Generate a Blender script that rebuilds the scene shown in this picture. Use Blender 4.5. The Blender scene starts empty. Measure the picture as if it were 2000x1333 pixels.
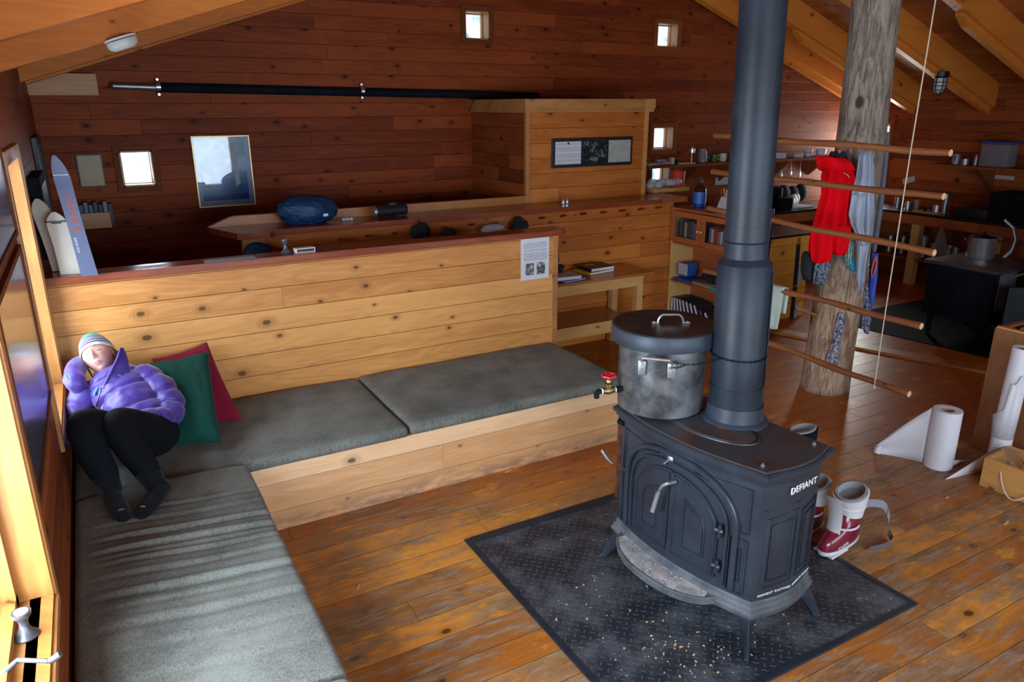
import bpy, bmesh, math, random
from mathutils import Vector, Matrix, noise
random.seed(7)
D = bpy.data
COL = bpy.context.scene.collection
PI = math.pi
# ------------------------------------------------------------------ camera
CH = 2.2
F = 1442.08
MR = Matrix(((0.8715290343017343, -0.4903352289414779, -0.0029164409908815214),
             (0.1519406019721043, 0.2643969023556905, 0.9523698501617269),
             (-0.4662093905547604, -0.8304611016077899, 0.3049314068359226)))
cam = D.cameras.new('camera'); camo = D.objects.new('camera', cam); COL.objects.link(camo)
camo.matrix_world = Matrix.Translation((0, 0, CH)) @ MR.transposed().to_4x4()
cam.sensor_width = 36; cam.lens = F / 2000 * 36; cam.clip_start = 0.05; cam.clip_end = 200
bpy.context.scene.camera = camo
# ------------------------------------------------------------------ world and light
sc = bpy.context.scene
sc.view_settings.view_transform = 'Standard'; sc.view_settings.look = 'None'
sc.view_settings.gamma = 1; sc.view_settings.use_curve_mapping = False
sc.view_settings.exposure = 0.70
W = D.worlds.new('world'); sc.world = W; W.use_nodes = True
nt = W.node_tree; nt.nodes.clear()
o_ = nt.nodes.new('ShaderNodeOutputWorld'); b_ = nt.nodes.new('ShaderNodeBackground')
tc = nt.nodes.new('ShaderNodeTexCoord'); nz = nt.nodes.new('ShaderNodeTexNoise'); rp = nt.nodes.new('ShaderNodeValToRGB')
nz.inputs['Scale'].default_value = 42; nz.inputs['Detail'].default_value = 6
rp.color_ramp.elements[0].position = .40; rp.color_ramp.elements[0].color = (.22, .32, .42, 1)
rp.color_ramp.elements[1].position = .56; rp.color_ramp.elements[1].color = (.86, .93, 1, 1)
nt.links.new(tc.outputs['Generated'], nz.inputs['Vector']); nt.links.new(nz.outputs['Fac'], rp.inputs['Fac'])
nt.links.new(rp.outputs['Color'], b_.inputs['Color']); b_.inputs['Strength'].default_value = 1.5
nt.links.new(b_.outputs[0], o_.inputs['Surface'])

def area(name, loc, rot, sx, sy, power, col=(.96, .98, 1), spread=PI):
    l = D.lights.new(name, 'AREA'); l.shape = 'RECTANGLE'; l.size = sx; l.size_y = sy; l.energy = power; l.color = col
    l.spread = spread
    o = D.objects.new(name, l); COL.objects.link(o); o.location = loc; o.rotation_euler = rot
    return o
FY = -1.3            # the glazed front wall behind the camera
area('daylight_front_window_a', (1.2, FY - .25, 1.45), (PI / 2, 0, 0), 2.6, 1.5, 98)
area('daylight_front_window_b', (4.4, FY - .25, 1.45), (PI / 2, 0, 0), 2.6, 1.5, 42)
area('daylight_left_window_near', (-.62, 1.75, 1.36), (0, -PI / 2, 0), 1.2, 1.2, 74)
area('daylight_left_window_far', (-.62, 4.1, 1.36), (0, -PI / 2, 0), 1.2, .75, 22)
area('daylight_kitchen_window', (9.66, 6.75, 1.45), (0, PI / 2, 0), 1.0, .45, 34, (1, .93, .8))
area('daylight_stair_window', (.37, 7.32, 1.72), (-PI / 2, 0, 0), .25, .25, 1.0)

# ------------------------------------------------------------------ geometry helpers
def ray(x, y):
    return MR.transposed() @ Vector(((x - 1000) / F, -(y - 666.5) / F, -1))
def onz(x, y, z=0.):
    d = ray(x, y); t = (z - CH) / d.z; return Vector((0, 0, CH)) + d * t
def ony(x, y, Y):
    d = ray(x, y); t = Y / d.y; return Vector((0, 0, CH)) + d * t
def onx(x, y, X):
    d = ray(x, y); t = X / d.x; return Vector((0, 0, CH)) + d * t
def onp(x, y, p, n=None):                     # upright plane through p facing the viewer
    p = Vector(p)
    if n is None: n = Vector((p.x, p.y, 0)).normalized()
    d = ray(x, y); o = Vector((0, 0, CH)); t = (p - o).dot(n) / d.dot(n); return o + d * t

class MB:
    def __init__(s): s.b = bmesh.new()
    def quad(s, *ps):
        return s.b.faces.new([s.b.verts.new(p) for p in ps])
    def box(s, a, b, bev=0, M=None):
        a, b = Vector(a), Vector(b)
        r = bmesh.ops.create_cube(s.b, size=1)
        vs = r['verts']
        for v in vs:
            v.co = Vector(((a[i] + b[i]) / 2 + v.co[i] * abs(b[i] - a[i]) for i in range(3)))
        if bev:
            es = list({e for v in vs for e in v.link_edges})
            rr = bmesh.ops.bevel(s.b, geom=es, offset=bev, segments=2, affect='EDGES', profile=.6)
            vs = list({v for f in rr['faces'] for v in f.verts} | {v for v in vs if v.is_valid})
        if M is not None:
            for v in vs: v.co = M @ v.co
        return s
    def obox(s, c, size, M3=None, bev=0):      # centred box turned by M3
        M = Matrix.Translation(c) @ (M3.to_4x4() if M3 is not None else Matrix())
        h = Vector(size) / 2
        return s.box(-h, h, bev, M)
    def beam(s, p, q, w, h, up=(0, 0, 1), bev=0):   # box from p to q
        p, q = Vector(p), Vector(q); x = (q - p); L = x.length; x.normalize()
        y = Vector(up).cross(x).normalized(); z = x.cross(y)
        M3 = Matrix((x, y, z)).transposed()
        return s.obox((p + q) / 2, (L, w, h), M3, bev)
    def loft(s, rings, cap=True, closed=False):
        rv = [[s.b.verts.new(p) for p in r] for r in rings]
        n = len(rv[0])
        for i in range(len(rv) - (0 if closed else 1)):
            A, B = rv[i], rv[(i + 1) % len(rv)]
            for j in range(n):
                s.b.faces.new((A[j], A[(j + 1) % n], B[(j + 1) % n], B[j]))
        if cap and not closed:
            s.b.faces.new(list(reversed(rv[0]))); s.b.faces.new(rv[-1])
        return s
    def tube(s, pts, r, n=10, closed=False, cap=True):
        pts = [Vector(p) for p in pts]; rings = []
        m = len(pts); up = None
        for i, p in enumerate(pts):
            if closed: t = pts[(i + 1) % m] - pts[i - 1]
            else: t = pts[min(i + 1, m - 1)] - pts[max(i - 1, 0)]
            t.normalize()
            if up is None:
                up = Vector((0, 0, 1)) if abs(t.z) < .9 else Vector((1, 0, 0))
            u = (up - t * up.dot(t)).normalized(); up = u; v = t.cross(u)
            rr = r[i] if isinstance(r, (list, tuple)) else r
            rings.append([p + (u * math.cos(a) + v * math.sin(a)) * rr for a in [2 * PI * k / n for k in range(n)]])
        return s.loft(rings, cap, closed)
    def cyl(s, p, q, r, r2=None, n=24): return s.tube([p, q], [r, r if r2 is None else r2], n)
    def lathe(s, prof, c=(0, 0, 0), axis=(0, 0, 1), n=32, closed=False):   # prof: (radius, height)
        c = Vector(c); a = Vector(axis).normalized()
        u = a.orthogonal().normalized(); v = a.cross(u)
        rings = [[c + a * h + (u * math.cos(t) + v * math.sin(t)) * max(r, 1e-4) for t in [2 * PI * k / n for k in range(n)]] for r, h in prof]
        return s.loft(rings, not closed, closed)
    def prism(s, poly, d):                    # planar polygon pushed by vector d
        d = Vector(d); A = [s.b.verts.new(p) for p in poly]; B = [s.b.verts.new(Vector(p) + d) for p in poly]
        s.b.faces.new(A); s.b.faces.new(list(reversed(B))); n = len(A)
        for i in range(n): s.b.faces.new((A[(i + 1) % n], A[i], B[i], B[(i + 1) % n]))
        return s
    def ell(s, c, r, M3=None, n=16):
        R = bmesh.ops.create_uvsphere(s.b, u_segments=n * 2, v_segments=n, radius=1)
        for v in R['verts']:
            p = Vector((v.co[i] * r[i] for i in range(3)))
            if M3 is not None: p = M3 @ p
            v.co = Vector(c) + p
        return s
    def grid(s, f, nu, nv):                   # open sheet
        vs = [[s.b.verts.new(f(i / nu, j / nv)) for j in range(nv + 1)] for i in range(nu + 1)]
        for i in range(nu):
            for j in range(nv): s.b.faces.new((vs[i][j], vs[i + 1][j], vs[i + 1][j + 1], vs[i][j + 1]))
        return s

def wmat(o):
    m = o.matrix_parent_inverse @ o.matrix_basis
    return wmat(o.parent) @ m if o.parent else o.matrix_basis.copy()
def part(name, mb, m, parent=None, label=None, smooth=40, kind=None):
    me = D.meshes.new(name)
    bmesh.ops.recalc_face_normals(mb.b, faces=mb.b.faces)
    mb.b.to_mesh(me); mb.b.free()
    o = D.objects.new(name, me); COL.objects.link(o)
    for x in (m if isinstance(m, (list, tuple)) else [m]): me.materials.append(x)
    if smooth:
        for p in me.polygons: p.use_smooth = True
        me.set_sharp_from_angle(angle=math.radians(smooth))
    if parent is not None:
        o.parent = parent; o.matrix_parent_inverse = wmat(parent).inverted()
    if label: o['label'] = label
    if kind: o['kind'] = kind
    return o
def thing(name, label, cat, loc=(0, 0, 0), group=None):
    o = D.objects.new(name, None); COL.objects.link(o); o.location = loc; o.empty_display_size = .05
    o['label'] = label; o['category'] = cat
    if group: o['group'] = group
    return o
def solo(name, mb, m, label, cat, group=None, smooth=40, kind=None):
    o = part(name, mb, m, None, label, smooth, kind); o['category'] = cat
    if group: o['group'] = group
    # origin at the base of the thing
    vs = [v.co for v in o.data.vertices]
    c = Vector(((min(v.x for v in vs) + max(v.x for v in vs)) / 2, (min(v.y for v in vs) + max(v.y for v in vs)) / 2, min(v.z for v in vs)))
    o.data.transform(Matrix.Translation(-c)); o.location = c
    return o
def struct(name, mb, m, parent=None, smooth=30):
    o = part(name, mb, m, parent, None, smooth)
    if parent is None: o['kind'] = 'structure'
    return o

# ------------------------------------------------------------------ materials
class NT:
    def __init__(s, name):
        s.m = D.materials.new(name); s.m.use_nodes = True; s.t = s.m.node_tree; s.t.nodes.clear()
        s.out = s.n('ShaderNodeOutputMaterial'); s.bsdf = s.n('ShaderNodeBsdfPrincipled')
        s.l(s.bsdf.outputs[0], s.out.inputs['Surface'])
    def n(s, k, **kw):
        x = s.t.nodes.new(k)
        for a, b in kw.items(): setattr(x, a, b)
        return x
    def l(s, a, b): s.t.links.new(a, b)
    def inp(s, i, v):
        if isinstance(v, bpy.types.NodeSocket): s.l(v, i)
        else: i.default_value = v
    def ma(s, op, a, b=0., c=0.):
        x = s.n('ShaderNodeMath', operation=op)
        s.inp(x.inputs[0], a); s.inp(x.inputs[1], b); s.inp(x.inputs[2], c); return x.outputs[0]
    def mix(s, f, a, b, mode='MIX'):
        x = s.n('ShaderNodeMix', data_type='RGBA', blend_type=mode)
        s.inp(x.inputs[0], f); s.inp(x.inputs[6], a if isinstance(a, bpy.types.NodeSocket) else (*a, 1)); s.inp(x.inputs[7], b if isinstance(b, bpy.types.NodeSocket) else (*b, 1))
        return x.outputs[2]
    def xyz(s, kind='Object'):
        t = s.n('ShaderNodeTexCoord'); q = s.n('ShaderNodeSeparateXYZ'); s.l(t.outputs[kind], q.inputs[0]); return t.outputs[kind], q.outputs
    def vec(s, a, b, c):
        x = s.n('ShaderNodeCombineXYZ'); s.inp(x.inputs[0], a); s.inp(x.inputs[1], b); s.inp(x.inputs[2], c); return x.outputs[0]
    def noise(s, v, sc=5., det=3., rough=.5, dist=0.):
        x = s.n('ShaderNodeTexNoise'); s.inp(x.inputs['Vector'], v); x.inputs['Scale'].default_value = sc
        x.inputs['Detail'].default_value = det; x.inputs['Roughness'].default_value = rough; x.inputs['Distortion'].default_value = dist
        return x.outputs['Fac']
    def white(s, v):
        x = s.n('ShaderNodeTexWhiteNoise', noise_dimensions='3D'); s.inp(x.inputs['Vector'], v); return x.outputs['Value'], x.outputs['Color']
    def ramp(s, f, lo, hi):
        x = s.n('ShaderNodeMapRange'); s.inp(x.inputs[0], f); x.inputs[1].default_value = lo; x.inputs[2].default_value = hi
        x.clamp = True; x.interpolation_type = 'SMOOTHSTEP'; return x.outputs[0]
    def bump(s, h, st=.3, d=.01, prev=None):
        x = s.n('ShaderNodeBump'); x.inputs['Strength'].default_value = st; x.inputs['Distance'].default_value = d
        s.inp(x.inputs['Height'], h)
        if prev is not None: s.l(prev, x.inputs['Normal'])
        return x.outputs[0]
    def fin(s, col, rough=.5, nrm=None, metal=0., **kw):
        s.inp(s.bsdf.inputs['Base Color'], col if isinstance(col, bpy.types.NodeSocket) else (*col, 1))
        s.inp(s.bsdf.inputs['Roughness'], rough); s.inp(s.bsdf.inputs['Metallic'], metal)
        if nrm is not None: s.l(nrm, s.bsdf.inputs['Normal'])
        for k, v in kw.items(): s.inp(s.bsdf.inputs[k], v)
        return s.m

def wood(name, light, dark, w=.13, along=0, across=2, L=2.6, groove=.9, knots=.55, rough=.5, ks=5.5, off=0., tone=.25, wear=None, spec=.5, ray=1., gw=.03):
    t = NT(name); v, q = t.xyz()
    oth = 3 - along - across
    a, c, o = q[along], q[across], q[oth]
    p = t.ma('DIVIDE', t.ma('ADD', c, off), w)
    pid = t.ma('FLOOR', p) if groove else t.ma('MULTIPLY', 0., 1.)
    fr = t.ma('FRACT', p)
    r, _ = t.white(t.vec(pid, 3.3, 1.7))
    a2 = t.ma('MULTIPLY_ADD', r, 9.37, a)
    jd = t.ma('DIVIDE', a2, L); jid = t.ma('FLOOR', jd)
    r2, _ = t.white(t.vec(pid, jid, 5.1))
    cc = t.ma('MULTIPLY_ADD', r2, 7.7, t.ma('ADD', c, t.ma('MULTIPLY', o, .8)))
    # knots
    vo = t.n('ShaderNodeTexVoronoi', voronoi_dimensions='2D'); vo.inputs['Scale'].default_value = ks
    t.l(t.vec(t.ma('MULTIPLY', a2, .62), cc, 0.), vo.inputs['Vector'])
    kd = vo.outputs['Distance']; kc = t.n('ShaderNodeSeparateColor'); t.l(vo.outputs['Color'], kc.inputs[0])
    gate = t.ma('LESS_THAN', kc.outputs[0], knots)
    size = t.ma('MULTIPLY_ADD', kc.outputs[1], .055, .030)
    kn = t.ma('MULTIPLY', gate, t.ma('SUBTRACT', 1., t.ramp(t.ma('DIVIDE', kd, size), .65, 1.1)))
    halo = t.ma('MULTIPLY', gate, t.ma('SUBTRACT', 1., t.ramp(t.ma('DIVIDE', kd, size), .8, 3.2)))
    # grain
    n1 = t.noise(t.vec(t.ma('MULTIPLY', a2, .9), t.ma('MULTIPLY', cc, 7.), 0.), 1., 2., .5)
    n1 = t.ma('MULTIPLY_ADD', halo, .22, n1)
    rings = t.ma('MULTIPLY_ADD', t.ma('SINE', t.ma('MULTIPLY', n1, 70.)), .5, .5)
    n2 = t.noise(t.vec(t.ma('MULTIPLY', a2, 6.), t.ma('MULTIPLY', cc, 150.), 0.), 1., 3., .6)
    n3 = t.noise(t.vec(t.ma('MULTIPLY', a2, 1.3), t.ma('MULTIPLY', cc, 9.), 4.), 1., 3., .55)
    f = t.ma('ADD', t.ma('MULTIPLY', rings, .13 * ray), t.ma('ADD', t.ma('MULTIPLY', n2, .3), t.ma('MULTIPLY', n3, .75)))
    f = t.ma('MULTIPLY_ADD', t.ma('SUBTRACT', r2, .5), tone * 2.4, f)
    f = t.ramp(f, .25, 1.0)
    col = t.mix(f, light, dark)
    col = t.mix(t.ma('MULTIPLY', halo, .45), col, tuple(x * .55 for x in dark))
    col = t.mix(t.ma('MULTIPLY', kn, .9), col, tuple(x * .22 for x in dark))
    rg = rough
    if wear:
        col, rg = wear(t, q, a2, cc, col, n2, r2)
    nrm = None
    h = t.ma('MULTIPLY', n2, .06)
    if groove:
        g1 = t.ramp(fr, .0, gw); g2 = t.ramp(t.ma('SUBTRACT', 1., fr), 0., gw * .4)
        jf = t.ma('FRACT', jd); g3 = t.ramp(jf, 0., .0016 * 2.6 / L)
        g = t.ma('MULTIPLY', t.ma('MULTIPLY', g1, g2), g3)
        col = t.mix(t.ma('MULTIPLY', t.ma('SUBTRACT', 1., g), groove), col, tuple(x * .10 for x in dark))
        h = t.ma('ADD', h, g)
    nrm = t.bump(h, .6, .004)
    return t.fin(col, rg, nrm, **{'Specular IOR Level': spec})

def plain(name, col, rough=.5, metal=0., var=.0, vs=8., bump=0., bs=60., bd=.003, tint=None, **kw):
    t = NT(name); v, q = t.xyz(); c = col; nrm = None
    if var or tint:
        n = t.noise(v, vs, 5., .6)
        c = t.mix(t.ramp(n, .35, .68), tuple(x * (1 - var) for x in col), tint if tint else tuple(min(1, x * (1 + var)) for x in col))
    if bump: nrm = t.bump(t.noise(v, bs, 4., .6), bump, bd)
    return t.fin(c, rough, nrm, metal, **kw)
def fabric(name, col, rough=.9, weave=420., amp=.35, var=.12, sheen=.04, fold=0.):
    t = NT(name); v, q = t.xyz()
    a = t.noise(t.vec(t.ma('MULTIPLY', q[0], weave), t.ma('MULTIPLY', q[1], weave * .25), q[2]), 1., 2.)
    b = t.noise(t.vec(t.ma('MULTIPLY', q[0], weave * .25), t.ma('MULTIPLY', q[1], weave), q[2]), 1., 2.)
    w = t.ma('MULTIPLY', t.ma('ADD', a, b), .5)
    n = t.noise(v, 5., 4.)
    f = t.ramp(t.ma('ADD', t.ma('MULTIPLY', w, amp), t.ma('MULTIPLY', n, 1 - amp)), .35, .65)
    c = t.mix(f, tuple(x * (1 - var) for x in col), tuple(x * (1 + var) for x in col))
    nrm = t.bump(w, .4, .002)
    if fold: nrm = t.bump(t.noise(v, 14., 3., .5, 1.5), fold, .02, nrm)
    return t.fin(c, rough, nrm, **{'Sheen Weight': sheen, 'Specular IOR Level': .2})

M = {}
M['back'] = wood('red brown pine wall boards', (.30, .062, .014), (.145, .024, .006), .125, 0, 2, 2.2, knots=.6, rough=.55, spec=.15, tone=.16, ks=4.5, off=.03)
M['side'] = wood('brown pine side wall boards', (.34, .085, .022), (.15, .032, .010), .125, 1, 2, 2.4, knots=.5, rough=.55, spec=.15, ks=4.5)
M['part1'] = wood('honey pine boards', (.74, .37, .115), (.48, .185, .045), .138, 0, 2, 9., knots=.6, rough=.42, spec=.3, ks=4.6, off=-.02, tone=.22)
M['part2'] = wood('orange pine boards', (.60, .215, .040), (.38, .105, .018), .135, 0, 2, 7., knots=.6, rough=.42, spec=.3, ks=5., off=.03, tone=.2)
def scuff(t, q, a2, cc, col, n2, r2):
    low = t.ma('SUBTRACT', 1., t.ramp(q[2], .0, .14))
    n = t.noise(t.vec(t.ma('MULTIPLY', q[0], 7.), q[1], t.ma('MULTIPLY', q[2], 24.)), 1., 5., .7)
    f = t.ma('MULTIPLY', low, t.ramp(n, .38, .62))
    return t.mix(t.ma('MULTIPLY', f, .75), col, (.20, .13, .10)), .5
M['bench'] = wood('pale pine bench boards', (.85, .58, .34), (.62, .33, .14), .165, 0, 2, 9., groove=.55, knots=.5, rough=.45, ks=5., off=.05, tone=.3, wear=scuff, gw=.02)
M['cap'] = wood('varnished red pine', (.40, .10, .03), (.20, .038, .012), .5, 0, 1, 9., groove=0, knots=.3, rough=.22, spec=.6)
M['capback'] = wood('varnished orange pine', (.55, .26, .08), (.36, .13, .03), .5, 0, 1, 9., groove=0, knots=.3, rough=.25)
M['trim'] = wood('golden pine trim', (.62, .33, .10), (.42, .17, .04), .5, 2, 1, 9., groove=0, knots=.35, rough=.38)
M['trimx'] = wood('pine boards lengthwise', (.60, .31, .10), (.38, .15, .04), .5, 0, 2, 9., groove=0, knots=.4, rough=.4)
M['trimy'] = wood('pine boards crosswise', (.60, .31, .10), (.38, .15, .04), .5, 1, 2, 9., groove=0, knots=.4, rough=.4)
M['darktrim'] = wood('dark pine trim', (.26, .075, .022), (.14, .034, .010), .5, 0, 2, 9., groove=0, knots=.3, rough=.55, spec=.15)
M['rafter'] = wood('orange fir rafters', (.74, .26, .042), (.50, .14, .020), .5, 0, 2, 9., groove=0, knots=.3, rough=.5, spec=.2)
M['ceil'] = wood('ceiling boards', (.45, .14, .03), (.25, .06, .014), .14, 1, 0, 3., knots=.5, rough=.5)
M['table'] = wood('pale pine table', (.72, .48, .22), (.52, .28, .09), .5, 0, 2, 9., groove=0, knots=.3, rough=.35)
M['tabletop'] = wood('varnished table top', (.52, .23, .07), (.33, .11, .03), .5, 0, 1, 9., groove=0, knots=.3, rough=.2)
M['cab'] = wood('red stained cabinet', (.42, .12, .035), (.24, .055, .018), .5, 1, 2, 9., groove=0, knots=.2, rough=.35)
M['island'] = wood('amber island boards', (.85, .40, .06), (.60, .24, .03), .16, 0, 2, 9., knots=.5, rough=.4)
M['crate'] = wood('yellow pine crate', (.70, .44, .16), (.55, .28, .08), .5, 1, 2, 9., groove=0, knots=.25, rough=.4)
M['bin'] = wood('brown plywood bin', (.36, .16, .065), (.22, .085, .03), .5, 2, 1, 9., groove=0, knots=.2, rough=.5)
M['rod'] = wood('peeled branch rods', (.42, .17, .055), (.24, .08, .028), .5, 1, 2, 9., groove=0, knots=.35, rough=.5, ks=9.)
M['endgrain'] = plain('sawn end grain', (.70, .45, .24), .7, var=.1, vs=60)
def floorwear(t, q, a2, cc, col, n2, r2):
    n = t.noise(t.vec(t.ma('MULTIPLY', q[0], 1.3), t.ma('MULTIPLY', q[1], 2.6), r2), 1., 7., .72)
    m = t.noise(t.vec(t.ma('MULTIPLY', a2, 5.), t.ma('MULTIPLY', cc, 26.), 2.), 1., 6., .75)
    far = t.ramp(t.ma('ADD', q[1], t.ma('MULTIPLY', q[0], .35)), 3.7, 4.7)      # the scuffed walking area lies near the stove
    near = t.ma('SUBTRACT', 1., t.ma('MULTIPLY', far, .85))
    w = t.ramp(t.ma('ADD', t.ma('MULTIPLY', n, .55), t.ma('MULTIPLY', m, .45)), .42, .55)
    w = t.ma('MULTIPLY', w, near)
    dirt = t.mix(t.ramp(m, .40, .68), (.13, .075, .038), (.34, .245, .165))
    c = t.mix(t.ma('MULTIPLY', far, .75), col, (.36, .085, .010), 'MIX')
    c = t.mix(t.ma('MULTIPLY', w, .88), c, dirt)
    y = t.noise(t.vec(t.ma('MULTIPLY', q[0], 3.), t.ma('MULTIPLY', q[1], 7.), 9.), 1., 5., .7)
    c = t.mix(t.ma('MULTIPLY', t.ma('MULTIPLY', t.ramp(y, .55, .66), t.ma('SUBTRACT', 1., w)), .6), c, (.80, .38, .04))
    rg = t.ma('MULTIPLY_ADD', w, .2, .33)
    return c, rg
M['floor'] = wood('worn amber floor boards', (.66, .27, .045), (.36, .115, .018), .155, 0, 1, 3.1, knots=.6, rough=.3, ks=4., off=.02, tone=.3, wear=floorwear, spec=.24, gw=.026)
def postm():
    t = NT('grey weathered log'); v, q = t.xyz()
    n = t.noise(t.vec(t.ma('MULTIPLY', q[0], 26.), t.ma('MULTIPLY', q[1], 26.), t.ma('MULTIPLY', q[2], 4.5)), 1., 8., .78, 1.2)
    k = t.noise(t.vec(t.ma('MULTIPLY', q[0], 70.), t.ma('MULTIPLY', q[1], 70.), t.ma('MULTIPLY', q[2], 3.)), 1., 4., .6)
    c = t.mix(t.ramp(n, .36, .62), (.115, .085, .065), (.37, .31, .25))
    lowm = t.ma('SUBTRACT', 1., t.ramp(q[2], .6, 1.6))
    c = t.mix(t.ma('MULTIPLY', lowm, .75), c, t.mix(t.ramp(n, .35, .62), (.28, .13, .06), (.68, .50, .34)))
    c = t.mix(t.ma('MULTIPLY', t.ma('LESS_THAN', k, .38), .75), c, (.07, .045, .03))
    vo = t.n('ShaderNodeTexVoronoi'); vo.inputs['Scale'].default_value = 3.2
    t.l(t.vec(q[0], q[1], t.ma('MULTIPLY', q[2], .7)), vo.inputs['Vector'])
    c = t.mix(t.ma('SUBTRACT', 1., t.ramp(vo.outputs['Distance'], .07, .13)), c, (.05, .03, .02))
    return t.fin(c, .75, t.bump(t.ma('ADD', n, t.ma('MULTIPLY', k, .5)), .6, .02))
M['post'] = postm()
M['iron'] = plain('blue grey enamelled cast iron', (.020, .029, .043), .42, 0., var=.22, vs=5., bump=.12, bs=180., bd=.001, **{'Specular IOR Level': .45})
def topm():
    t = NT('rust stained stove top'); v, q = t.xyz()
    n = t.noise(v, 5., 6., .65, .5); n2 = t.noise(v, 22., 5., .7)
    c = t.mix(t.ramp(n, .40, .62), (.035, .042, .055), (.052, .030, .022))
    c = t.mix(t.ma('MULTIPLY', t.ramp(n, .60, .72), .8), c, (.17, .045, .015))
    return t.fin(c, t.ma('MULTIPLY_ADD', n2, .25, .35), t.bump(n2, .15, .002), **{'Specular IOR Level': .5})
M['stovetop'] = topm()
M['ironlow'] = plain('ash dusted cast iron', (.085, .098, .115), .6, 0., var=.35, vs=9., bump=.1, bs=150., bd=.001)
def ash():
    t = NT('ash and ember crumbs'); v, q = t.xyz()
    vo = t.n('ShaderNodeTexVoronoi'); vo.inputs['Scale'].default_value = 95; t.l(v, vo.inputs['Vector'])
    s = t.n('ShaderNodeSeparateColor'); t.l(vo.outputs['Color'], s.inputs[0])
    n = t.noise(v, 14., 5.)
    c = t.mix(t.ramp(n, .35, .65), (.20, .21, .22), (.36, .36, .36))
    sp = t.ma('LESS_THAN', vo.outputs['Distance'], .32)
    c = t.mix(t.ma('MULTIPLY', sp, t.ma('LESS_THAN', s.outputs[0], .16)), c, (.02, .02, .022))
    c = t.mix(t.ma('MULTIPLY', sp, t.ma('GREATER_THAN', s.outputs[0], .93)), c, (.55, .22, .10))
    c = t.mix(t.ma('MULTIPLY', sp, t.ma('GREATER_THAN', s.outputs[1], .90)), c, (.75, .73, .70))
    return t.fin(c, .85, t.bump(vo.outputs['Distance'], .3, .003))
M['ash'] = ash()
M['pipe'] = plain('black stovepipe steel', (.013, .020, .031), .46, .0, var=.3, vs=4., bump=.05, bs=30., **{'Specular IOR Level': .3})
M['pot'] = plain('sooty steel pot', (.10, .11, .125), .38, .7, var=.5, vs=4.5, tint=(.27, .28, .29), bump=.06, bs=25.)
M['lid'] = plain('blackened lid', (.022, .022, .025), .45, .2, var=.5, vs=9., tint=(.05, .036, .028))
M['lidrim'] = plain('dull dark steel rim', (.030, .042, .060), .5, .3, var=.2)
M['steel'] = plain('polished steel', (.66, .68, .71), .28, .85, var=.1)
M['pewter'] = plain('pewter grey cast metal', (.13, .14, .16), .38, .6, var=.3, vs=30)
M['dullsteel'] = plain('dull grey metal', (.36, .38, .40), .42, .9, var=.15)
M['brass'] = plain('aged brass', (.28, .20, .09), .38, .9, var=.3, vs=30)
M['redpaint'] = plain('red painted metal', (.55, .02, .03), .3)
M['blackiron'] = plain('flat black metal', (.006, .009, .015), .75, .0, var=.3, **{'Specular IOR Level': .12})
M['rust'] = plain('rusty door lining', (.10, .03, .018), .7, .3, var=.4, vs=20)
def tread():
    t = NT('black steel tread plate'); v, q = t.xyz()
    S = .034
    def lugs(ox, oy, rot):
        x = t.ma('ADD', q[0], ox); y = t.ma('ADD', q[1], oy)
        u = t.ma('DIVIDE', t.ma('ADD', x, y), S * 1.414); w = t.ma('DIVIDE', t.ma('SUBTRACT', x, y), S * 1.414)
        fu = t.ma('SUBTRACT', t.ma('FRACT', u), .5); fw = t.ma('SUBTRACT', t.ma('FRACT', w), .5)
        par = t.ma('MODULO', t.ma('ADD', t.ma('ADD', t.ma('FLOOR', u), t.ma('FLOOR', w)), 4000.), 2.)
        a = t.ma('ADD', t.ma('MULTIPLY', fu, par), t.ma('MULTIPLY', fw, t.ma('SUBTRACT', 1., par)))
        b = t.ma('ADD', t.ma('MULTIPLY', fw, par), t.ma('MULTIPLY', fu, t.ma('SUBTRACT', 1., par)))
        d = t.ma('SQRT', t.ma('ADD', t.ma('POWER', t.ma('DIVIDE', a, .44), 2.), t.ma('POWER', t.ma('DIVIDE', b, .13), 2.)))
        return t.ma('SUBTRACT', 1., t.ramp(d, .55, 1.))
    h = lugs(0., 0., 0)
    n = t.noise(v, 4., 6., .65); n2 = t.noise(v, 60., 4., .7)
    vo = t.n('ShaderNodeTexVoronoi'); vo.inputs['Scale'].default_value = 60; t.l(v, vo.inputs['Vector'])
    s = t.n('ShaderNodeSeparateColor'); t.l(vo.outputs['Color'], s.inputs[0])
    c = t.mix(t.ramp(n, .40, .66), (.014, .019, .028), (.075, .085, .10))
    c = t.mix(t.ma('MULTIPLY', h, .6), c, (.10, .12, .145))
    crumb = t.ma('MULTIPLY', t.ma('MULTIPLY', t.ma('LESS_THAN', vo.outputs['Distance'], .25), t.ma('LESS_THAN', s.outputs[0], .12)), t.ramp(n, .5, .6))
    c = t.mix(crumb, c, (.5, .42, .34))
    rg = t.ma('MULTIPLY_ADD', n2, .3, .28)
    return t.fin(c, rg, t.bump(h, 1., .008), .0, **{'Specular IOR Level': .6})
M['tread'] = tread()
M['rubber'] = plain('black rubber edging', (.012, .018, .028), .5, var=.2)
M['cushion'] = fabric('grey green bench fabric', (.148, .158, .142), weave=230., var=.42, amp=.6)
M['green'] = fabric('dark green cotton', (.003, .052, .038), weave=700, var=.1, fold=.5)
M['crimson'] = fabric('crimson cotton', (.23, .008, .035), weave=700, var=.1, fold=.5)
M['purple'] = plain('shiny purple nylon', (.066, .034, .28), .42, var=.08, vs=10, bump=.35, bs=26., bd=.008, **{'Sheen Weight': .3})
M['purplein'] = plain('dark violet lining', (.05, .03, .26), .5)
M['teal'] = plain('turquoise thread', (.02, .35, .50), .5)
M['legging'] = fabric('black knit leggings', (.004, .006, .010), weave=800, var=.2, sheen=.0)
M['sock'] = fabric('black wool socks', (.0045, .0065, .010), weave=500, var=.3, sheen=.1)
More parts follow.
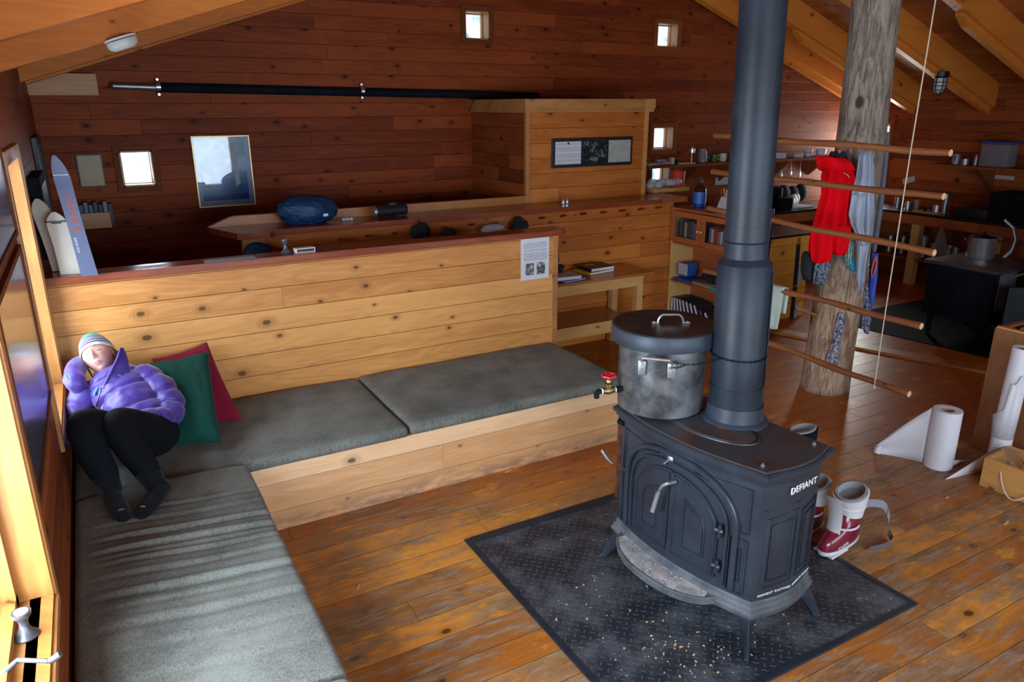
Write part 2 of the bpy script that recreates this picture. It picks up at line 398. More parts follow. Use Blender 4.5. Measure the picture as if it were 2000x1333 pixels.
M['hair'] = plain('auburn hair', (.22, .085, .03), .5, var=.3, vs=60, bump=.5, bs=120.)
M['white'] = plain('white paint', (.75, .77, .80), .4)
M['paper'] = plain('white paper', (.66, .68, .74), .6, var=.02)
M['paperw'] = plain('grey white paper', (.5, .5, .5), .65)
M['card'] = plain('cardboard brown', (.32, .20, .11), .8)
M['blackp'] = plain('black plastic', (.012, .015, .02), .4)
M['dark'] = plain('near black cloth', (.008, .010, .016), .85, bump=.2, bs=40)
M['rope'] = plain('off white cord', (.62, .55, .42), .8, bump=.5, bs=200.)
M['redcloth'] = plain('red fleece', (.66, .003, .008), .95, bump=.1, bs=300., **{'Specular IOR Level': .05})
M['palecloth'] = fabric('pale grey blue shirt cloth', (.34, .40, .50), weave=700, var=.05, fold=.2)
M['towel'] = fabric('pale sage towel', (.42, .50, .45), weave=300, var=.08, fold=.2)
M['bluebag'] = plain('blue nylon stuff sack', (.002, .035, .11), .55, var=.1, bump=.8, bs=9., bd=.03)
M['cobalt'] = plain('cobalt blue strap', (.03, .08, .52), .6)
M['orange'] = plain('orange plastic', (.75, .12, .01), .4)
M['bottlegrey'] = plain('clear grey plastic', (.30, .31, .33), .25, **{'Transmission Weight': .0, 'Alpha': .5})
M['clear'] = plain('clear plastic bag', (.62, .66, .72), .2, bump=.8, bs=25., bd=.02, **{'Alpha': .45})
M['bluelabel'] = plain('blue label', (.02, .10, .42), .4)
M['terracotta'] = plain('red enamel tin', (.45, .05, .025), .3)
M['ceramic'] = plain('white glazed ceramic', (.55, .60, .66), .25)
M['mugw'] = plain('cream mug glaze', (.62, .58, .50), .25)
M['mugg'] = plain('green mug glaze', (.08, .13, .03), .25)
M['blackcounter'] = plain('dark counter laminate', (.012, .014, .018), .3)
M['gold'] = plain('gold plaque', (.30, .20, .03), .3, .7, var=.25, vs=30)
M['goldframe'] = plain('pale gold frame', (.62, .50, .24), .35, .5)
M['mat'] = plain('lavender grey mount', (.24, .24, .32), .25)
M['skiblue'] = plain('slate blue ski', (.075, .09, .155), .4, **{'Specular IOR Level': .3})
M['skiwhite'] = plain('off white ski', (.60, .57, .50), .35)
M['skired'] = plain('brown ski edge', (.25, .04, .015), .5)
M['bootred'] = plain('burgundy boot shell', (.19, .012, .035), .25, **{'Coat Weight': .4})
M['bootwhite'] = plain('white boot plastic', (.66, .69, .73), .35)
M['bootgrey'] = fabric('grey boot lining', (.30, .31, .33), weave=600, var=.1)
M['velcro'] = plain('grey velcro strap', (.10, .12, .15), .8)
M['strap'] = plain('silver grey strap', (.42, .45, .52), .5, bump=.3, bs=60.)
M['milk'] = plain('frosted lamp glass', (.55, .58, .56), .4)
M['yellow'] = plain('yellow cover', (.62, .42, .02), .5)
def glassm(name, tintc=(.9, .95, 1), refl=.02, ior=1.45):
    t = NT(name); a = t.n('ShaderNodeBsdfTransparent'); g = t.n('ShaderNodeBsdfGlossy'); mx = t.n('ShaderNodeMixShader'); fr = t.n('ShaderNodeFresnel')
    ge = t.n('ShaderNodeNewGeometry'); t.l(t.ma('MULTIPLY_ADD', ge.outputs['Backfacing'], 1 / ior - ior, ior), fr.inputs[0]); g.inputs['Roughness'].default_value = refl; a.inputs[0].default_value = (*tintc, 1)
    t.l(fr.outputs[0], mx.inputs[0]); t.l(a.outputs[0], mx.inputs[1]); t.l(g.outputs[0], mx.inputs[2]); t.l(mx.outputs[0], t.out.inputs['Surface'])
    return t.m
M['glass'] = glassm('window glass')
M['dullglass'] = glassm('dull acrylic glazing', (.95, .95, .98), .16, 1.25)
M['cabglass'] = glassm('cabinet glass', (.85, .88, .9), .02, 1.3)
M['jug'] = glassm('clear jug plastic', (.62, .66, .72))

# ------------------------------------------------------------------ the room
XL, XR, YB, RX, RZ = -.30, 9.5, 7.05, 4.52, 3.92
SL, SR = .325, .355                               # rafter slopes left and right
def rz(x): return RZ - (SL * (RX - x) if x < RX else SR * (x - RX))
def wallgrid(name, ax, pos, th, rng, zr, holes, m):
    """upright wall; ax 0: x = pos, 1: y = pos; th signed thickness away from the room"""
    us = sorted({rng[0], rng[1], *[h[0] for h in holes], *[h[1] for h in holes]})
    zs = sorted({zr[0], zr[1], *[h[2] for h in holes], *[h[3] for h in holes]})
    mb = MB()
    for i in range(len(us) - 1):
        for j in range(len(zs) - 1):
            u, z = (us[i] + us[i + 1]) / 2, (zs[j] + zs[j + 1]) / 2
            if any(h[0] < u < h[1] and h[2] < z < h[3] for h in holes): continue
            a, b = pos, pos + th
            if ax == 0: mb.box((min(a, b), us[i], zs[j]), (max(a, b), us[i + 1], zs[j + 1]))
            else: mb.box((us[i], min(a, b), zs[j]), (us[i + 1], max(a, b), zs[j + 1]))
    bmesh.ops.remove_doubles(mb.b, verts=mb.b.verts, dist=1e-5)
    kill = [f for f in mb.b.faces if sum(1 for g in f.verts[0].link_faces if g is not f and set(g.verts) == set(f.verts))]
    bmesh.ops.delete(mb.b, geom=kill, context='FACES')
    return struct(name, mb, m, smooth=0)
struct('floor', MB().box((XL - .2, FY - .2, -.1), (XR + .2, YB + .2, 0)), M['floor'], smooth=0)
K = YB / 6.84
bw = []                                           # openings in the gable wall: the small square windows
for px0, py0, px1, py1 in ((907, 20, 955, 78), (1284, 44, 1322, 93), (1276, 248, 1313, 292), (231, 296, 305, 362), (1272, 326, 1306, 356)):
    a, b = ony(px0, py0, YB), ony(px1, py1, YB); bw.append((a.x, b.x, b.z, a.z))
wallgrid('wall_back', 1, YB, .16, (XL - .16, XR + .16), (0, 4.3), bw, M['back'])
lw = [(1.15, 2.4, .75, 1.97), (3.72, 4.5, .75, 1.97)]
wallgrid('wall_left', 0, XL, -.14, (FY - .16, YB), (0, 4.3), lw, M['side'])
rw = [(6.5, 7.0, .92, 1.95)]
wallgrid('wall_right', 0, XR, .14, (FY - .16, YB), (0, 4.3), rw, M['side'])
fw = [(-.1, 2.5, .7, 2.2), (3.1, 5.7, .7, 2.2)]
wallgrid('wall_front', 1, FY, -.16, (XL - .16, XR + .16), (0, 4.3), fw, M['back'])
DEP = .27
for s, x0, x1 in (('left', XL - .3, RX), ('right', RX, XR + .3)):
    z0, z1 = rz(x0) + DEP, rz(x1) + DEP
    mb = MB(); mb.prism([(x0, FY - .3, z0), (x1, FY - .3, z1), (x1, FY - .3, z1 + .1), (x0, FY - .3, z0 + .1)], (0, YB - FY + .6, 0))
    struct('ceiling' if s == 'left' else 'ceiling_right', mb, M['ceil'], smooth=0)
def rafter(y, side, w=.085, ex=0.):
    x0, x1 = (XL, RX) if side == 'left' else (RX, XR)
    mb = MB(); mb.prism([(x0, y - w / 2, rz(x0) - ex), (x1, y - w / 2, rz(x1) - ex), (x1, y - w / 2, rz(x1) + DEP), (x0, y - w / 2, rz(x0) + DEP)], (0, w, 0))
    if side == 'right':                            # deeper splice on the lower half
        xa = x1 - 2.35
        mb.prism([(xa, y - w / 2 + .05, rz(xa) - .02), (xa + .12, y - w / 2 + .05, rz(xa + .12) - .075), (x1, y - w / 2 + .05, rz(x1) - .075), (x1, y - w / 2 + .05, rz(x1) + .05), (xa, y - w / 2 + .05, rz(xa) + .1)], (0, .07, 0))
    return mb
n = 1
for y in (6.85, 6.2, 4.5, 2.95, 1.7, .5): struct('trim_%d' % n, rafter(y, 'left', .13 if y > 6.5 else .09), M['rafter'], smooth=0); n += 1
for y in (6.85, 6.2, 5.25, 4.35, 3.4, 2.4, 1.4, .4): struct('trim_%d' % n, rafter(y, 'right', .1), M['rafter'], smooth=0); n += 1
struct('trim_%d' % n, MB().box((RX - .07, FY, RZ - .12), (RX + .07, YB, RZ + .3)), M['rafter'], smooth=0); n += 1
# low sill strip across the kitchen floor
a, b = onz(1470, 640), onz(1975, 735)
struct('trim_%d' % n, MB().beam((a.x, a.y, .008), (b.x, b.y, .008), .16, .03, bev=.006), M['trimy'], smooth=0); n += 1
struct('trim_%d' % n, MB().box((XL, 6.93, 2.28), (.17, YB, 2.44)), M['trimx'], smooth=0); n += 1   # block under the rafter in the corner
# windows
def window(i, ax, pos, out, h, casing=.045, deep=.10, sash=.028, m=None, bars=False, cm=None):
    """out: sign of outside direction; h = (u0,u1,z0,z1)"""
    u0, u1, z0, z1 = h; m = m or M['trim']; cm = cm or m
    def P(u, d, z): return (pos + out * d, u, z) if ax == 0 else (u, pos + out * d, z)
    def bx(mb, ua, ub, da, db, za, zb, bev=0):
        a, b = P(ua, da, za), P(ub, db, zb); mb.box([min(x, y) for x, y in zip(a, b)], [max(x, y) for x, y in zip(a, b)], bev)
    root = D.objects.new('window_%d' % i, None); COL.objects.link(root); root.location = P((u0 + u1) / 2, 0, z0); root['kind'] = 'structure'
    mb = MB(); t = .012                            # jamb lining
    bx(mb, u0, u0 + t, -.01, deep + .03, z0, z1); bx(mb, u1 - t, u1, -.01, deep + .03, z0, z1)
    bx(mb, u0, u1, -.01, deep + .03, z0, z0 + t); bx(mb, u0, u1, -.01, deep + .03, z1 - t, z1)
    part('jamb', mb, m, root, smooth=0)
    mb = MB(); c = casing
    if c:
        bx(mb, u0 - c, u0, -.018, 0, z0 - c, z1 + c, .003); bx(mb, u1, u1 + c, -.018, 0, z0 - c, z1 + c, .003)
        bx(mb, u0, u1, -.018, 0, z1, z1 + c, .003); bx(mb, u0, u1, -.018, 0, z0 - c, z0, .003)
        part('casing', mb, cm, root, smooth=0)
    mb = MB(); s = sash; e = deep
    bx(mb, u0 + t, u0 + t + s, e - .02, e + .02, z0 + t, z1 - t); bx(mb, u1 - t - s, u1 - t, e - .02, e + .02, z0 + t, z1 - t)
    bx(mb, u0 + t, u1 - t, e - .02, e + .02, z1 - t - s, z1 - t); bx(mb, u0 + t, u1 - t, e - .02, e + .02, z0 + t, z0 + t + s)
    if bars:
        um = (u0 + u1) / 2; bx(mb, um - .02, um + .02, e - .02, e + .02, z0 + t, z1 - t)
    part('sash', mb, m, root, smooth=0)
    mb = MB(); bx(mb, u0 + t + s, u1 - t - s, e - .003, e + .003, z0 + t + s, z1 - t - s)
    part('pane', mb, M['glass'], root, smooth=0)
    return root
for i, h in enumerate(bw): window(i + 1, 1, YB, 1, h, .045, .13, .010 if i != 3 else .006, M['trim'], cm=M['darktrim'])
wl = window(6, 0, XL, -1, lw[0], .055, .10, .035, M['trim'])
window(7, 0, XL, -1, lw[1], .055, .10, .035, M['trim'])
window(8, 0, XR, 1, rw[0], .05, .10, .03, M['trim'], cm=M['darktrim'])
window(9, 1, FY, -1, fw[0], .06, .12, .04, M['trim'], bars=True)
window(10, 1, FY, -1, fw[1], .06, .12, .04, M['trim'], bars=True)
# stepped sill board of the near left window
mb = MB(); mb.box((XL - .09, .9, .735), (XL + .022, 2.4, .752), .004); mb.box((XL - .055, .9, .752), (XL - .02, 2.4, .762), .003)
part('sill', mb, M['trimy'], wl, smooth=0)
# crank handle
p0 = onz(-20, 1320, .775)
mb = MB(); pts = [onz(x, y, z) for x, y, z in ((-30, 1345, .77), (5, 1318, .79), (35, 1290, .81), (95, 1292, .82), (98, 1292, .82), (118, 1278, .835))]
mb.tube(pts[:4], [.013, .010, .007, .006], 10); mb.tube(pts[3:5] + [pts[5]], [.006, .009, .009], 10)
part('crank_handle', mb, M['pewter'], wl)

# ------------------------------------------------------------------ partitions, benches
Y1 = 4.61; X1 = 2.975                            # face and free end of the low partition behind the bench
t = thing('partition', 'low honey pine board partition behind the bench with a varnished red cap', 'partition', (1.3, Y1, 0))
part('board_wall', MB().box((XL, Y1, 0), (X1 - .035, Y1 + .10, 1.275)), M['part1'], t, smooth=0)
part('end_post', MB().box((X1 - .035, Y1 - .004, 0), (X1 + .012, Y1 + .104, 1.275), .003), M['trimx'], t, smooth=0)
mb = MB(); pts = [(XL, Y1 - .03), (X1 + .03, Y1 - .03), (X1 + .075, Y1 + .0), (X1 + .09, Y1 + .06), (X1 + .07, Y1 + .14), (XL, Y1 + .14)]
mb.prism([(x, y, 1.275) for x, y in pts], (0, 0, .045)); bmesh.ops.bevel(mb.b, geom=[e for e in mb.b.edges], offset=.006, segments=2, affect='EDGES')
part('cap_rail', mb, M['cap'], t, smooth=30)

Y2, X2 = 5.60, .70
t = thing('partition', 'pegged orange pine partition behind the writing table with a wide varnished cap', 'partition', (3, Y2, 0))
part('board_wall', MB().box((.92, Y2, 0), (4.97, Y2 + .10, 1.285)), M['part2'], t, smooth=0)
part('end_post', MB().box((.90, Y2 - .02, 0), (1.06, Y2 + .06, 1.285), .004), M['trimx'], t, smooth=0)
mb = MB(); mb.prism([(x, y, 1.285) for x, y in ((.72, 5.95), (.86, 5.53), (.92, 5.50), (1.08, 5.50), (1.12, 5.53), (1.12, 5.57), (5.12, 5.57), (5.12, 5.93), (.72, 5.95))[:-1]], (0, 0, .045))
part('cap_rail', mb, M['cap'], t, smooth=30)
mb = MB(); mb.prism([(.72, 5.93, 1.33), (3.52, 5.93, 1.33), (3.52, 5.93, 1.40), (.90, 5.93, 1.40)], (0, .05, 0))
part('back_ledge', mb, M['capback'], t, smooth=0)
# pegs
t2 = t
for i, (x, y) in enumerate(((1098, 423), (1137, 419), (1176, 416), (1213, 413), (1249, 410), (1283, 407), (1057, 427), (1016, 431), (965, 437), (920, 440), (868, 446), (820, 451), (770, 457), (718, 462), (665, 469))):
    p = ony(x - 3, y, Y2)
    mb = MB(); mb.cyl((p.x, Y2 + .01, p.z), (p.x + .0, Y2 - .09, p.z + .02), .0095, n=10)
    part('peg', mb, M['darktrim'], t2)

# tall box behind the pegged partition
t = thing('boxed_cupboard', 'tall boxed-in pine cupboard above the cap with a black triple frame on its front', 'cupboard', (4.2, 5.94, 1.33))
BX0, BX1, BZ = 3.49, 4.86, 2.16
part('front_panel', MB().box((BX0, 5.94, 1.33), (BX1, 5.97, BZ)), M['part2'], t, smooth=0)
part('side_wall', MB().box((BX0, 5.97, 1.33), (BX0 + .03, YB - .005, BZ)), M['side'], t, smooth=0)
part('side_wall', MB().box((BX1 - .03, 5.97, 1.33), (BX1, YB - .005, BZ)), M['side'], t, smooth=0)
part('corner_trim', MB().box((BX0 - .012, 5.925, 1.33), (BX0 + .03, 5.965, BZ), .003), M['trimx'], t, smooth=0)
part('corner_trim', MB().box((BX1 - .03, 5.925, 1.33), (BX1 + .012, 5.965, BZ), .003), M['trimx'], t, smooth=0)
mb = MB(); mb.box((BX0 - .03, 5.90, BZ - .03), (BX1 + .05, YB - .005, BZ), .003); mb.box((BX0 - .04, 5.89, BZ), (BX1 + .06, YB - .005, BZ + .09), .004)
part('lid_frame', mb, M['trimx'], t, smooth=0)

# built-in L shaped bench
t = thing('built_in_bench', 'long pale pine bench base under the two dark cushions', 'bench', (1.6, 3.7, 0))
part('front_panel', MB().box((.42, 3.68, 0), (2.90, 3.71, .385)), M['bench'], t, smooth=0)
part('seat_board', MB().box((XL + .005, 3.711, .36), (2.90, Y1 - .006, .385)), M['trimx'], t, smooth=0)
part('end_panel', MB().box((2.872, 3.711, 0), (2.90, Y1 - .006, .36)), M['bench'], t, smooth=0)
t = thing('built_in_bench', 'pine bench base along the left wall under the wrinkled cushion', 'bench', (.1, 2.2, 0))
part('seat_board', MB().box((XL + .005, FY + .1, .36), (.455, 3.675, .385)), M['trimy'], t, smooth=0)
part('front_panel', MB().box((.425, FY + .1, 0), (.455, 3.675, .36)), M['trimy'], t, smooth=0)
# wall boarding strip between the window and the bench is part of the wall; low ledge strip of the wall
def rbox(mb, a, b, r, step=.03, f=None, sag=.0):
    """rounded box with fine surface for wrinkles; f(p,n)->displacement along normal"""
    a, b = Vector(a), Vector(b); tmp = bmesh.new()
    cnt = [max(2, int((b[i] - a[i]) / step)) for i in range(3)]
    def face(o, u, v, nu, nv):
        vs = [[mb.b.verts.new(o + u * (i / nu) + v * (j / nv)) for j in range(nv + 1)] for i in range(nu + 1)]
        for i in range(nu):
            for j in range(nv): mb.b.faces.new((vs[i][j], vs[i + 1][j], vs[i + 1][j + 1], vs[i][j + 1]))
        return [x for q in vs for x in q]
    s = b - a; X, Y, Z = Vector((s.x, 0, 0)), Vector((0, s.y, 0)), Vector((0, 0, s.z)); V = []
    V += face(a, X, Y, cnt[0], cnt[1]); V += face(a + Z, X, Y, cnt[0], cnt[1])
    V += face(a, X, Z, cnt[0], cnt[2]); V += face(a + Y, X, Z, cnt[0], cnt[2])
    V += face(a, Y, Z, cnt[1], cnt[2]); V += face(a + X, Y, Z, cnt[1], cnt[2])
    for v in V:
        p = v.co.copy(); c = Vector((min(max(p[i], a[i] + r), b[i] - r) for i in range(3)))
        d = p - c
        n = d.normalized() if d.length > 1e-6 else Vector((0, 0, 1))
        q = c + n * r
        if f: q += f(q, n)
        v.co = q
    bmesh.ops.remove_doubles(mb.b, verts=V, dist=1e-4); tmp.free()
    return mb
def puff(a, b, amt):
    def g(q, n):
        u = (q.x - a[0]) / (b[0] - a[0]) * 2 - 1; v = (q.y - a[1]) / (b[1] - a[1]) * 2 - 1
        k = (1 - u ** 4) * (1 - v ** 4)
        w = noise.noise(Vector((q.x * 2.5, q.y * 2.5, q.z * 2))) * .006
        return Vector((0, 0, (amt * k + w) if n.z > .3 else 0)) + n * w * .4
    return g
cs = [('charcoal bench cushion at the right end of the bench, nearest the stove', (1.385, 3.655, .387), (2.93, 4.60, .455)),
      ('charcoal bench cushion running from the corner to the middle of the bench', (XL + .012, 3.645, .387), (1.375, 4.60, .452))]
for lab, a, b in cs:
    mb = MB(); rbox(mb, a, b, .024, .03, puff(a, b, .012))
    solo('bench_cushion', mb, M['cushion'], lab, 'cushion', 'seat cushions on the L shaped bench', smooth=180)
def wr(q, n):
    k = 0.
    if n.z > .2:
        xx = q.x; y = q.y + .10 * xx + .02 * math.sin(xx * 6)
        for y0, am, wd in ((3.13, .016, .013), (3.03, .018, .015), (2.93, .008, .012), (2.83, .008, .014), (2.70, .015, .018), (2.62, .005, .012), (2.50, .009, .020), (2.36, .004, .02), (3.36, .006, .012), (3.25, .006, .012), (2.98, .006, .010), (2.2, .003, .02)):
            e = (y - y0) / wd
            side = min(1, max(0, (xx - XL - .05) / .25)) * (1 - .55 * min(1, max(0, (xx - .15) / .4)))
            k -= am * math.exp(-e * e) * side; e2 = (y - y0 - wd * 1.6) / wd; k += am * .75 * math.exp(-e2 * e2) * side
        k += noise.noise(Vector((xx * 3, q.y * 6, 0))) * .004
        u = (q.x - XL) / .79 * 2 - 1; k += .018 * (1 - u ** 4)
    return Vector((0, 0, k)) + n * noise.noise(q * 4) * .002
for lab, a, b in (('long wrinkled charcoal cushion on the left wall bench under the sleeper\'s feet', (XL + .015, 1.955, .387), (.485, 3.625, .462)),
                  ('charcoal cushion at the bottom edge of the picture, nearest end of the left bench', (XL + .015, .60, .387), (.485, 1.94, .462))):
    mb = MB(); rbox(mb, a, b, .024, .011, wr)
    solo('bench_cushion', mb, M['cushion'], lab, 'cushion', 'seat cushions on the L shaped bench', smooth=180)
# a blanket-like second layer showing at the cushion joint
# ------------------------------------------------------------------ hearth plate
t = thing('hearth_plate', 'black steel tread plate on the floor under the wood stove', 'floor plate', (2.23, 2.33, 0))
part('tread_sheet', MB().box((1.455, 1.60, .001), (3.01, 3.075, .008)), M['tread'], t, smooth=0)
mb = MB(); mb.box((1.44, 1.585, .0), (1.47, 3.09, .011), .003); mb.box((2.995, 1.585, .0), (3.025, 3.09, .011), .003); mb.box((1.47, 1.585, .0), (2.995, 1.612, .011), .003); mb.box((1.47, 3.03, .0), (2.995, 3.09, .013), .003)
part('edging', mb, M['rubber'], t, smooth=0)

# ------------------------------------------------------------------ wood stove
FR = Vector((2.115, 1.765, 0)); FL = Vector((2.042, 2.56, 0)); SW = (FR - FL).length; SU = (FR - FL) / SW; SV = Vector((-SU.y, SU.x, 0))
if SV.x < 0: SV = -SV
SD = .385
def sp(s, z, off=0., bow=.06):                   # point on the bowed front; off outward
    b = bow * (1 - (2 * s - 1) ** 2)
    nrm = (-SV - SU * (bow * 4 * (2 * s - 1) / SW) * -1).normalized()
    return FL + SU * (s * SW) - SV * b + nrm * off + Vector((0, 0, z))
def sr(q, z, off=0., bow=.04):                   # bowed right end, q 0 front .. 1 back
    b = bow * (1 - (2 * q - 1) ** 2)
    return FR + SV * (q * SD) + SU * (b + off) + Vector((0, 0, z))
def outline(z, o, ns=20):
    P = [sp(i / ns, z, o) for i in range(ns + 1)]
    P[-1] = P[-1] + SU * o; P[0] = P[0] - SU * o
    R = [sr(i / 10, z, o) for i in range(1, 11)]
    R[-1] = R[-1] + SV * o
    Lp = []
    for i in range(0, 10):
        q = 1 - i / 10; b = .04 * (1 - (2 * q - 1) ** 2)
        Lp.append(FL + SV * (q * SD) - SU * (b + o) + Vector((0, 0, z)) + (SV * o if i == 0 else Vector()))
    return P + R + Lp
ST, SB = .84, .19
cen = (FR + FL) / 2 + SV * SD / 2
stove = thing('wood_stove', 'large blue-black cast iron wood stove with arched double doors on splayed legs', 'stove', cen)
mb = MB(); mb.loft([outline(z, o) for z, o in ((SB + .03, 0), (.79, 0))])
part('firebox', mb, M['iron'], stove)
mb = MB(); mb.loft([outline(z, o) for z, o in ((.772, .002), (.778, .012), (.790, .014), (.796, .020), (.808, .022), (.814, .031), (.832, .032), (.840, .024))])
part('top_moulding', mb, M['iron'], stove, smooth=30)
mb = MB(); mb.loft([outline(z, o) for z, o in ((.838, .020), (.846, .012))])
part('top_plate', mb, M['stovetop'], stove, smooth=30)
mb = MB(); mb.loft([outline(z, o) for z, o in ((SB - .03, .012), (SB - .012, .022), (SB, .022), (SB + .008, .014), (SB + .02, .014), (SB + .028, .006), (SB + .045, .006), (SB + .05, .001))])
part('base_moulding', mb, M['ironlow'], stove, smooth=30)
def curve(mb, pts, w, h, fn=sp, closed=False, base=0.):
    """raised flat-topped moulding along (s,z) points on a stove face"""
    n = len(pts); rings = []; h *= 1.7
    for i, (s, z) in enumerate(pts):
        a = pts[i - 1] if (i > 0 or closed) else pts[0]; b = pts[(i + 1) % n] if (i < n - 1 or closed) else pts[-1]
        L = SW if fn is sp else SD
        d = Vector(((b[0] - a[0]) * L, b[1] - a[1])); d.normalize(); nn = Vector((-d.y, d.x))
        r = []
        for k, o in ((-1, -.004), (-.8, h * .7), (-.45, h), (.45, h), (.8, h * .7), (1, -.004)):
            r.append(fn(s + nn.x * w / 2 * k / L, z + nn.y * w / 2 * k, o + base))
        rings.append(r)
    mb.loft(rings, True, closed)
def arch(s0, s1, zb, zs, zt, n=22, half=None):
    """outline up one side, over the arch and down"""
    c, r = (s0 + s1) / 2, (s1 - s0) / 2
    P = [(s0, zb + (zs - zb) * i / 5) for i in range(6)]
    for i in range(1, n):
        a = PI - PI * i / n; P.append((c + r * (abs(math.cos(a)) ** .9) * (1 if math.cos(a) > 0 else -1), zs + (zt - zs) * (abs(math.sin(a)) ** .85)))
    P += [(s1, zs - (zs - zb) * i / 5) for i in range(6)]
    return P
def slab(mb, s0, s1, zb, ztop, off, n=14, fn=sp):
    A, B = [], []
    for i in range(n + 1):
        s = s0 + (s1 - s0) * i / n; A.append((s, zb)); B.append((s, ztop(s)))
    pr = [[fn(*A[i], -.002), fn(*A[i], off), fn(*B[i], off), fn(*B[i], -.002)] for i in range(n + 1)]
    mb.loft(pr, True)
def az(s, s0=.20, s1=.80, zs=.50, zt=.69):
    c, r = .5, (s1 - s0) / 2; x = min(1, abs(s - c) / r); return zs + (zt - zs) * (max(0, 1 - x ** 2.1)) ** .5
mb = MB(); curve(mb, arch(.105, .895, .27, .53, .765), .030, .012); curve(mb, arch(.150, .850, .27, .51, .725), .016, .009)
part('arch_moulding', mb, M['iron'], stove, smooth=30)
for nm, s0, s1, lab in (('left', .2, .492, 'stove door on the left, latch side'), ('right', .508, .8, 'stove door on the right')):
    mb = MB(); slab(mb, s0, s1, .285, az, .014)
    dr = part('door', mb, M['iron'], stove, smooth=30)
    mb = MB(); e = .012; P = []
    n = 18
    for i in range(6): P.append((s0 + e, .297 + (min(.5, az(s0 + e)) - .297) * i / 5) if True else 0)
    for i in range(n + 1):
        s = s0 + e + (s1 - s0 - 2 * e) * i / n; P.append((s, max(az(s) - .014, .36)))
    for i in range(6): P.append((s1 - e, az(s1 - e) - .014 - (az(s1 - e) - .014 - .297) * i / 5))
    P2 = []
    for p in P:
        if not P2 or (abs(p[0] - P2[-1][0]) + abs(p[1] - P2[-1][1])) > .004: P2.append(p)
    curve(mb, P2, .012, .006, base=.012, closed=True)
    # inner arched panel
    c0, c1 = (s0 + .075, s1 - .085) if nm == 'left' else (s0 + .085, s1 - .07)
    if nm == 'left': top = lambda s: .50 + .085 * (max(0, (s - c0) / (c1 - c0))) ** .45
    else: top = lambda s: .49 + .10 * (max(0, (c1 - s) / (c1 - c0))) ** .45
    P = [(c0, .36), (c0, .44)] + [(c0 + (c1 - c0) * i / 10, top(c0 + (c1 - c0) * i / 10)) for i in range(11)] + [(c1, .44), (c1, .36)]
    curve(mb, P, .010, .006, base=.012, closed=True)
    part('door_moulding', mb, M['iron'], dr, smooth=30)
    mb = MB(); slab(mb, c0 + .012, c1 - .012, .372, lambda s: top(s) - .014, .0175, 8)
    part('raised_panel', mb, M['iron'], dr, smooth=30)
    if nm == 'right':
        door_r = dr
        for z in (.52, .35):
            mb = MB(); mb.cyl(sp(.815, z - .03, .016), sp(.815, z + .03, .016), .009, n=12); mb.tube([sp(.79, z, .014), sp(.835, z, .014)], .011, 8)
            part('hinge', mb, M['iron'], dr)
mb = MB(); curve(mb, [(.507, .29), (.507, .69)], .016, .006, base=.014)
part('centre_strip', mb, M['iron'], door_r, smooth=30)
for sgn in (0, 1):                               # corner spandrels and lower side panels
    f = (lambda s: s) if sgn else (lambda s: 1 - s)
    mb = MB()
    P = [(f(.955), .745), (f(.955), .545), (f(.915), .545)] + [(f(.5 + .415 * math.cos(a)), .545 + .2 * math.sin(a)) for a in [PI / 2 * k / 10 for k in range(1, 9)]]
    curve(mb, P, .008, .006, closed=True)
    curve(mb, [(f(.955), .515), (f(.955), .26), (f(.865), .26), (f(.865), .515)], .008, .006, closed=True)
    curve(mb, [(f(.925), .47), (f(.925), .31), (f(.895), .31), (f(.895), .47)], .006, .006, closed=True)
    part('side_panel', mb, M['iron'], stove, smooth=30)
# door handle with spring grip and its dangling damper chain
mb = MB(); a = sp(.53, .655, .02); b = sp(.52, .655, .062); c = sp(.500, .64, .070); d = sp(.475, .60, .075)
mb.tube([a, b, c, d], [.010, .010, .008, .006], 10)
hd = part('door_handle', mb, M['dullsteel'], door_r)
e1 = sp(.445, .49, .078); pts = []
for i in range(133):
    k = i / 132; p = d.lerp(e1, k); ph = k * 2 * PI * 16
    pts.append(p + SU * (.0085 * math.cos(ph)) - SV * (.0085 * math.sin(ph)))
mb = MB(); mb.tube(pts, .0028, 6); mb.cyl(d, e1, .004, n=8)
part('spring_grip', mb, M['steel'], hd)
mb = MB(); mb.lathe([(.0, -.004), (.016, -.004), (.018, .003), (.010, .008), (0, .009)], sp(.465, .735, .004), tuple(-SV), 12)
mb.tube([sp(.465, .735, .012), sp(.45, .715, .03), sp(.44, .70, .014)], .003, 6)
part('latch_stud', mb, M['dullsteel'], stove)
# ash lip
def lip(s, o): return sp(s, 0, 0) + (-SV) * o
mb = MB(); n = 24; top, bot = [], []
def lo(k): return .012 + .115 * (max(0, 1 - abs(2 * k - 1) ** 2.6)) ** .6
inn = [sp(.10 + .70 * k / n, .205, -.01) for k in range(n + 1)]
out = [sp(.07 + .76 * k / n, .196, 0) - SV * lo(k / n) for k in range(n + 1)]
mb.loft([[inn[k], out[k], out[k] - Vector((0, 0, .03)), inn[k] - Vector((0, 0, .045))] for k in range(n + 1)])
lp = part('ash_lip', mb, M['ironlow'], stove, smooth=30)
mb = MB(); mb.tube([p + Vector((0, 0, .002)) for p in out], .006, 8)
part('lip_rim', mb, M['ironlow'], lp)
mb = MB(); mb.loft([[inn[k].lerp(out[k], .04) + Vector((0, 0, .001)), inn[k].lerp(out[k], .93) + Vector((0, 0, .001)), inn[k].lerp(out[k], .93) + Vector((0, 0, .0035)), inn[k].lerp(out[k], .04) + Vector((0, 0, .0035))] for k in range(1, n)])
a_ = part('ash_layer', mb, M['ash'], lp, smooth=30)
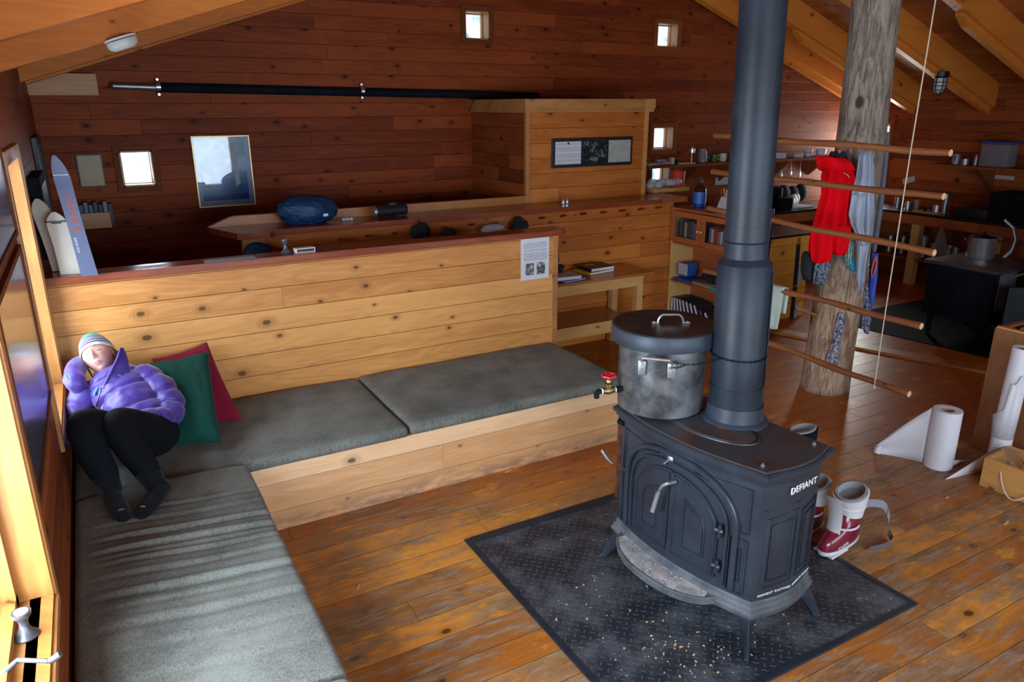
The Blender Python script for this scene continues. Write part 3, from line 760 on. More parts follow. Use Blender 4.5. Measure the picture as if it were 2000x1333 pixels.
# right end panels and cast lettering
for q0, q1 in ((.10, .50), (.60, .90)):
    mb = MB(); curve(mb, [(q0, .30), (q0, .62), (q1, .635), (q1, .30)], .010, .005, fn=sr, closed=True)
    P = [(q0 + .05, .33), (q0 + .05, .59), (q1 - .06, .60), (q1 - .06, .33)]
    curve(mb, P, .006, .004, fn=sr, closed=True)
    part('end_panel', mb, M['iron'], stove, smooth=30)
mb = MB(); curve(mb, [(.04, .66), (.5, .665), (.96, .672)], .007, .004, fn=sr)
part('end_bead', mb, M['iron'], stove, smooth=30)
FONT = None
def text(name, body, size, p, xdir, zdir, m, parent=None, ext=.0015, spacing=1., align='CENTER', shear=0.):
    c = D.curves.new(name, 'FONT'); c.body = body; c.size = size; c.extrude = ext; c.align_x = align; c.align_y = 'CENTER'
    c.space_character = spacing; c.shear = shear; c.resolution_u = 3
    o = D.objects.new('tmp', c); COL.objects.link(o)
    dg = bpy.context.evaluated_depsgraph_get(); me = D.meshes.new_from_object(o.evaluated_get(dg)); D.objects.remove(o)
    x = Vector(xdir).normalized(); z = Vector(zdir).normalized(); y = x.cross(z) * -1
    me.transform(Matrix.Translation(p) @ Matrix((x, z, x.cross(z))).transposed().to_4x4())
    me.materials.clear(); me.materials.append(m)
    ob = D.objects.new(name, me); COL.objects.link(ob)
    if parent is not None: ob.parent = parent; ob.matrix_parent_inverse = wmat(parent).inverted()
    return ob
def sdir(q): return (sr(q + .05, 0) - sr(q - .05, 0)).normalized()
text('lettering', 'DEFIANT', .042, sr(.54, .732, .004), sdir(.54), (0, 0, 1), M['white'], stove, .002, 1.08)
text('lettering', 'VERMONT CASTINGS', .0155, sr(.27, .268, .003), sdir(.27), (0, 0, 1), M['white'], stove, .001, 1.25)
text('lettering', 'RANDOLPH VERMONT', .0145, sr(.74, .268, .003), sdir(.74), (0, 0, 1), M['white'], stove, .001, 1.15)
# oval griddle
mb = MB(); gc = sp(.47, 0) + SV * .22; pr = []
def oval(z, k): return [gc + SU * (.245 * k * math.cos(a)) + SV * (.125 * k * math.sin(a)) + Vector((0, 0, z)) for a in [2 * PI * i / 48 for i in range(48)]]
mb.loft([oval(.846, 1.05), oval(.851, 1.04), oval(.851, 1.0), oval(.845, .985)], cap=False)
g_ = part('griddle_rim', mb, M['iron'], stove)
mb = MB(); mb.loft([oval(.843, .98), oval(.850, .975), oval(.853, .955)])
part('griddle', mb, M['stovetop'], stove)
for s, q in ((.965, .06), (.965, .93)):
    p = FL + SU * (s * SW) + SV * (q * SD) + Vector((0, 0, .845))
    mb = MB(); mb.lathe([(.0, 0), (.009, 0), (.009, .006), (.004, .009), (.004, .012), (0, .014)], p, (0, 0, 1), 10); part('bolt', mb, M['dullsteel'], stove)
# flue collar
PC = Vector((2.375, 2.185, 0))
mb = MB(); mb.lathe([(.0, .845), (.150, .846), (.145, .856), (.128, .868), (.124, .905), (.121, .93), (.0, .93)], PC)
part('flue_collar', mb, M['iron'], stove)
# legs
for c, o in ((FR, (-SV + SU)), (FL, (-SV - SU)), (FR + SV * SD, (SV + SU)), (FL + SV * SD, (SV - SU))):
    mb = MB(); o = o.normalized(); tn = Vector((-o.y, o.x, 0)); rg = []
    for z, out_, w, d in ((.185, -.035, .075, .055), (.165, -.02, .072, .05), (.14, -.005, .056, .042), (.10, .022, .036, .032), (.06, .045, .024, .025), (.025, .062, .018, .02), (.008, .075, .020, .024)):
        p = c + o * out_ + Vector((0, 0, z)); w *= 1.45; d *= 1.7
        rg.append([p - tn * w / 2 - o * d * .5, p + o * d * .5 , p + tn * w / 2 - o * d * .5, p - o * d * .7])
    mb.loft(rg); bmesh.ops.bevel(mb.b, geom=mb.b.edges[:], offset=.002, segments=1, affect='EDGES')
    part('leg', mb, M['iron'], stove, smooth=50)
# open side loading door with its handle
a = FL - SU * .03 + SV * .02; b = a + Vector((.22, .27, 0))
mb = MB(); mb.beam(a + Vector((0, 0, .53)), b + Vector((0, 0, .53)), .035, .40, bev=.004)
sd = part('side_door', mb, M['rust'], stove, smooth=0, label='rust brown open side loading door')
mb = MB(); h0 = onp(1196, 906, a); h1 = onp(1186, 896, a); h2 = onp(1175, 880, a)
mb.tube([h0, h0.lerp(h1, .5), h1, h2], [.006, .007, .009, .008], 10); part('side_door_handle', mb, M['steel'], sd)
mb = MB(); k0 = onp(1214, 826, FL); mb.tube([k0 + SU * .02, k0 - SU * .02], .012, 10)
part('damper_knob', mb, M['blackiron'], stove)

# stovepipe: wide jacket below, narrower pipe through the roof, leaning slightly
sp_ = thing('stovepipe', 'tall black steel stovepipe rising from the wood stove to the roof', 'stovepipe', PC + Vector((0, 0, .93)))
tl = Vector((-.020, .012, 1))
def ax(z): return PC + Vector((tl.x, tl.y, 0)) * (z - .85) + Vector((0, 0, z))
mb = MB(); mb.tube([ax(.905), ax(1.02)], .1165, 40); part('base_sleeve', mb, M['pipe'], sp_)
mb = MB(); mb.tube([ax(1.02), ax(1.56), ax(1.565), ax(1.59)], [.1135, .1135, .110, .090], 40); part('heat_jacket', mb, M['pipe'], sp_)
mb = MB(); mb.beam(ax(1.03) + Vector((.06, -.098, 0)), ax(1.53) + Vector((.06, -.098, 0)), .012, .006, up=(1, 0, 0)); part('jacket_seam', mb, M['pipe'], sp_)
mb = MB(); mb.tube([ax(1.575), ax(1.72)], .0915, 40); mb.tube([ax(1.652), ax(1.656), ax(1.660)], [.092, .0945, .092], 40); part('crimped_collar', mb, M['dullsteel'] if 0 else M['pipe'], sp_)
mb = MB(); mb.tube([ax(1.70), ax(2.6), ax(3.44)], .0895, 40); part('flue_pipe', mb, M['pipe'], sp_)

# ------------------------------------------------------------------ water pot with tap
PX, PY = 2.185, 2.475
t = thing('stock_pot', 'big sooty steel water pot with a black lid and red handled tap, on the stove', 'pot', (PX, PY, .853))
mb = MB(); mb.lathe([(0, .854), (.188, .854), (.196, .860), (.197, .90), (.200, 1.20), (.194, 1.20), (.190, .870), (0, .868)], (PX, PY, 0), n=56)
part('pot_body', mb, M['pot'], t)
mb = MB(); mb.lathe([(.206, 1.178), (.236, 1.178), (.238, 1.184), (.238, 1.244), (.233, 1.250), (0, 1.250), (0, 1.243), (.229, 1.243), (.231, 1.184), (.206, 1.182)], (PX, PY, 0), n=64)
ld = part('lid', mb, M['lidrim'], t)
mb = MB(); mb.lathe([(0, 1.2505), (.228, 1.2505), (.226, 1.253), (0, 1.253)], (PX, PY, 0), n=64); part('lid_top', mb, M['lid'], ld)
vx = Vector((SU.x, SU.y, 0)).normalized()
hx = Vector((.87, -.49, 0))
def hloop(c, ax_, up, w, h, r, mbb, n=14):
    P = []
    for i in range(n + 1):
        a = PI * i / n; P.append(c - ax_ * (w * math.cos(a)) + up * (h * min(1, math.sin(a) * 1.35)))
    mbb.tube(P, r, 8)
c = Vector((PX + .02, PY - .02, 1.254)); mb = MB(); hloop(c, hx, Vector((0, 0, 1)), .058, .038, .0048, mb)
for s in (-1, 1):
    mb.obox(c + hx * (.070 * s) + Vector((0, 0, .002)), (.034, .016, .003), Matrix((hx, hx.cross(Vector((0, 0, -1))), Vector((0, 0, 1)))).transposed())
    mb.ell(c + hx * (.076 * s) + Vector((0, 0, .005)), (.004, .004, .003), n=5)
part('lid_handle', mb, M['steel'], ld)
# side handle facing the viewer
fd = -Vector((PX, PY, 0)).normalized(); fa = Matrix.Rotation(-.10, 3, 'Z') @ fd; tg = Vector((-fa.y, fa.x, 0))
if tg.x < 0: tg = -tg
hc = Vector((PX, PY, 1.125)) + fa * .199
mb = MB(); P = [hc - tg * .058 + fa * .0, hc - tg * .058 + fa * .022 + Vector((0, 0, .012)), hc - tg * .052 + fa * .040 + Vector((0, 0, .028)), hc + tg * .052 + fa * .040 + Vector((0, 0, .028)), hc + tg * .058 + fa * .022 + Vector((0, 0, .012)), hc + tg * .058]
mb.tube([hc + (p - hc) * 1.12 for p in P], .0070, 10); ph = part('pot_handle', mb, M['steel'], t)
for s in (-1, 1):
    mb = MB(); q = hc + tg * (.064 * s) + Vector((0, 0, -.022))
    mb.obox(q + fa * .002 + Vector((0, 0, -.008)), (.034, .005, .066), Matrix((tg, fa, Vector((0, 0, 1)))).transposed(), .002)
    for zz in (-.012, .010): mb.ell(q + fa * .0055 + Vector((0, 0, zz)), (.0045, .0045, .0045), n=5)
    part('handle_plate', mb, M['dullsteel'], ph)
# tap on the left side
td = (Vector((-.82, .57, 0)) * .75 + fd * .35).normalized(); tz = .955; t0 = Vector((PX, PY, tz)) + td * .192
mb = MB(); mb.tube([t0, t0 + td * .045], .013, 14); mb.tube([t0 + td * .02, t0 + td * .032], .018, 6); tp = part('tap_pipe', mb, M['blackiron'], t)
mb = MB(); mb.tube([t0 + td * .045, t0 + td * .052], .016, 8); mb.tube([t0 + td * .052, t0 + td * .060, t0 + td * .075, t0 + td * .09, t0 + td * .098], [.014, .017, .019, .017, .014], 14); mb.tube([t0 + td * .098, t0 + td * .106], .016, 8)
vc = t0 + td * .075
mb.lathe([(.0, 0), (.016, 0), (.016, .018), (.020, .022), (.020, .034), (.013, .040), (.012, .052), (.009, .056), (.006, .058), (.006, .075), (0, .075)], vc, (0, 0, 1), 14)
part('valve_body', mb, M['brass'], tp)
mb = MB(); mb.tube([t0 + td * .040, t0 + td * .050], .0145, 14); part('thread_tape', mb, M['white'], tp); mb = MB(); mb.tube([t0 + td * .103, t0 + td * .112], .0135, 14); part('thread_tape', mb, M['white'], tp)
mb = MB(); e = t0 + td * .110; mb.tube([e, e + td * .018, e + td * .024 + Vector((0, 0, -.006)), e + td * .024 + Vector((0, 0, -.030))], [.012, .013, .013, .012], 12); part('spout_elbow', mb, M['blackiron'], tp)
mb = MB(); hc2 = vc + Vector((0, 0, .072)); R = []
mb.tube([hc2 + Vector((.030 * math.cos(a) * (1 + .08 * math.cos(6 * a)), .030 * math.sin(a) * (1 + .08 * math.cos(6 * a)), 0)) for a in [2 * PI * i / 36 for i in range(36)]], .0055, 8, closed=True)
for i in range(3):
    a = i * PI / 3; d = Vector((math.cos(a), math.sin(a), 0)) * .027; mb.tube([hc2 - d, hc2 + d], .0042, 6)
mb.ell(hc2, (.009, .009, .006), n=6)
part('hand_wheel', mb, M['redpaint'], tp)
# chain from the pot handle round the pipe
def chain(mb, P, pitch=.0125, r=.0016):
    L = [0]
    for a, b in zip(P, P[1:]): L.append(L[-1] + (b - a).length)
    def at(s):
        for i in range(1, len(L)):
            if s <= L[i] or i == len(L) - 1:
                k = (s - L[i - 1]) / max(1e-6, L[i] - L[i - 1]); return P[i - 1].lerp(P[i], min(k, 1)), (P[i] - P[i - 1]).normalized()
    n = int(L[-1] / pitch)
    for i in range(n):
        c, d = at((i + .5) * pitch); u = d.orthogonal().normalized(); u = Matrix.Rotation((i % 2) * PI / 2 + .5, 3, d) @ u
        mb.tube([c + d * (.0085 * math.cos(a)) + u * (.0045 * math.sin(a)) for a in [2 * PI * k / 8 for k in range(8)]], r, 5, closed=True)
mb = MB(); A = hc + tg * .056 + fa * .03 + Vector((0, 0, .022)); zc = 1.16
pc = ax(zc); rr = .118; P = []
d0 = (Vector((A.x, A.y, 0)) - Vector((pc.x, pc.y, 0))); th0 = math.atan2(fd.y, fd.x)
B = pc + Vector((math.cos(th0 - .75), math.sin(th0 - .75), 0)) * rr; B.z = zc
for i in range(9):
    k = i / 8; p = A.lerp(B, k); p.z -= .022 * math.sin(PI * k); P.append(p)
for i in range(1, 13):
    a = th0 - .75 + 2.2 * i / 12; P.append(Vector((pc.x + rr * math.cos(a), pc.y + rr * math.sin(a), zc - .004 * math.sin(i / 12 * PI))))
chain(mb, P); 
A2 = A + Vector((0, 0, -.03)); P = [A2, A2.lerp(B, .18) + Vector((0, 0, -.006)), A.lerp(B, .36) + Vector((0, 0, -.018))]; chain(mb, P)
P = [Vector((pc.x + rr * math.cos(a), pc.y + rr * math.sin(a), zc)) for a in [th0 + 1.45 + (2 * PI - 2.2) * i / 20 for i in range(21)]]; chain(mb, P)
o = solo('chain', mb, M['blackiron'], 'thin black chain tying the pot handle to the stovepipe', 'chain')

# ------------------------------------------------------------------ log post
t = thing('log_post', 'thick weathered grey log post standing in the middle of the floor', 'post', (4.95, 3.63, 0))
mb = MB(); rings = []
for i in range(81):
    z = i / 80 * 3.95; rg = []
    for k in range(48):
        a = 2 * PI * k / 48; d = Vector((math.cos(a), math.sin(a), 0))
        r = .180 + .007 * noise.noise(Vector((d.x * 2, d.y * 2, z * .5))) + .004 * noise.noise(Vector((d.x * 9, d.y * 9, z * 1.1))) + (.006 * math.exp(-z * 5)) - .008 * min(z, 2.6)
        rg.append(Vector((4.95, 3.63, z)) + d * r + Vector((.012 * math.sin(z * 1.3), .01 * math.cos(z * 1.7), 0)))
    rings.append(rg)
mb.loft(rings); part('log_shaft', mb, M['post'], t, smooth=180)
pf = Vector((4.95, 3.63, 0)) - Vector((4.95, 3.63, 0)).normalized() * .178
vd = Vector((4.95, 3.63, 0)).normalized(); vr = Vector((vd.y, -vd.x, 0))
for px, py in ((1640, 300), (1680, 286), (1698, 378)):
    p = onp(px, py, pf); mb = MB(); mb.tube([p + vd * .05, p - vd * .10 + Vector((0, 0, .02))], .012, 10); part('peg', mb, M['rod'], t)
p = onp(1555, 600, pf); q = onp(1601, 622, pf)
mb = MB(); mb.tube([q + vd * .08, q.lerp(p, .5), p - vd * .05], [.012, .012, .011], 10); part('stick_peg', mb, M['rod'], t, label='short pale stick poking out of the log')

# hanging drying rack
t = thing('drying_rack', 'hanging rack of five peeled branch rods on white cord, in front of the log post', 'rack', (4.2, 2.5, .5))
rods = ((1.972, 1.938, 4.32), (1.700, 1.695, 4.32), (1.425, 1.378, 4.33), (.925, .932, 4.32), (.525, .492, 4.32))
for i, (za, zb, ya) in enumerate(rods):
    mb = MB(); P = []; R = []
    for k in range(15):
        s = k / 14; P.append(Vector((4.2 + .006 * math.sin(k * 1.3 + i), ya + (2.49 - ya) * s, za + (zb - za) * s + .004 * math.sin(k * .9 + i * 2)))); R.append(.0205 + .0018 * math.sin(k * 1.7 + i))
    mb.tube(P, R, 12); r_ = part('rod', mb, M['rod'], t)
    mb = MB(); mb.cyl(P[-1] - Vector((0, .0005, 0)), P[-1] - Vector((0, .0025, 0)), .0195, n=12); part('cut_end', mb, M['endgrain'], r_)
for Y in (2.712, 3.93):
    mb = MB(); P = [Vector((4.2, Y, rz(4.2) + .05))]
    zl = [za + (zb - za) * (ya - Y) / (ya - 2.49) for za, zb, ya in rods]
    for z in zl: P += [Vector((4.2 - .024, Y, z))] if z != zl[-1] else [Vector((4.2 - .02, Y, z + .04)), Vector((4.2 - .018, Y, z - .03))]
    mb.tube(P, .0036, 6); mb.ell(P[-1], (.010, .010, .010), n=6)
    part('cord', mb, M['rope'], t)

# ------------------------------------------------------------------ cloth hanging on the post
def hang(rows, plane, thick=.04, folds=3, amp=.3, seed=0., n=44, sub=5, off=0.):
    """rows: (y px, x left, x right[, folds phase]) measured on an upright plane, turned into a thick folded cloth"""
    mb = MB(); rings = []; R = []
    for i in range(len(rows) - 1):
        for k in range(sub):
            s = k / sub; R.append(tuple(rows[i][j] + (rows[i + 1][j] - rows[i][j]) * (s * s * (3 - 2 * s) if j == 99 else s) for j in range(3)))
    R.append(rows[-1][:3]); pn = Vector((plane.x, plane.y, 0)).normalized()
    for i, (y, xl, xr) in enumerate(R):
        a, b = onp(xl, y, plane), onp(xr, y, plane); a.z = b.z = (a.z + b.z) / 2
        c = (a + b) / 2; h = (b - a) / 2; rg = []; e = min(1, i / 3 + .25) * min(1, (len(R) - 1 - i) / 2 + .5)
        for k in range(n):
            th = 2 * PI * k / n; u = math.cos(th); w = math.sin(th)
            f = math.sin(u * folds * PI + seed + i * .06) * amp + noise.noise(Vector((u * 2.2 + seed, i * .16, seed))) * .55 * amp
            rg.append(c + h * (abs(u) ** .8 * (1 if u > 0 else -1)) - pn * (thick * e * (w * .55 + f)) - pn * off)
        rings.append(rg)
    mb.loft(rings); return mb
PL = pf - vd * .09
mb = hang([(296, 1622, 1650), (320, 1612, 1662), (345, 1606, 1668), (430, 1604, 1660), (470, 1596, 1640)], pf - vd * .05, .05, 2, .2, 1.)
solo('cloth_bag', mb, M['dark'], 'black cloth bag hanging from the log post behind the red fleece', 'bag', smooth=180)
red = thing('fleece_jacket', 'bright red fleece jacket hanging on the log post', 'jacket', onp(1630, 505, PL))
mb = hang([(318, 1612, 1660), (345, 1603, 1672), (380, 1604, 1668), (430, 1590, 1666), (470, 1580, 1660), (496, 1578, 1652)], PL, .085, 4, .30, .4)
part('body', mb, M['redcloth'], red, smooth=180)
mb = hang([(450, 1584, 1626), (485, 1582, 1628), (508, 1584, 1622), (514, 1588, 1608)], PL - vd * .05, .05, 1.5, .3, 1.2); part('sleeve', mb, M['redcloth'], red, smooth=180)
mb = hang([(440, 1625, 1664), (470, 1624, 1660), (492, 1628, 1650), (499, 1636, 1644)], PL - vd * .035, .045, 1.2, .3, 2.2); part('sleeve', mb, M['redcloth'], red, smooth=180)
mb = hang([(304, 1593, 1612), (308, 1594, 1650), (318, 1594, 1664), (332, 1597, 1672), (334, 1602, 1612)], PL - vd * .05, .06, 1.2, .35, .9); part('collar', mb, M['redcloth'], red, smooth=180)
mb = MB(); P = [onp(x, y, PL - vd * .115) for x, y in ((1648, 337), (1652, 341), (1656, 342), (1658, 347))]; mb.tube(P, .0015, 6); part('stitched_mark', mb, M['white'], red)
solo('knit_cap', hang([(492, 1569, 1588), (500, 1565, 1592), (530, 1563, 1590), (548, 1568, 1590)], pf - vd * .03, .10, 1, .1, .0), M['dark'], 'black knit cap hanging low on the left of the log post', 'hat', smooth=180)
solo('neck_gaiter', hang([(500, 1602, 1622), (520, 1590, 1622), (540, 1588, 1616), (556, 1586, 1612)], pf - vd * .05, .07, 3, .3, 2.), plain('navy patterned fabric', (.02, .035, .07), .8, tint=(.32, .38, .48), var=.2, vs=55.), 'navy and white patterned neck gaiter under the red fleece', 'scarf', smooth=180)
sh = thing('shirt', 'pale grey blue shirt hanging on the right side of the log post', 'shirt', onp(1680, 570, PL))
mb = hang([(294, 1681, 1702), (310, 1676, 1705), (345, 1671, 1707), (380, 1662, 1708), (415, 1660, 1708), (450, 1668, 1704), (475, 1672, 1702)], PL - vd * .0, .07, 3, .34, 2.6); part('body', mb, M['palecloth'], sh, smooth=180)
mb = hang([(380, 1664, 1692), (420, 1657, 1690), (440, 1662, 1686), (460, 1674, 1690), (480, 1680, 1692)], PL - vd * .05, .06, 1.5, .3, .6); part('sleeve', mb, M['palecloth'], sh, smooth=180)
mb = hang([(465, 1674, 1700), (500, 1673, 1694), (540, 1671, 1688), (562, 1675, 1684), (572, 1679, 1683)], PL + vd * .01, .05, 1.5, .35, 3.); part('sleeve', mb, M['palecloth'], sh, smooth=180)
o = thing('tasselled_scarf', 'teal and cream knitted scarf with a tassel on the log post', 'scarf', onp(1660, 530, pf))
mb = hang([(462, 1654, 1668), (480, 1648, 1668), (505, 1648, 1666), (520, 1652, 1664)], pf - vd * .04, .07, 4, .25, 1.); part('knot', mb, plain('teal cream knit', (.04, .22, .26), .85, tint=(.55, .60, .52), var=.2, vs=70.), o, smooth=180)
mb = hang([(502, 1658, 1666), (515, 1657, 1671), (530, 1660, 1673)], pf - vd * .05, .05, 5, .35, 1.); part('tassel', mb, M['teal'], o, smooth=180)
solo('patterned_strap', hang([(612, 1640, 1650), (625, 1634, 1652), (660, 1628, 1644), (690, 1618, 1640), (706, 1613, 1636), (712, 1618, 1630)], pf - vd * .012, .03, 2, .3, 1.4), plain('blue white block print', (.02, .06, .25), .8, tint=(.65, .60, .56), var=.2, vs=45.), 'blue and white block print cloth strap on the lower part of the log post', 'strap', smooth=180)
pr_ = Vector((4.95, 3.63, 0)) + vr * .19 + vd * .02
solo('webbing_strap', hang([(258, 1728, 1738), (300, 1724, 1736), (400, 1712, 1726), (480, 1702, 1714), (492, 1703, 1711)], pr_, .03, 1, .1), plain('grey webbing', (.13, .14, .18), .7, var=.2), 'long dark grey webbing strap beside the right edge of the log post', 'strap', smooth=180)
ob = solo('blue_ribbon', hang([(495, 1702, 1716), (540, 1700, 1714), (580, 1697, 1709), (605, 1698, 1702)], pr_, .025, 1, .1), M['cobalt'], 'cobalt blue strap hanging below the grey webbing by the log post', 'strap', smooth=180)
mb = MB(); P = [onp(x, y, pr_ - vd * .03) for x, y in ((1710, 502), (1712, 515), (1708, 532), (1703, 545), (1702, 530), (1706, 512), (1710, 502))]; mb.tube(P, .006, 8); solo('carabiner', mb, M['orange'], 'orange carabiner clipped on the cobalt blue strap', 'carabiner')
solo('patterned_scarf', hang([(500, 1694, 1700), (560, 1689, 1696), (620, 1684, 1702), (640, 1683, 1699), (652, 1690, 1697)], pr_ - vd * .02, .04, 2, .3, .8), plain('indigo white red print', (.06, .02, .10), .8, tint=(.45, .50, .65), var=.3, vs=40.), 'indigo and white printed scarf with red edge at the right foot of the post', 'scarf', smooth=180)
# towel over the fourth rod
mb = MB(); ty0, ty1 = 3.50, 3.86; rg = []
for j in range(25):
    s = j / 24; d = (s - .42)
    rgk = []
    for k in range(15):
        y = ty0 + (ty1 - ty0) * k / 14; z0 = .93; L = .275
        fx = .010 * math.sin(k * 1.1 + j * .15)
        if s < .42: x = 4.2 - .028 - .02 * (1 - s / .42) + fx; z = z0 - L * (1 - s / .42) * (1 + .05 * math.sin(k * .8))
        elif s < .58: a = PI * (s - .42) / .16; x = 4.2 - .028 * math.cos(a); z = z0 + .026 * math.sin(a)
        else: x = 4.2 + .028 + fx; z = z0 - L * .62 * (s - .58) / .42
        rgk.append(Vector((x, y, z)))
    rg.append(rgk)
mb.grid(lambda u, v: rg[round(u * 24)][round(v * 14)], 24, 14)
o = solo('towel', mb, M['towel'], 'pale sage towel folded over the fourth rod of the rack', 'towel', smooth=180)
md = o.modifiers.new('thickness', 'SOLIDIFY'); md.thickness = .008; md.offset = 0

# ------------------------------------------------------------------ writing table against the pegged partition
t = thing('console_table', 'narrow pale pine table with a lower shelf against the pegged partition', 'table', (3.8, 5.3, 0))
TX0, TX1, TY0, TY1 = 3.06, 4.36, 5.115, 5.594
part('tabletop', MB().box((TX0, TY0, .725), (TX1, TY1, .75), .003), M['tabletop'], t, smooth=0)
mb = MB(); mb.box((TX0 + .03, TY0 + .025, .63), (TX1 - .10, TY0 + .05, .725)); mb.box((TX0 + .03, TY1 - .04, .63), (TX1 - .10, TY1 - .015, .725)); part('apron', mb, M['table'], t, smooth=0)
for x, y in ((TX1 - .17, TY0 + .02), (TX1 - .17, TY1 - .09), (TX0 + .02, TY0 + .02), (TX0 + .02, TY1 - .09)):
    part('leg', MB().box((x, y, 0), (x + .065, y + .065, .725), .003), M['table'], t, smooth=0)
part('lower_shelf', MB().box((TX0 + .03, TY0 + .03, .325), (TX1 - .24, TY1 - .01, .345)), M['tabletop'], t, smooth=0)
part('shelf_rail', MB().box((TX0 + .03, TY0 + .018, .235), (TX1 - .24, TY0 + .03, .345)), M['table'], t, smooth=0)
def book(c, size, ang, mc, mp=M['paper'], label='', group=None, tilt=None, name='book', cat='book'):
    Mx = Matrix.Rotation(ang, 3, 'Z') if tilt is None else tilt
    t = thing(name, label, cat, c, group); w, d, h = size; T = Matrix.Translation(c) @ Mx.to_4x4()
    mb = MB(); mb.box((-w / 2, -d / 2, 0), (w / 2, d / 2, .003), 0, T); mb.box((-w / 2, -d / 2, h - .003), (w / 2, d / 2, h), 0, T); mb.box((-w / 2 - .002, -d / 2, 0), (-w / 2 + .002, d / 2, h), 0, T)
    part('cover', mb, mc, t, smooth=0)
    mb = MB(); mb.box((-w / 2 + .003, -d / 2 + .004, .003), (w / 2 - .005, d / 2 - .004, h - .003), 0, T); part('pages', mb, mp, t, smooth=0)
    return t
c = onz(1160, 530, .752); book(c, (.30, .22, .022), .15, M['yellow'], label='yellow edged binder lying under the black notebook on the table')
b_ = book(c + Vector((.02, .0, .023)), (.27, .21, .030), .05, M['blackp'], label='black notebook with yellow title label on the table')
mb = MB(); mb.obox(c + Vector((-.02, .045, .0545)), (.09, .035, .001)); part('title_label', mb, M['yellow'], b_, smooth=0)
c = onz(1108, 546, .752); book(c, (.26, .20, .012), .2, M['bluelabel'], label='thin blue folder lying on the left of the table')
book(c + Vector((-.015, .02, .013)), (.24, .19, .028), -.1, M['strap'], label='grey blue notebook on top of the blue folder')
mb = MB(); q = c + Vector((.0, .16, .03))
for k in range(7): mb.ell(q + Vector((random.uniform(-.09, .10), random.uniform(-.05, .05), random.uniform(.0, .05))), (.045, .035, .028), n=6)
solo('strap_bundle', mb, M['dark'], 'bundle of black straps and buckles at the back of the table', 'straps', smooth=180)
mb = MB(); mb.tube([(3.02, 4.70, 1.22), (3.03, 4.70, 1.12), (3.035, 4.70, 1.05)], .02, 8); solo('headlamp', mb, M['blackp'], 'small black headlamp hanging behind the end of the low partition', 'headlamp')
mb = MB(); mb.tube([(3.0, 4.72, 1.02), (3.045, 4.72, .98), (3.05, 4.72, .90), (3.02, 4.72, .86), (2.99, 4.72, .86)], .006, 8); solo('wire_hook', mb, M['steel'], 'curved steel wire hook at the end of the low partition', 'hook')

# ------------------------------------------------------------------ bookcase
t = thing('bookcase', 'red stained bookcase with glass doors above and open shelves below', 'bookcase', (5.1, 5.1, 0)); bc = t
CX, CY0, CY1 = 4.95, 4.60, 5.585
part('side_board', MB().box((CX, CY1 - .02, 0), (CX + .30, CY1, 1.225)), M['crate'], t, smooth=0); part('side_board', MB().box((CX, CY0, 0), (CX + .30, CY0 + .02, 1.225)), M['crate'], t, smooth=0)
part('back_board', MB().box((CX + .285, CY0, 0), (CX + .30, CY1, 1.225)), M['cab'], t, smooth=0)
part('top_board', MB().box((CX - .02, CY0 - .01, 1.225), (CX + .32, CY1 + .004, 1.245), .003), M['cab'], t, smooth=0)
for z in (.06, .525, .905): part('shelf', MB().box((CX + .005, CY0 + .02, z - .018), (CX + .285, CY1 - .02, z)), M['cab'], t, smooth=0)
ym = 5.17; 
for a, b in ((ym, CY1 - .003), (4.78, ym - .006)):
    mb = MB(); z0, z1 = .915, 1.215; f = .052
    for bb in (((a, b), (z0, z0 + f)), ((a, b), (z1 - f, z1)), ((a, a + f), (z0 + f, z1 - f)), ((b - f, b), (z0 + f, z1 - f))):
        mb.box((CX - .018, bb[0][0], bb[1][0]), (CX, bb[0][1], bb[1][1]), .002)
    d = part('door', mb, M['cab'], t, smooth=0)
    part('pane', MB().box((CX - .010, a + f, z0 + f), (CX - .007, b - f, z1 - f)), M['cabglass'], d, smooth=0)
    yk = a + .02 if a == ym else b - .02
    mb = MB(); mb.lathe([(.004, 0), (.005, .010), (.011, .014), (.012, .020), (0, .024)], (CX - .018, yk, 1.055), (-1, 0, 0), 10); part('knob', mb, M['mugw'], d)
cols = [(.04, .055, .10), (.12, .12, .12), (.04, .04, .06), (.60, .46, .26), (.07, .12, .11), (.15, .07, .06), (.09, .12, .20), (.25, .25, .28), (.05, .05, .05)]
bm_ = [plain('book cloth %d' % i, c_, .5) for i, c_ in enumerate(cols + [(.60, .05, .03), (.65, .65, .60), (.26, .30, .34), (.12, .18, .34)])]
names = ['black', 'charcoal', 'ink black', 'tan', 'dark green', 'dark brown', 'navy', 'slate', 'matt black', 'red', 'cream', 'grey', 'blue']
for dn, (ya, yb, seq) in enumerate(((5.53, 5.24, (0, 1, 2, 3, 4, 5, 6, 7, 8)), (5.10, 4.83, (12, 10, 9, 9, 11, 10, 7, 10, 4)))):
    y = ya
    for i, k in enumerate(seq):
        w = (ya - yb) / len(seq) * .92; h = random.uniform(.17, .215) if dn else random.uniform(.20, .235)
        lab = '%s upright book behind the %s glass door, %s' % (names[k], ('left', 'right')[dn], ('leftmost in the row', 'second from the left', 'third from the left', 'fourth from the left', 'in the middle of the row', 'sixth from the left', 'seventh from the left', 'second from the right end', 'last at the right end')[i])
        T = Matrix.Translation((CX + .03, y - w, .906)); tt = thing('book', lab, 'book', (CX + .1, y - w / 2, .906), 'books behind the glass doors')
        mb = MB(); mb.box((CX + .03, y - w, .906), (CX + .19, y, .906 + h), .002); part('cover', mb, bm_[k], tt, smooth=0); y -= w + .002
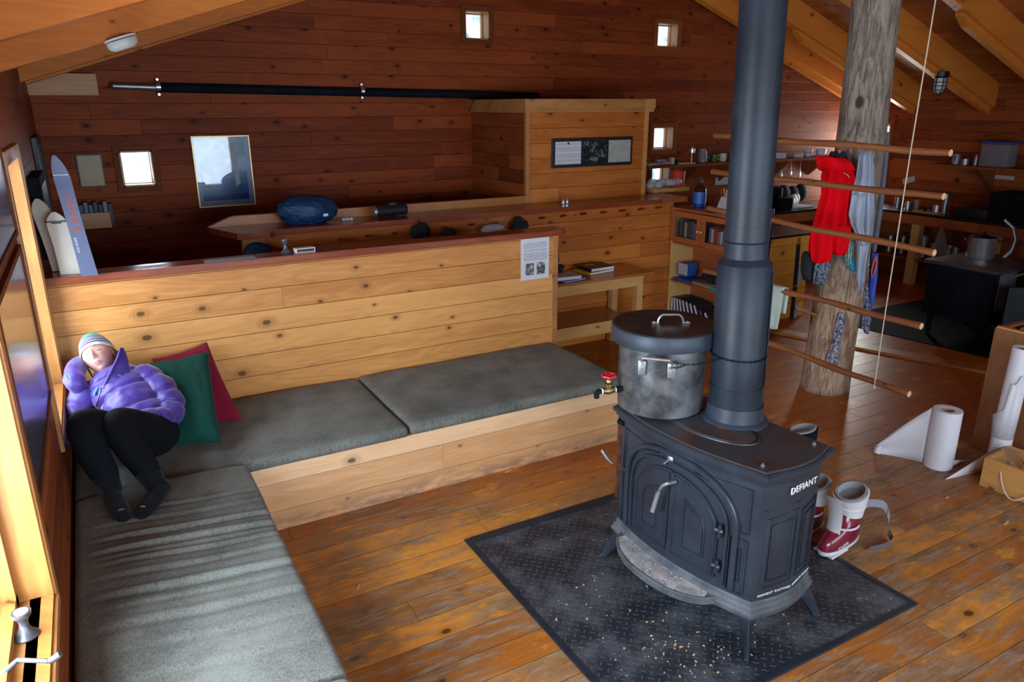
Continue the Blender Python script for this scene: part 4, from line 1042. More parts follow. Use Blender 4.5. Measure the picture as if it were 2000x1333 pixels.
# leaning black logbooks with white page edges on the bottom shelf
y = 5.545
for i in range(10):
    lean = min(.62, .04 + .065 * i); w = .036; h = .275 if i < 8 else .24
    Mx = Matrix.Rotation(-lean, 3, 'X')
    T = Matrix.Translation((CX + .02, y - w * (1 / math.cos(lean) - 1), .0605 + w * math.sin(lean))) @ Mx.to_4x4()
    labs = ('upright', 'nearly upright', 'slightly leaning', 'leaning', 'leaning', 'leaning', 'steeply leaning', 'steeply leaning', 'steeply leaning', 'steeply leaning')
    ords = ('first at the left', 'second from the left', 'third from the left', 'fourth from the left', 'fifth from the left', 'sixth from the left', 'seventh from the left', 'eighth from the left', 'dark one second from the right', 'red and white one at the right end')
    tt = thing('log_book', '%s black book with white page edges on the bottom shelf, %s' % (labs[i], ords[i]) if i < 8 else '%s book on the bottom shelf, %s' % (labs[i], ords[i]), 'book', (CX + .1, y, .0605), 'books leaning on the bottom shelf')
    mb = MB(); mb.box((0, -w, 0), (.21, -w + .003, h), 0, T); mb.box((0, -.003, 0), (.21, 0, h), 0, T); mb.box((.207, -w, 0), (.21, 0, h), 0, T); mb.box((0, -w, h - .002), (.21, 0, h), 0, T)
    part('cover', mb, M['blackp'], tt, smooth=0)
    mb = MB(); mb.box((.004, -w + .003, .004), (.205, -.003, h - .003), 0, T); part('pages', mb, M['paper'] if i != 8 else M['velcro'], tt, smooth=0)
    if i == 9: mb = MB(); mb.box((.002, -w + .004, .06), (.004, -.004, .17), 0, T); part('cover_print', mb, M['redpaint'], tt, smooth=0)
    y -= w / math.cos(lean) + .016 + .003 * i
solo('board_game', MB().box((CX + .05, 5.40, .567), (CX + .20, 5.50, .70), .003), M['bluelabel'], 'blue game box standing on the middle shelf of the bookcase', 'box')
mb = MB(); mb.box((CX + .035, 5.37, .59), (CX + .049, 5.49, .70)); solo('game_leaflet', mb, M['strap'], 'grey printed back of a box leaning in front of the blue game box', 'box')
solo('board_game', MB().box((CX + .02, 5.30, .527), (CX + .24, 5.545, .546), .002), M['bluelabel'], 'flat blue game box under the upright one on the middle shelf', 'box')
solo('board_game', MB().box((CX + .02, 5.0, .527), (CX + .24, 5.27, .560), .002), M['card'], 'brown flat box lying in the middle of the bookcase shelf', 'box')
solo('magazine_pile', MB().box((CX + .01, 4.80, .527), (CX + .24, 5.02, .552), .002), M['teal'], 'teal covered magazines at the right of the bookcase shelf', 'magazines')
mb = MB()
for k in range(6): mb.ell((CX + .12, 4.98 + k * .035, .60 + .012 * (k % 3)), (.08, .05, .035), n=8)
solo('black_case', mb, M['dark'], 'soft black case lying on the brown box in the bookcase', 'case', smooth=180)

# ------------------------------------------------------------------ kitchen along the back and right walls
t = thing('kitchen_counter', 'kitchen counter with dark worktop along the back wall beyond the post', 'counter', (7.2, 6.8, 0))
part('worktop', MB().box((5.28, 6.42, .885), (XR - .01, YB - .01, .915), .003), M['blackcounter'], t, smooth=0)
part('front_board', MB().box((5.28, 6.43, .77), (8.85, 6.46, .885)), M['cab'], t, smooth=0)
for x in (7.55, 8.75): part('leg', MB().box((x, 6.47, 0), (x + .09, 6.56, .885)), M['cab'], t, smooth=0)
part('lower_shelf', MB().box((5.30, 6.50, .35), (8.8, YB - .02, .375)), M['darktrim'], t, smooth=0)
t = thing('kitchen_counter', 'dark red timber counter on posts along the right wall', 'counter', (9.2, 4.9, 0))
part('worktop', MB().box((8.88, 3.2, .875), (XR - .01, 6.41, .905), .003), M['blackcounter'], t, smooth=0)
part('front_board', MB().box((8.88, 3.2, .765), (8.91, 6.41, .875)), M['cab'], t, smooth=0)
for y in (5.52, 4.58): part('leg', MB().box((8.92, y, 0), (9.02, y + .10, .875)), M['crate'], t, smooth=0)
part('leg', MB().box((8.92, 3.35, 0), (9.02, 3.45, .875)), M['crate'], t, smooth=0)
part('lower_shelf', MB().box((8.95, 3.25, .30), (XR - .02, 6.38, .325)), M['darktrim'], t, smooth=0)
# island with brushes
IY = 5.22
t = thing('kitchen_island', 'amber boarded cupboard end with a dark top, hung with brushes, behind the stovepipe', 'cupboard', (5.9, 5.5, 0))
part('end_boards', MB().box((5.30, IY, .0), (6.56, IY + .04, .885)), M['island'], t, smooth=0)
part('carcass', MB().box((5.30, IY + .041, .0), (6.54, 5.80, .885)), M['darktrim'], t, smooth=0)
part('worktop', MB().box((5.28, IY - .02, .887), (6.60, 5.84, .91), .003), M['blackcounter'], t, smooth=0)
for i, (y0, y1) in enumerate(((478, 558), (560, 622))):
    a = ony(1560 - i * 7, y0, IY - .02); b = ony(1553 - i * 7, y1, IY - .02)
    lab = 'black handled brush with grey bristles hanging %s on the amber cupboard end' % ('higher' if i == 0 else 'lower')
    t = thing('dish_brush', lab, 'brush', b, 'brushes on the amber cupboard end')
    mb = MB(); m_ = a.lerp(b, .5); mb.beam(a, b, .035, .02, up=(0, 1, 0), bev=.004); part('handle', mb, M['blackp'], t)
    mb = MB(); q0 = m_ + Vector((.045, -.0, .0)); q1 = b + Vector((.045, 0, 0)); mb.beam(q0, q1, .045, .03, up=(0, 1, 0), bev=.008); part('bristles', mb, plain('grey bristles', (.30, .34, .42), .8, bump=.8, bs=120.), t)
    mb = MB(); mb.tube([a + Vector((-.01, 0, 0)), a + Vector((-.008, 0, .05)), a + Vector((.004, 0, .07)), a + Vector((.014, 0, .05)), a + Vector((.01, 0, 0))], .004, 6); part('hanging_loop', mb, M['brass'], t)
def lath(name, prof, c, m, lab, cat, group=None, n=20, sm=40): 
    mb = MB(); mb.lathe(prof, c, n=n); return solo(name, mb, m, lab, cat, group, sm)
def can(name, c, r, h, m, lab, cat, group=None): return lath(name, [(0, 0), (r, 0), (r, h), (r * .9, h), (r * .88, .006 if h > .02 else 0), (0, .006)], c, m, lab, cat, group)
c = ony(1503, 466, IY + .1); c.z = .911; lath('tin_can', [(0, 0), (.033, 0), (.034, .003), (.034, .26), (.03, .268), (0, .27)], c + Vector((-.02, 0, 0)), M['bluelabel'], 'tall blue tin beside the stovepipe on the amber cupboard', 'can')
# wall shelf on the back wall with crockery
S0, S1, SZ = 5.56, 9.35, 1.53
t = thing('wall_shelf', 'long dark wall shelf with brackets holding crockery on the back wall', 'shelf', (7, 6.9, SZ))
part('board', MB().box((S0, 6.72, SZ - .03), (S1, YB - .005, SZ), .002), M['darktrim'], t, smooth=0)
for px in (1345, 1415, 1520, 1590):
    x = ony(px, 330, YB - .1).x; mb = MB(); mb.prism([(x, YB - .005, SZ - .03), (x, 6.76, SZ - .03), (x, YB - .005, SZ - .26)], (.035, 0, 0)); part('bracket', mb, M['darktrim'], t, smooth=0)
def onshelf(px, Y=6.86): p = ony(px, 320, Y); p.z = SZ; return p
def mug(name, c, r, h, m, lab, grp, hd=1):
    t = thing(name, lab, 'mug', c, grp); mb = MB(); mb.lathe([(0, 0), (r * .9, 0), (r, .01), (r, h), (r * .92, h), (r * .9, .008), (0, .008)], c, n=20); part('cup', mb, m, t)
    mb = MB(); c = Vector(c); d = Vector((-.87, .49, 0)) * hd; P = [c + d * (r * .95 + k) + Vector((0, 0, z)) for k, z in ((0, h * .8), (.018, h * .82), (.028, h * .55), (.018, h * .28), (0, h * .25))]
    mb.tube(P, .005, 8); part('handle', mb, m, t)
mug('mug', onshelf(1411), .042, .095, M['mugw'], 'cream mug on the wall shelf left of the stovepipe', 'mugs on the wall shelf')
mug('mug', onshelf(1394), .040, .085, M['mugg'], 'olive green mug on the wall shelf, left of the cream mug', 'mugs on the wall shelf')
mug('mug', onshelf(1382), .036, .075, M['blackp'], 'dark glass mug on the wall shelf beside the measuring jug', 'mugs on the wall shelf')
mug('mug', onshelf(1428), .042, .090, M['mugg'], 'olive green mug half hidden by the stovepipe', 'mugs on the wall shelf', -1)
c = onshelf(1371); t = thing('measuring_jug', 'dark measuring jug with white marks on the wall shelf', 'jug', c)
mb = MB(); mb.lathe([(0, 0), (.052, 0), (.05, .10), (.036, .145), (.038, .16), (0, .16)], c, n=20); part('jug_body', mb, M['bottlegrey'], t)
mb = MB()
for k in range(9): mb.box((c.x + .002, c.y - .0545, .02 + k * .013 + c.z), (c.x + .026, c.y - .051, .024 + k * .013 + c.z))
part('scale_marks', mb, M['white'], t, smooth=0)
c = onshelf(1350); t = thing('plunger_lid', 'steel cafetiere lid and plunger rod standing on the wall shelf', 'coffee plunger', c)
mb = MB(); mb.cyl(c, c + Vector((0, 0, .12)), .004, n=8); part('rod', mb, M['steel'], t)
mb = MB(); mb.lathe([(0, 0), (.035, 0), (.036, .045), (.015, .05), (.010, .068), (0, .07)], c + Vector((0, 0, .12)), n=16); part('dome', mb, M['steel'], t)
for i, (px, r, h, zz, lab) in enumerate(((1519, .095, .07, 0, 'stack of wide white plates on the wall shelf right of the stovepipe'), (1556, .07, .05, 0, 'low stack of white saucers on the wall shelf'), (1576, .055, .05, 0, 'white bowl stack under another bowl on the wall shelf'), (1576, .06, .045, .052, 'white bowl topmost on the small bowl stack'), (1601, .065, .095, 0, 'tall white bowl on the wall shelf next to the log post'))):
    c = onshelf(px) + Vector((0, 0, zz)); lath('bowl' if i > 1 else 'plate_stack', [(0, 0), (r * .6, 0), (r * .95, h * .35), (r, h), (r * .93, h), (r * .85, h * .4), (0, .01)] if i > 1 else [(0, 0), (r * .9, 0)] + [(r * (1 if k % 2 else .93), .004 + h * k / 9) for k in range(10)] + [(0, h)], c, M['ceramic'], lab, 'crockery', 'white crockery on the wall shelf', sm=30)
mb = MB(); p = ony(1285, 318, 6.80); p.z = SZ
f = [Vector((p.x + u * .34 - .16, 6.74 + v * .2, SZ + .004 + .035 * abs(math.sin(u * 5)) * v + .012 * u)) for u in (0, .33, .66, 1) for v in (0, .5, 1)]
mb.grid(lambda u, v: f[round(u * 3) * 3 + round(v * 2)], 3, 2); o = solo('crumpled_paper', mb, M['paperw'], 'crumpled grey sheet of paper at the left end of the wall shelf', 'paper', smooth=180)
o.modifiers.new('t', 'SOLIDIFY').thickness = .002
for px, w, h, m, lab, y in ((1290, .14, .05, 'strap', 'grey carton in the left corner of the wall shelf', 6.95), (1312, .05, .075, 'mugw', 'small white carton with a dark base on the wall shelf', 6.84), (1320, .03, .06, 'blackp', 'small black box next to the white carton on the wall shelf', 6.80)):
    c = ony(px, 318, y); solo('carton', MB().box((c.x - w / 2, y - .03, SZ), (c.x + w / 2, y + .03, SZ + h), .003), M[m], lab, 'box')
c = ony(1336, 315, 6.82); solo('tray', MB().box((c.x - .13, 6.76, SZ), (c.x + .13, 6.90, SZ + .012), .003), M['mugw'], 'flat pale tray on the wall shelf near the plunger', 'tray')
# hanging utensils
for px, l, m, lab in ((1528, .20, 'ceramic', 'pale plastic ladle hanging under the wall shelf'), (1546, .17, 'steel', 'steel spoon hanging under the wall shelf'), (1564, .20, 'steel', 'steel slotted turner hanging under the wall shelf, nearest the post')):
    a = ony(px, 318, YB - .05); a.z = 1.46; t = thing('utensil', lab, 'utensil', a - Vector((0, 0, l)), 'utensils under the wall shelf')
    mb = MB(); mb.tube([a, a - Vector((0, 0, l * .65))], .006, 8); part('handle', mb, M[m], t)
    mb = MB(); mb.ell(a - Vector((0, 0, l * .85)), (.028, .010, l * .22), n=8); part('head', mb, M[m], t)
# things on the back counter
CZ = .915
def onc(px, Y): p = ony(px, 400, Y); p.z = CZ; return p
for i, (px, Y, r, h) in enumerate(((1533, 6.58, .10, .15), (1512, 6.82, .09, .25))):
    c = onc(px, Y); lath('saucepan', [(0, 0), (r * .9, 0), (r, .02), (r, h), (r * .97, h), (0, h + .02)], c, M['blackiron'], ('wide black pan on the back counter near the stovepipe', 'tall black pot at the back of the counter behind the stovepipe')[i], 'pan', 'pans on the back counter')
mb = MB(); c = onc(1552, 6.65)
for k in range(14):
    a = k * .9; mb.tube([c + Vector((.02 * k / 14 - .12, .0, .10)), c + Vector((-.05 + .22 * math.cos(a) * .5 , .08 * math.sin(a), .20 - .10 * (k % 3) / 3))], .004, 5)
t_ = solo('dish_rack', MB().box(c + Vector((-.20, -.12, 0)), c + Vector((.22, .14, .02)), .004), M['strap'], 'grey draining tray with wrapped dishes on the back counter', 'dish rack'); mb.b.free()
mb = MB()
for k in range(4): mb.ell(c + Vector((-.09 + .05 * k, -.02 + .02 * k, .075 + .03 * (k % 2))), (.075, .03, .07), Matrix.Rotation(.5 + .1 * k, 3, 'Y'), n=8)
o = solo('plastic_wrap', mb, M['clear'], 'crumpled clear plastic over dishes in the draining tray', 'plastic bag', smooth=180)
mb = MB()
for k in range(4): mb.ell(c + Vector((-.10 + .17 * k, .27, .12 + .02 * (k % 2))), (.12, .08, .12), n=8)
solo('washing_up', mb, M['dark'], 'dark heap of pots drying at the back of the counter', 'pots', smooth=180)
# items on and beside the pegged partition cap near the bookcase
def oncap(px, py, z=1.331): return onz(px, py, z)
c = oncap(1352, 389, 1.246); c = Vector((5.13, 5.42, 1.246))
t = thing('detergent_bottle', 'clear bottle with blue label and black cap standing on the bookcase', 'bottle', c)
mb = MB(); mb.lathe([(0, 0), (.055, .0), (.062, .01), (.062, .14), (.060, .17), (.045, .20), (.020, .225), (.018, .24), (0, .24)], c, n=24); part('bottle_body', mb, M['jug'], t)
mb = MB(); mb.lathe([(0, .004), (.057, .004), (.0575, .10), (0, .10)], c, n=24); part('liquid', mb, M['bluelabel'], t)
mb = MB(); mb.lathe([(.0632, .04), (.0638, .04), (.0638, .15), (.0632, .15)], c, n=24, closed=True); part('label', mb, M['bluelabel'], t)
mb = MB(); mb.lathe([(0, .238), (.021, .238), (.021, .262), (.008, .268), (.006, .285), (0, .286)], c, n=16); part('cap', mb, M['blackp'], t)
cr = Vector((5.41, 6.07, 1.33)); 
solo('wooden_tray', MB().box((5.02, 5.97, 1.331), (5.50, 6.16, 1.372), .004), M['crate'], 'pale wooden box lid holding the red tin beside the boxed-in cupboard', 'tray')
part_support = solo('side_ledge', MB().box((4.93, 5.935, 1.28), (5.62, 6.24, 1.329), .003), M['cap'], 'short varnished ledge behind the pegged cap next to the wall shelf', 'ledge')
c = Vector((5.41, 6.06, 1.373)); lath('red_tin', [(0, 0), (.066, 0), (.070, .01), (.078, .155), (.081, .165), (.075, .165), (.066, .02), (0, .02)], c, M['terracotta'], 'round red tin with raised pattern beside the small window', 'tin')
mb = MB()
for k in range(9): mb.ell((5.02 + .045 * k, 6.03 + .03 * math.sin(k * 2), 1.405 + .03 * abs(math.sin(k * 1.7))), (.055, .045, .038), n=8)
o = solo('plastic_bags', mb, M['clear'], 'heap of crumpled clear plastic bags next to the red tin', 'plastic bag', smooth=180)
for i, px in enumerate((1072, 1085)):
    c = oncap(px, 394); c.y = 5.70 + .02 * i; lath('shot_cup', [(0, 0), (.016, 0), (.019, .012), (.017, .024), (.021, .045), (.018, .045), (0, .03)], Vector((c.x, c.y, 1.3305)), M['steel'], 'small steel cup on the pegged cap, %s of the pair' % ('left', 'right')[i], 'cup', 'small steel cups on the pegged cap', n=14)
# card, utensil pot, soap pump on the bookcase
c = Vector((5.17, 5.10, 1.246)); t = thing('utensil_holder', 'grey white utensil holder with wooden spoons on the bookcase', 'holder', c)
mb = MB(); mb.loft([[c + Vector((x * k, y * k, z)) for x, y in ((-.07, -.06), (.07, -.06), (.07, .06), (-.07, .06))] for k, z in ((1, 0), (.55, .13))]); part('holder_body', mb, M['paperw'], t, smooth=0)
for k in range(5):
    a = k * 1.25; mb = MB(); mb.tube([c + Vector((.02 * math.cos(a), .02 * math.sin(a), .08)), c + Vector((.06 * math.cos(a), .07 * math.sin(a), .20))], [.005, .008], 7); part('spoon', mb, M['crate'] if k % 2 else M['darktrim'], t)
c = Vector((5.19, 5.00, 1.246)); t = thing('soap_pump', 'black soap bottle with white pump on the bookcase beside the stovepipe', 'bottle', c)
mb = MB(); mb.lathe([(0, 0), (.032, 0), (.034, .01), (.034, .12), (.014, .14), (0, .14)], c, n=16); part('bottle_body', mb, M['blackp'], t)
mb = MB(); mb.lathe([(0, .14), (.016, .14), (.016, .165), (.006, .17), (.006, .19), (0, .19)], c, n=12); mb.tube([c + Vector((0, 0, .185)), c + Vector((-.04, 0, .18))], .006, 6); part('pump', mb, M['white'], t)
p = ony(1408, 354, YB - .004)
mb = MB(); mb.box((p.x - .10, YB - .006, p.z - .045), (p.x + .12, YB - .002, p.z + .045)); solo('wall_note', mb, M['paperw'], 'small white card on the back wall under the wall shelf', 'card')
# right wall shelf
t = thing('wall_shelf', 'dark shelf with a bracket on the right wall above the black oven', 'shelf', (9.35, 4.9, 1.49))
part('board', MB().box((9.12, 3.6, 1.46), (XR - .005, 5.62, 1.49), .002), M['darktrim'], t, smooth=0)
for y in (5.05, 4.0):
    mb = MB(); mb.prism([(XR - .005, y, 1.46), (9.16, y, 1.46), (XR - .005, y, 1.20)], (0, .04, 0)); part('bracket', mb, M['darktrim'], t, smooth=0)
def onr(px, py, X=9.28): p = onx(px, py, X); p.z = 1.491; return p
can('enamel_mug', onr(1866, 320), .045, .12, plain('white navy mug', (.35, .37, .42), .3, tint=(.03, .05, .12), var=.2, vs=20.), 'white and navy tin mug on the right wall shelf', 'mug')
can('sauce_cup', onr(1884, 320), .05, .07, M['dullsteel'], 'short steel cup on the right wall shelf', 'cup')
c = onr(1905, 320); t = thing('spice_jar', 'small jar with a red lid on the right wall shelf', 'jar', c)
mb = MB(); mb.lathe([(0, 0), (.028, 0), (.028, .10), (0, .10)], c, n=14); part('jar_body', mb, M['dullsteel'], t)
mb = MB(); mb.lathe([(0, .10), (.024, .10), (.024, .13), (0, .132)], c, n=14); part('lid', mb, M['redpaint'], t)
c = onr(1947, 320); t = thing('storage_tub', 'tall clear storage tub with blue lid on the right wall shelf', 'container', c)
mb = MB(); mb.box(c + Vector((-.10, -.16, 0)), c + Vector((.10, .16, .26)), .02); part('tub', mb, M['bottlegrey'], t)
mb = MB(); mb.box(c + Vector((-.105, -.165, .26)), c + Vector((.105, .165, .285)), .008); part('lid', mb, M['bluelabel'], t)
for i, (x0, y0, lab) in enumerate(((1775, 352, 'tilted white card on the right wall left of the oven'), (1962, 347, 'white label strip on the right wall above the oven'))):
    p = onx(x0, y0, XR - .004); mb = MB(); mb.obox((XR - .004, p.y, p.z), (.003, .22 if i else .17, .045 if i else .07), Matrix.Rotation(-.35 if i == 0 else 0, 3, 'X')); solo('wall_card', mb, M['paperw'], lab, 'card')
# bits on the right counter
for i, (px, r, h, m, lab) in enumerate(((1752, .03, .14, 'dullsteel', 'slim steel shaker on the right counter close to the post'), (1773, .035, .10, 'steel', 'steel cup on the right counter left of the rack rods'), (1830, .045, .09, 'steel', 'bright steel cup on the right counter under the second rod'), (1846, .03, .24, 'dullsteel', 'tall steel tumbler at the end of the second rod'), (1790, .03, .13, 'bottlegrey', 'grey bottle on the right counter'), (1815, .06, .04, 'blackp', 'flat black dish on the right counter'))):
    c = onx(px, 400, 9.1); c.z = .906; can('kitchen_cup', c, r, h, M[m], lab, 'cup', 'cups on the right counter')
c = onx(1812, 404, 9.08); solo('cutting_board', MB().box((8.95, c.y - .22, .906), (9.20, c.y + .12, .92), .003), M['crate'], 'wooden cutting board on the right counter', 'board')
c = onx(1905, 430, 9.1); solo('grey_bin', MB().box((8.98, c.y - .18, .906), (9.3, c.y + .2, 1.02), .01), M['blackp'], 'dark grey box on the right counter beside the black oven', 'box')
# cups under the right counter
for i, (px, py, r, h) in enumerate(((1740, 462, .04, .11), (1765, 465, .045, .12), (1803, 470, .06, .17), (1825, 476, .05, .1), (1855, 482, .04, .1), (1868, 472, .05, .09))):
    c = onx(px, py, 9.15); z0 = .326
    can('storage_can', Vector((9.15, c.y, z0)), r, h + .1, M['steel' if i % 2 == 0 else 'dullsteel'], 'steel can on the low shelf under the right counter, %s' % ('leftmost', 'second from the left', 'third from the left, tallest', 'fourth from the left', 'fifth from the left', 'rightmost')[i], 'can', 'cans under the right counter')
# oven box on counter right end
c0 = onx(1932, 380, 8.95)
t = thing('oven', 'large black oven box standing on the right counter at the picture edge', 'oven', (9.2, 4.3, .906))
mb = MB(); mb.box((8.97, 3.55, .907), (9.42, c0.y, 1.23), .01); part('oven_body', mb, M['blackiron'], t)
# cook stove on its own plate
a = onz(1700, 640); 
t = thing('floor_plate', 'flat black steel sheet on the floor under the black cookstove', 'floor plate', (7.5, 4.1, 0))
mb = MB(); mb.prism([(6.62, 5.02, .001), (6.90, 3.0, .001), (9.0, 2.9, .001), (8.75, 4.95, .001)], (0, 0, .006)); part('steel_sheet', mb, M['blackiron'], t, smooth=0)
t = thing('cookstove', 'black box cookstove with a steel pot on top and silver side panel', 'stove', (7.4, 3.9, 0))
KX0, KX1, KY0, KY1, KZ = 6.98, 7.85, 3.52, 4.22, .745
part('stove_box', MB().box((KX0 + .05, KY0 + .05, .22), (KX1 - .03, KY1 - .03, KZ - .02), .006), M['blackiron'], t)
part('cooktop', MB().box((KX0, KY0, KZ - .02), (KX1, KY1, KZ + .012), .004), M['stovetop'], t)
part('side_panel', MB().box((KX0 + .14, KY0 + .043, .36), (KX0 + .42, KY0 + .049, KZ - .025)), M['velcro'], t, smooth=0, label='grey side panel')
for x in (KX0 + .1, KX1 - .1):
    for y in (KY0 + .1, KY1 - .1): mb = MB(); mb.tube([(x, y, .008), (x, y, .225)], [.02, .03], 8); part('leg', mb, M['blackiron'], t)
c = Vector((7.50, 3.98, KZ + .013)); t = thing('stock_pot', 'tall shiny steel pot with lid on the black cookstove', 'pot', c)
mb = MB(); mb.lathe([(0, 0), (.118, 0), (.122, .01), (.122, .20), (.125, .205), (.11, .205), (0, .20)], c, n=32); part('pot_body', mb, M['steel'], t)
mb = MB(); mb.lathe([(0, .23), (.02, .222), (.10, .210), (.126, .203), (0, .203)], c, n=32); mb.lathe([(0, .24), (.015, .23), (.015, .25), (0, .255)], c, n=12); part('lid', mb, M['blackiron'], t)
for s in (-1, 1):
    mb = MB(); d = Vector((.6, -.8, 0)) * s; q = c + d * .12 + Vector((0, 0, .17)); pp = Vector((.8, .6, 0)); mb.tube([q - pp * .04, q - pp * .035 + d * .03, q + pp * .035 + d * .03, q + pp * .04], .006, 6); part('handle', mb, M['blackp'], t)
mb = MB(); P = [onx(x, y, 8.2) for x, y in ((1962, 430), (1978, 445), (1983, 470), (1975, 495), (1950, 515), (1935, 520))]; P[-1].z = max(P[-1].z, .5)
P = [onp(x, y, (7.8, 3.75, 0)) for x, y in ((1962, 430), (1979, 445), (1984, 468), (1976, 492), (1957, 508), (1938, 514))]
mb.tube(P, .018, 10); solo('hose', mb, M['dullsteel'], 'curved grey metal hose behind the shiny pot', 'hose')
t = thing('heater_door', 'tall slate grey steel door and frame standing at the right picture edge', 'metal door', (7.0, 3.2, 0))
a = Vector((6.98, 3.42, 0)); b = Vector((7.05, 3.02, 0)); r0 = onp(1948, 640, a); 
mb = MB(); mb.beam((6.95, 3.40, .33), (7.11, 3.24, .33), .06, .64); part('door_frame', mb, M['pipe'], t, smooth=0)
mb = MB(); mb.beam((7.12, 3.22, .37), (7.44, 2.92, .37), .04, .72); part('door_panel', mb, M['blackiron'], t, smooth=0)
mb = MB(); mb.box((7.18, 2.94, .75), (7.7, 3.38, 1.25), .01); part('upper_box', mb, M['pipe'], t, smooth=0)
mb = MB(); mb.tube([onp(1975, 543, (6.9, 3.4, 0)), onp(2010, 532, (6.9, 3.3, 0))], .008, 8); part('latch_bar', mb, M['dullsteel'], t)
# clear plastic bag hanging at the counter
c = onp(1840, 443, (7.9, 4.6, 0))
mb = hang([(443, 1838, 1843), (460, 1830, 1847), (480, 1824, 1850), (500, 1820, 1852)], Vector((8.84, 5.05, 0)), .12, 4, .3, 1.)
solo('plastic_bag', mb, M['clear'], 'clear plastic bag hanging from the right counter edge', 'plastic bag', smooth=180)
# jelly jar lamp on a rafter
p = ony(1838, 148, 5.25); z = rz(p.x)
t = thing('bulkhead_lamp', 'caged jelly jar lamp under a rafter on the right', 'lamp', (p.x, 5.25, z - .16))
mb = MB(); mb.lathe([(0, 0), (.055, 0), (.055, -.035), (.045, -.045), (0, -.045)], (p.x, 5.25, z), n=20); part('lamp_base', mb, M['blackp'], t)
mb = MB(); mb.lathe([(0, -.045), (.038, -.045), (.040, -.10), (.034, -.135), (.018, -.152), (0, -.156)], (p.x, 5.25, z), n=20); part('glass_jar', mb, M['milk'], t)
mb = MB()
for k in range(6):
    a = k * PI / 3; d = Vector((math.cos(a), math.sin(a), 0)); mb.tube([Vector((p.x, 5.25, z - .045)) + d * .044, Vector((p.x, 5.25, z - .11)) + d * .045, Vector((p.x, 5.25, z - .150)) + d * .026, Vector((p.x, 5.25, z - .165))], .003, 5)
for zz, r in ((-.075, .045), (-.10, .046), (-.13, .040)): mb.tube([Vector((p.x + r * math.cos(a), 5.25 + r * math.sin(a), z + zz)) for a in [2 * PI * k / 16 for k in range(16)]], .003, 5, closed=True)
part('wire_cage', mb, M['blackp'], t)
LQ = Vector((p.x, 5.25, z)); LS = Matrix.Translation(LQ) @ Matrix.Scale(1.5, 4) @ Matrix.Translation(-LQ)
for c_h in t.children: c_h.data.transform(LS)
# smoke alarm under a left rafter
p = ony(232, 62, 4.47); ns = Vector((SL, 0, -1)).normalized(); p.z = rz(p.x)
t = thing('smoke_alarm', 'round white smoke alarm under a rafter at the top left', 'smoke alarm', p)
mb = MB(); mb.lathe([(0, 0), (.078, 0), (.080, .009), (0, .011)], p, ns, 28); part('base_ring', mb, M['white'], t)
mb = MB(); mb.lathe([(0, .014), (.074, .014), (.076, .026), (.071, .044), (.052, .056), (0, .058)], p, ns, 28); part('cover', mb, M['milk'], t)
# black ventilation tube on the back wall
yb = YB - .06; a = ony(222, 168, yb); b = ony(305, 171, yb); c = ony(1050, 188, yb)
t = thing('wall_tube', 'long thin black tube with a grey end held by clamps high on the back wall', 'pipe', b)
mb = MB(); mb.ell(a, (.027, .027, .027), n=8); mb.tube([a, b], .027, 16); part('grey_end', mb, M['dullsteel'], t, label='grey metal end piece')
mb = MB(); mb.tube([b, c], .038, 16); part('black_tube', mb, M['blackiron'], t)
for px, py in ((309, 170), (707, 178)):
    q = ony(px, py, yb); mb = MB(); mb.tube([q - Vector((.016, 0, 0)), q + Vector((.016, 0, 0))], .041, 16)
    for s in (-1, 1): mb.tube([q + Vector((0, .03,   .058 * s)), q + Vector((0, -.0, .058 * s))], .011, 8)
    part('clamp', mb, M['steel'], t)

# ------------------------------------------------------------------ pictures and notices
def quadmap(name, base, fn):
    """flat printed sheet whose colours come from procedural nodes in object space (fn gets NT and xyz)"""
    t = NT(name); v, q = t.xyz(); return t.fin(fn(t, v, q), base)
def lines_tex(bg, ink, pitch, frac, ax_u, ax_v, marg=None):
    def f(t, v, q):
        y = t.ma('FRACT', t.ma('DIVIDE', q[ax_v], pitch)); row = t.ma('FLOOR', t.ma('DIVIDE', q[ax_v], pitch))
        w = t.noise(t.vec(t.ma('MULTIPLY', q[ax_u], 260.), t.ma('MULTIPLY', row, 3.7), 0.), 1., 1.)
        r, _ = t.white(t.vec(row, 1., 1.))
        k = t.ma('MULTIPLY', t.ma('MULTIPLY', t.ma('LESS_THAN', y, frac), t.ma('GREATER_THAN', w, .42)), t.ma('GREATER_THAN', r, .22))
        return t.mix(t.ma('MULTIPLY', k, .65), bg, ink)
    return f
M['print'] = quadmap('printed notice text', .6, lines_tex((.62, .64, .72), (.12, .13, .18), .0085, .45, 0, 2))
M['mapdark'] = quadmap('dark satellite map', .2, lambda t, v, q: t.mix(t.ramp(t.noise(v, 9., 7., .7, .8), .50, .68), (.012, .02, .022), (.26, .27, .24)))
M['maplight'] = quadmap('pale contour map', .3, lambda t, v, q: t.mix(t.ramp(t.ma('FRACT', t.ma('MULTIPLY', t.noise(v, 5., 4., .6, .8), 14.)), .35, .55), (.34, .37, .34), (.44, .47, .43)))
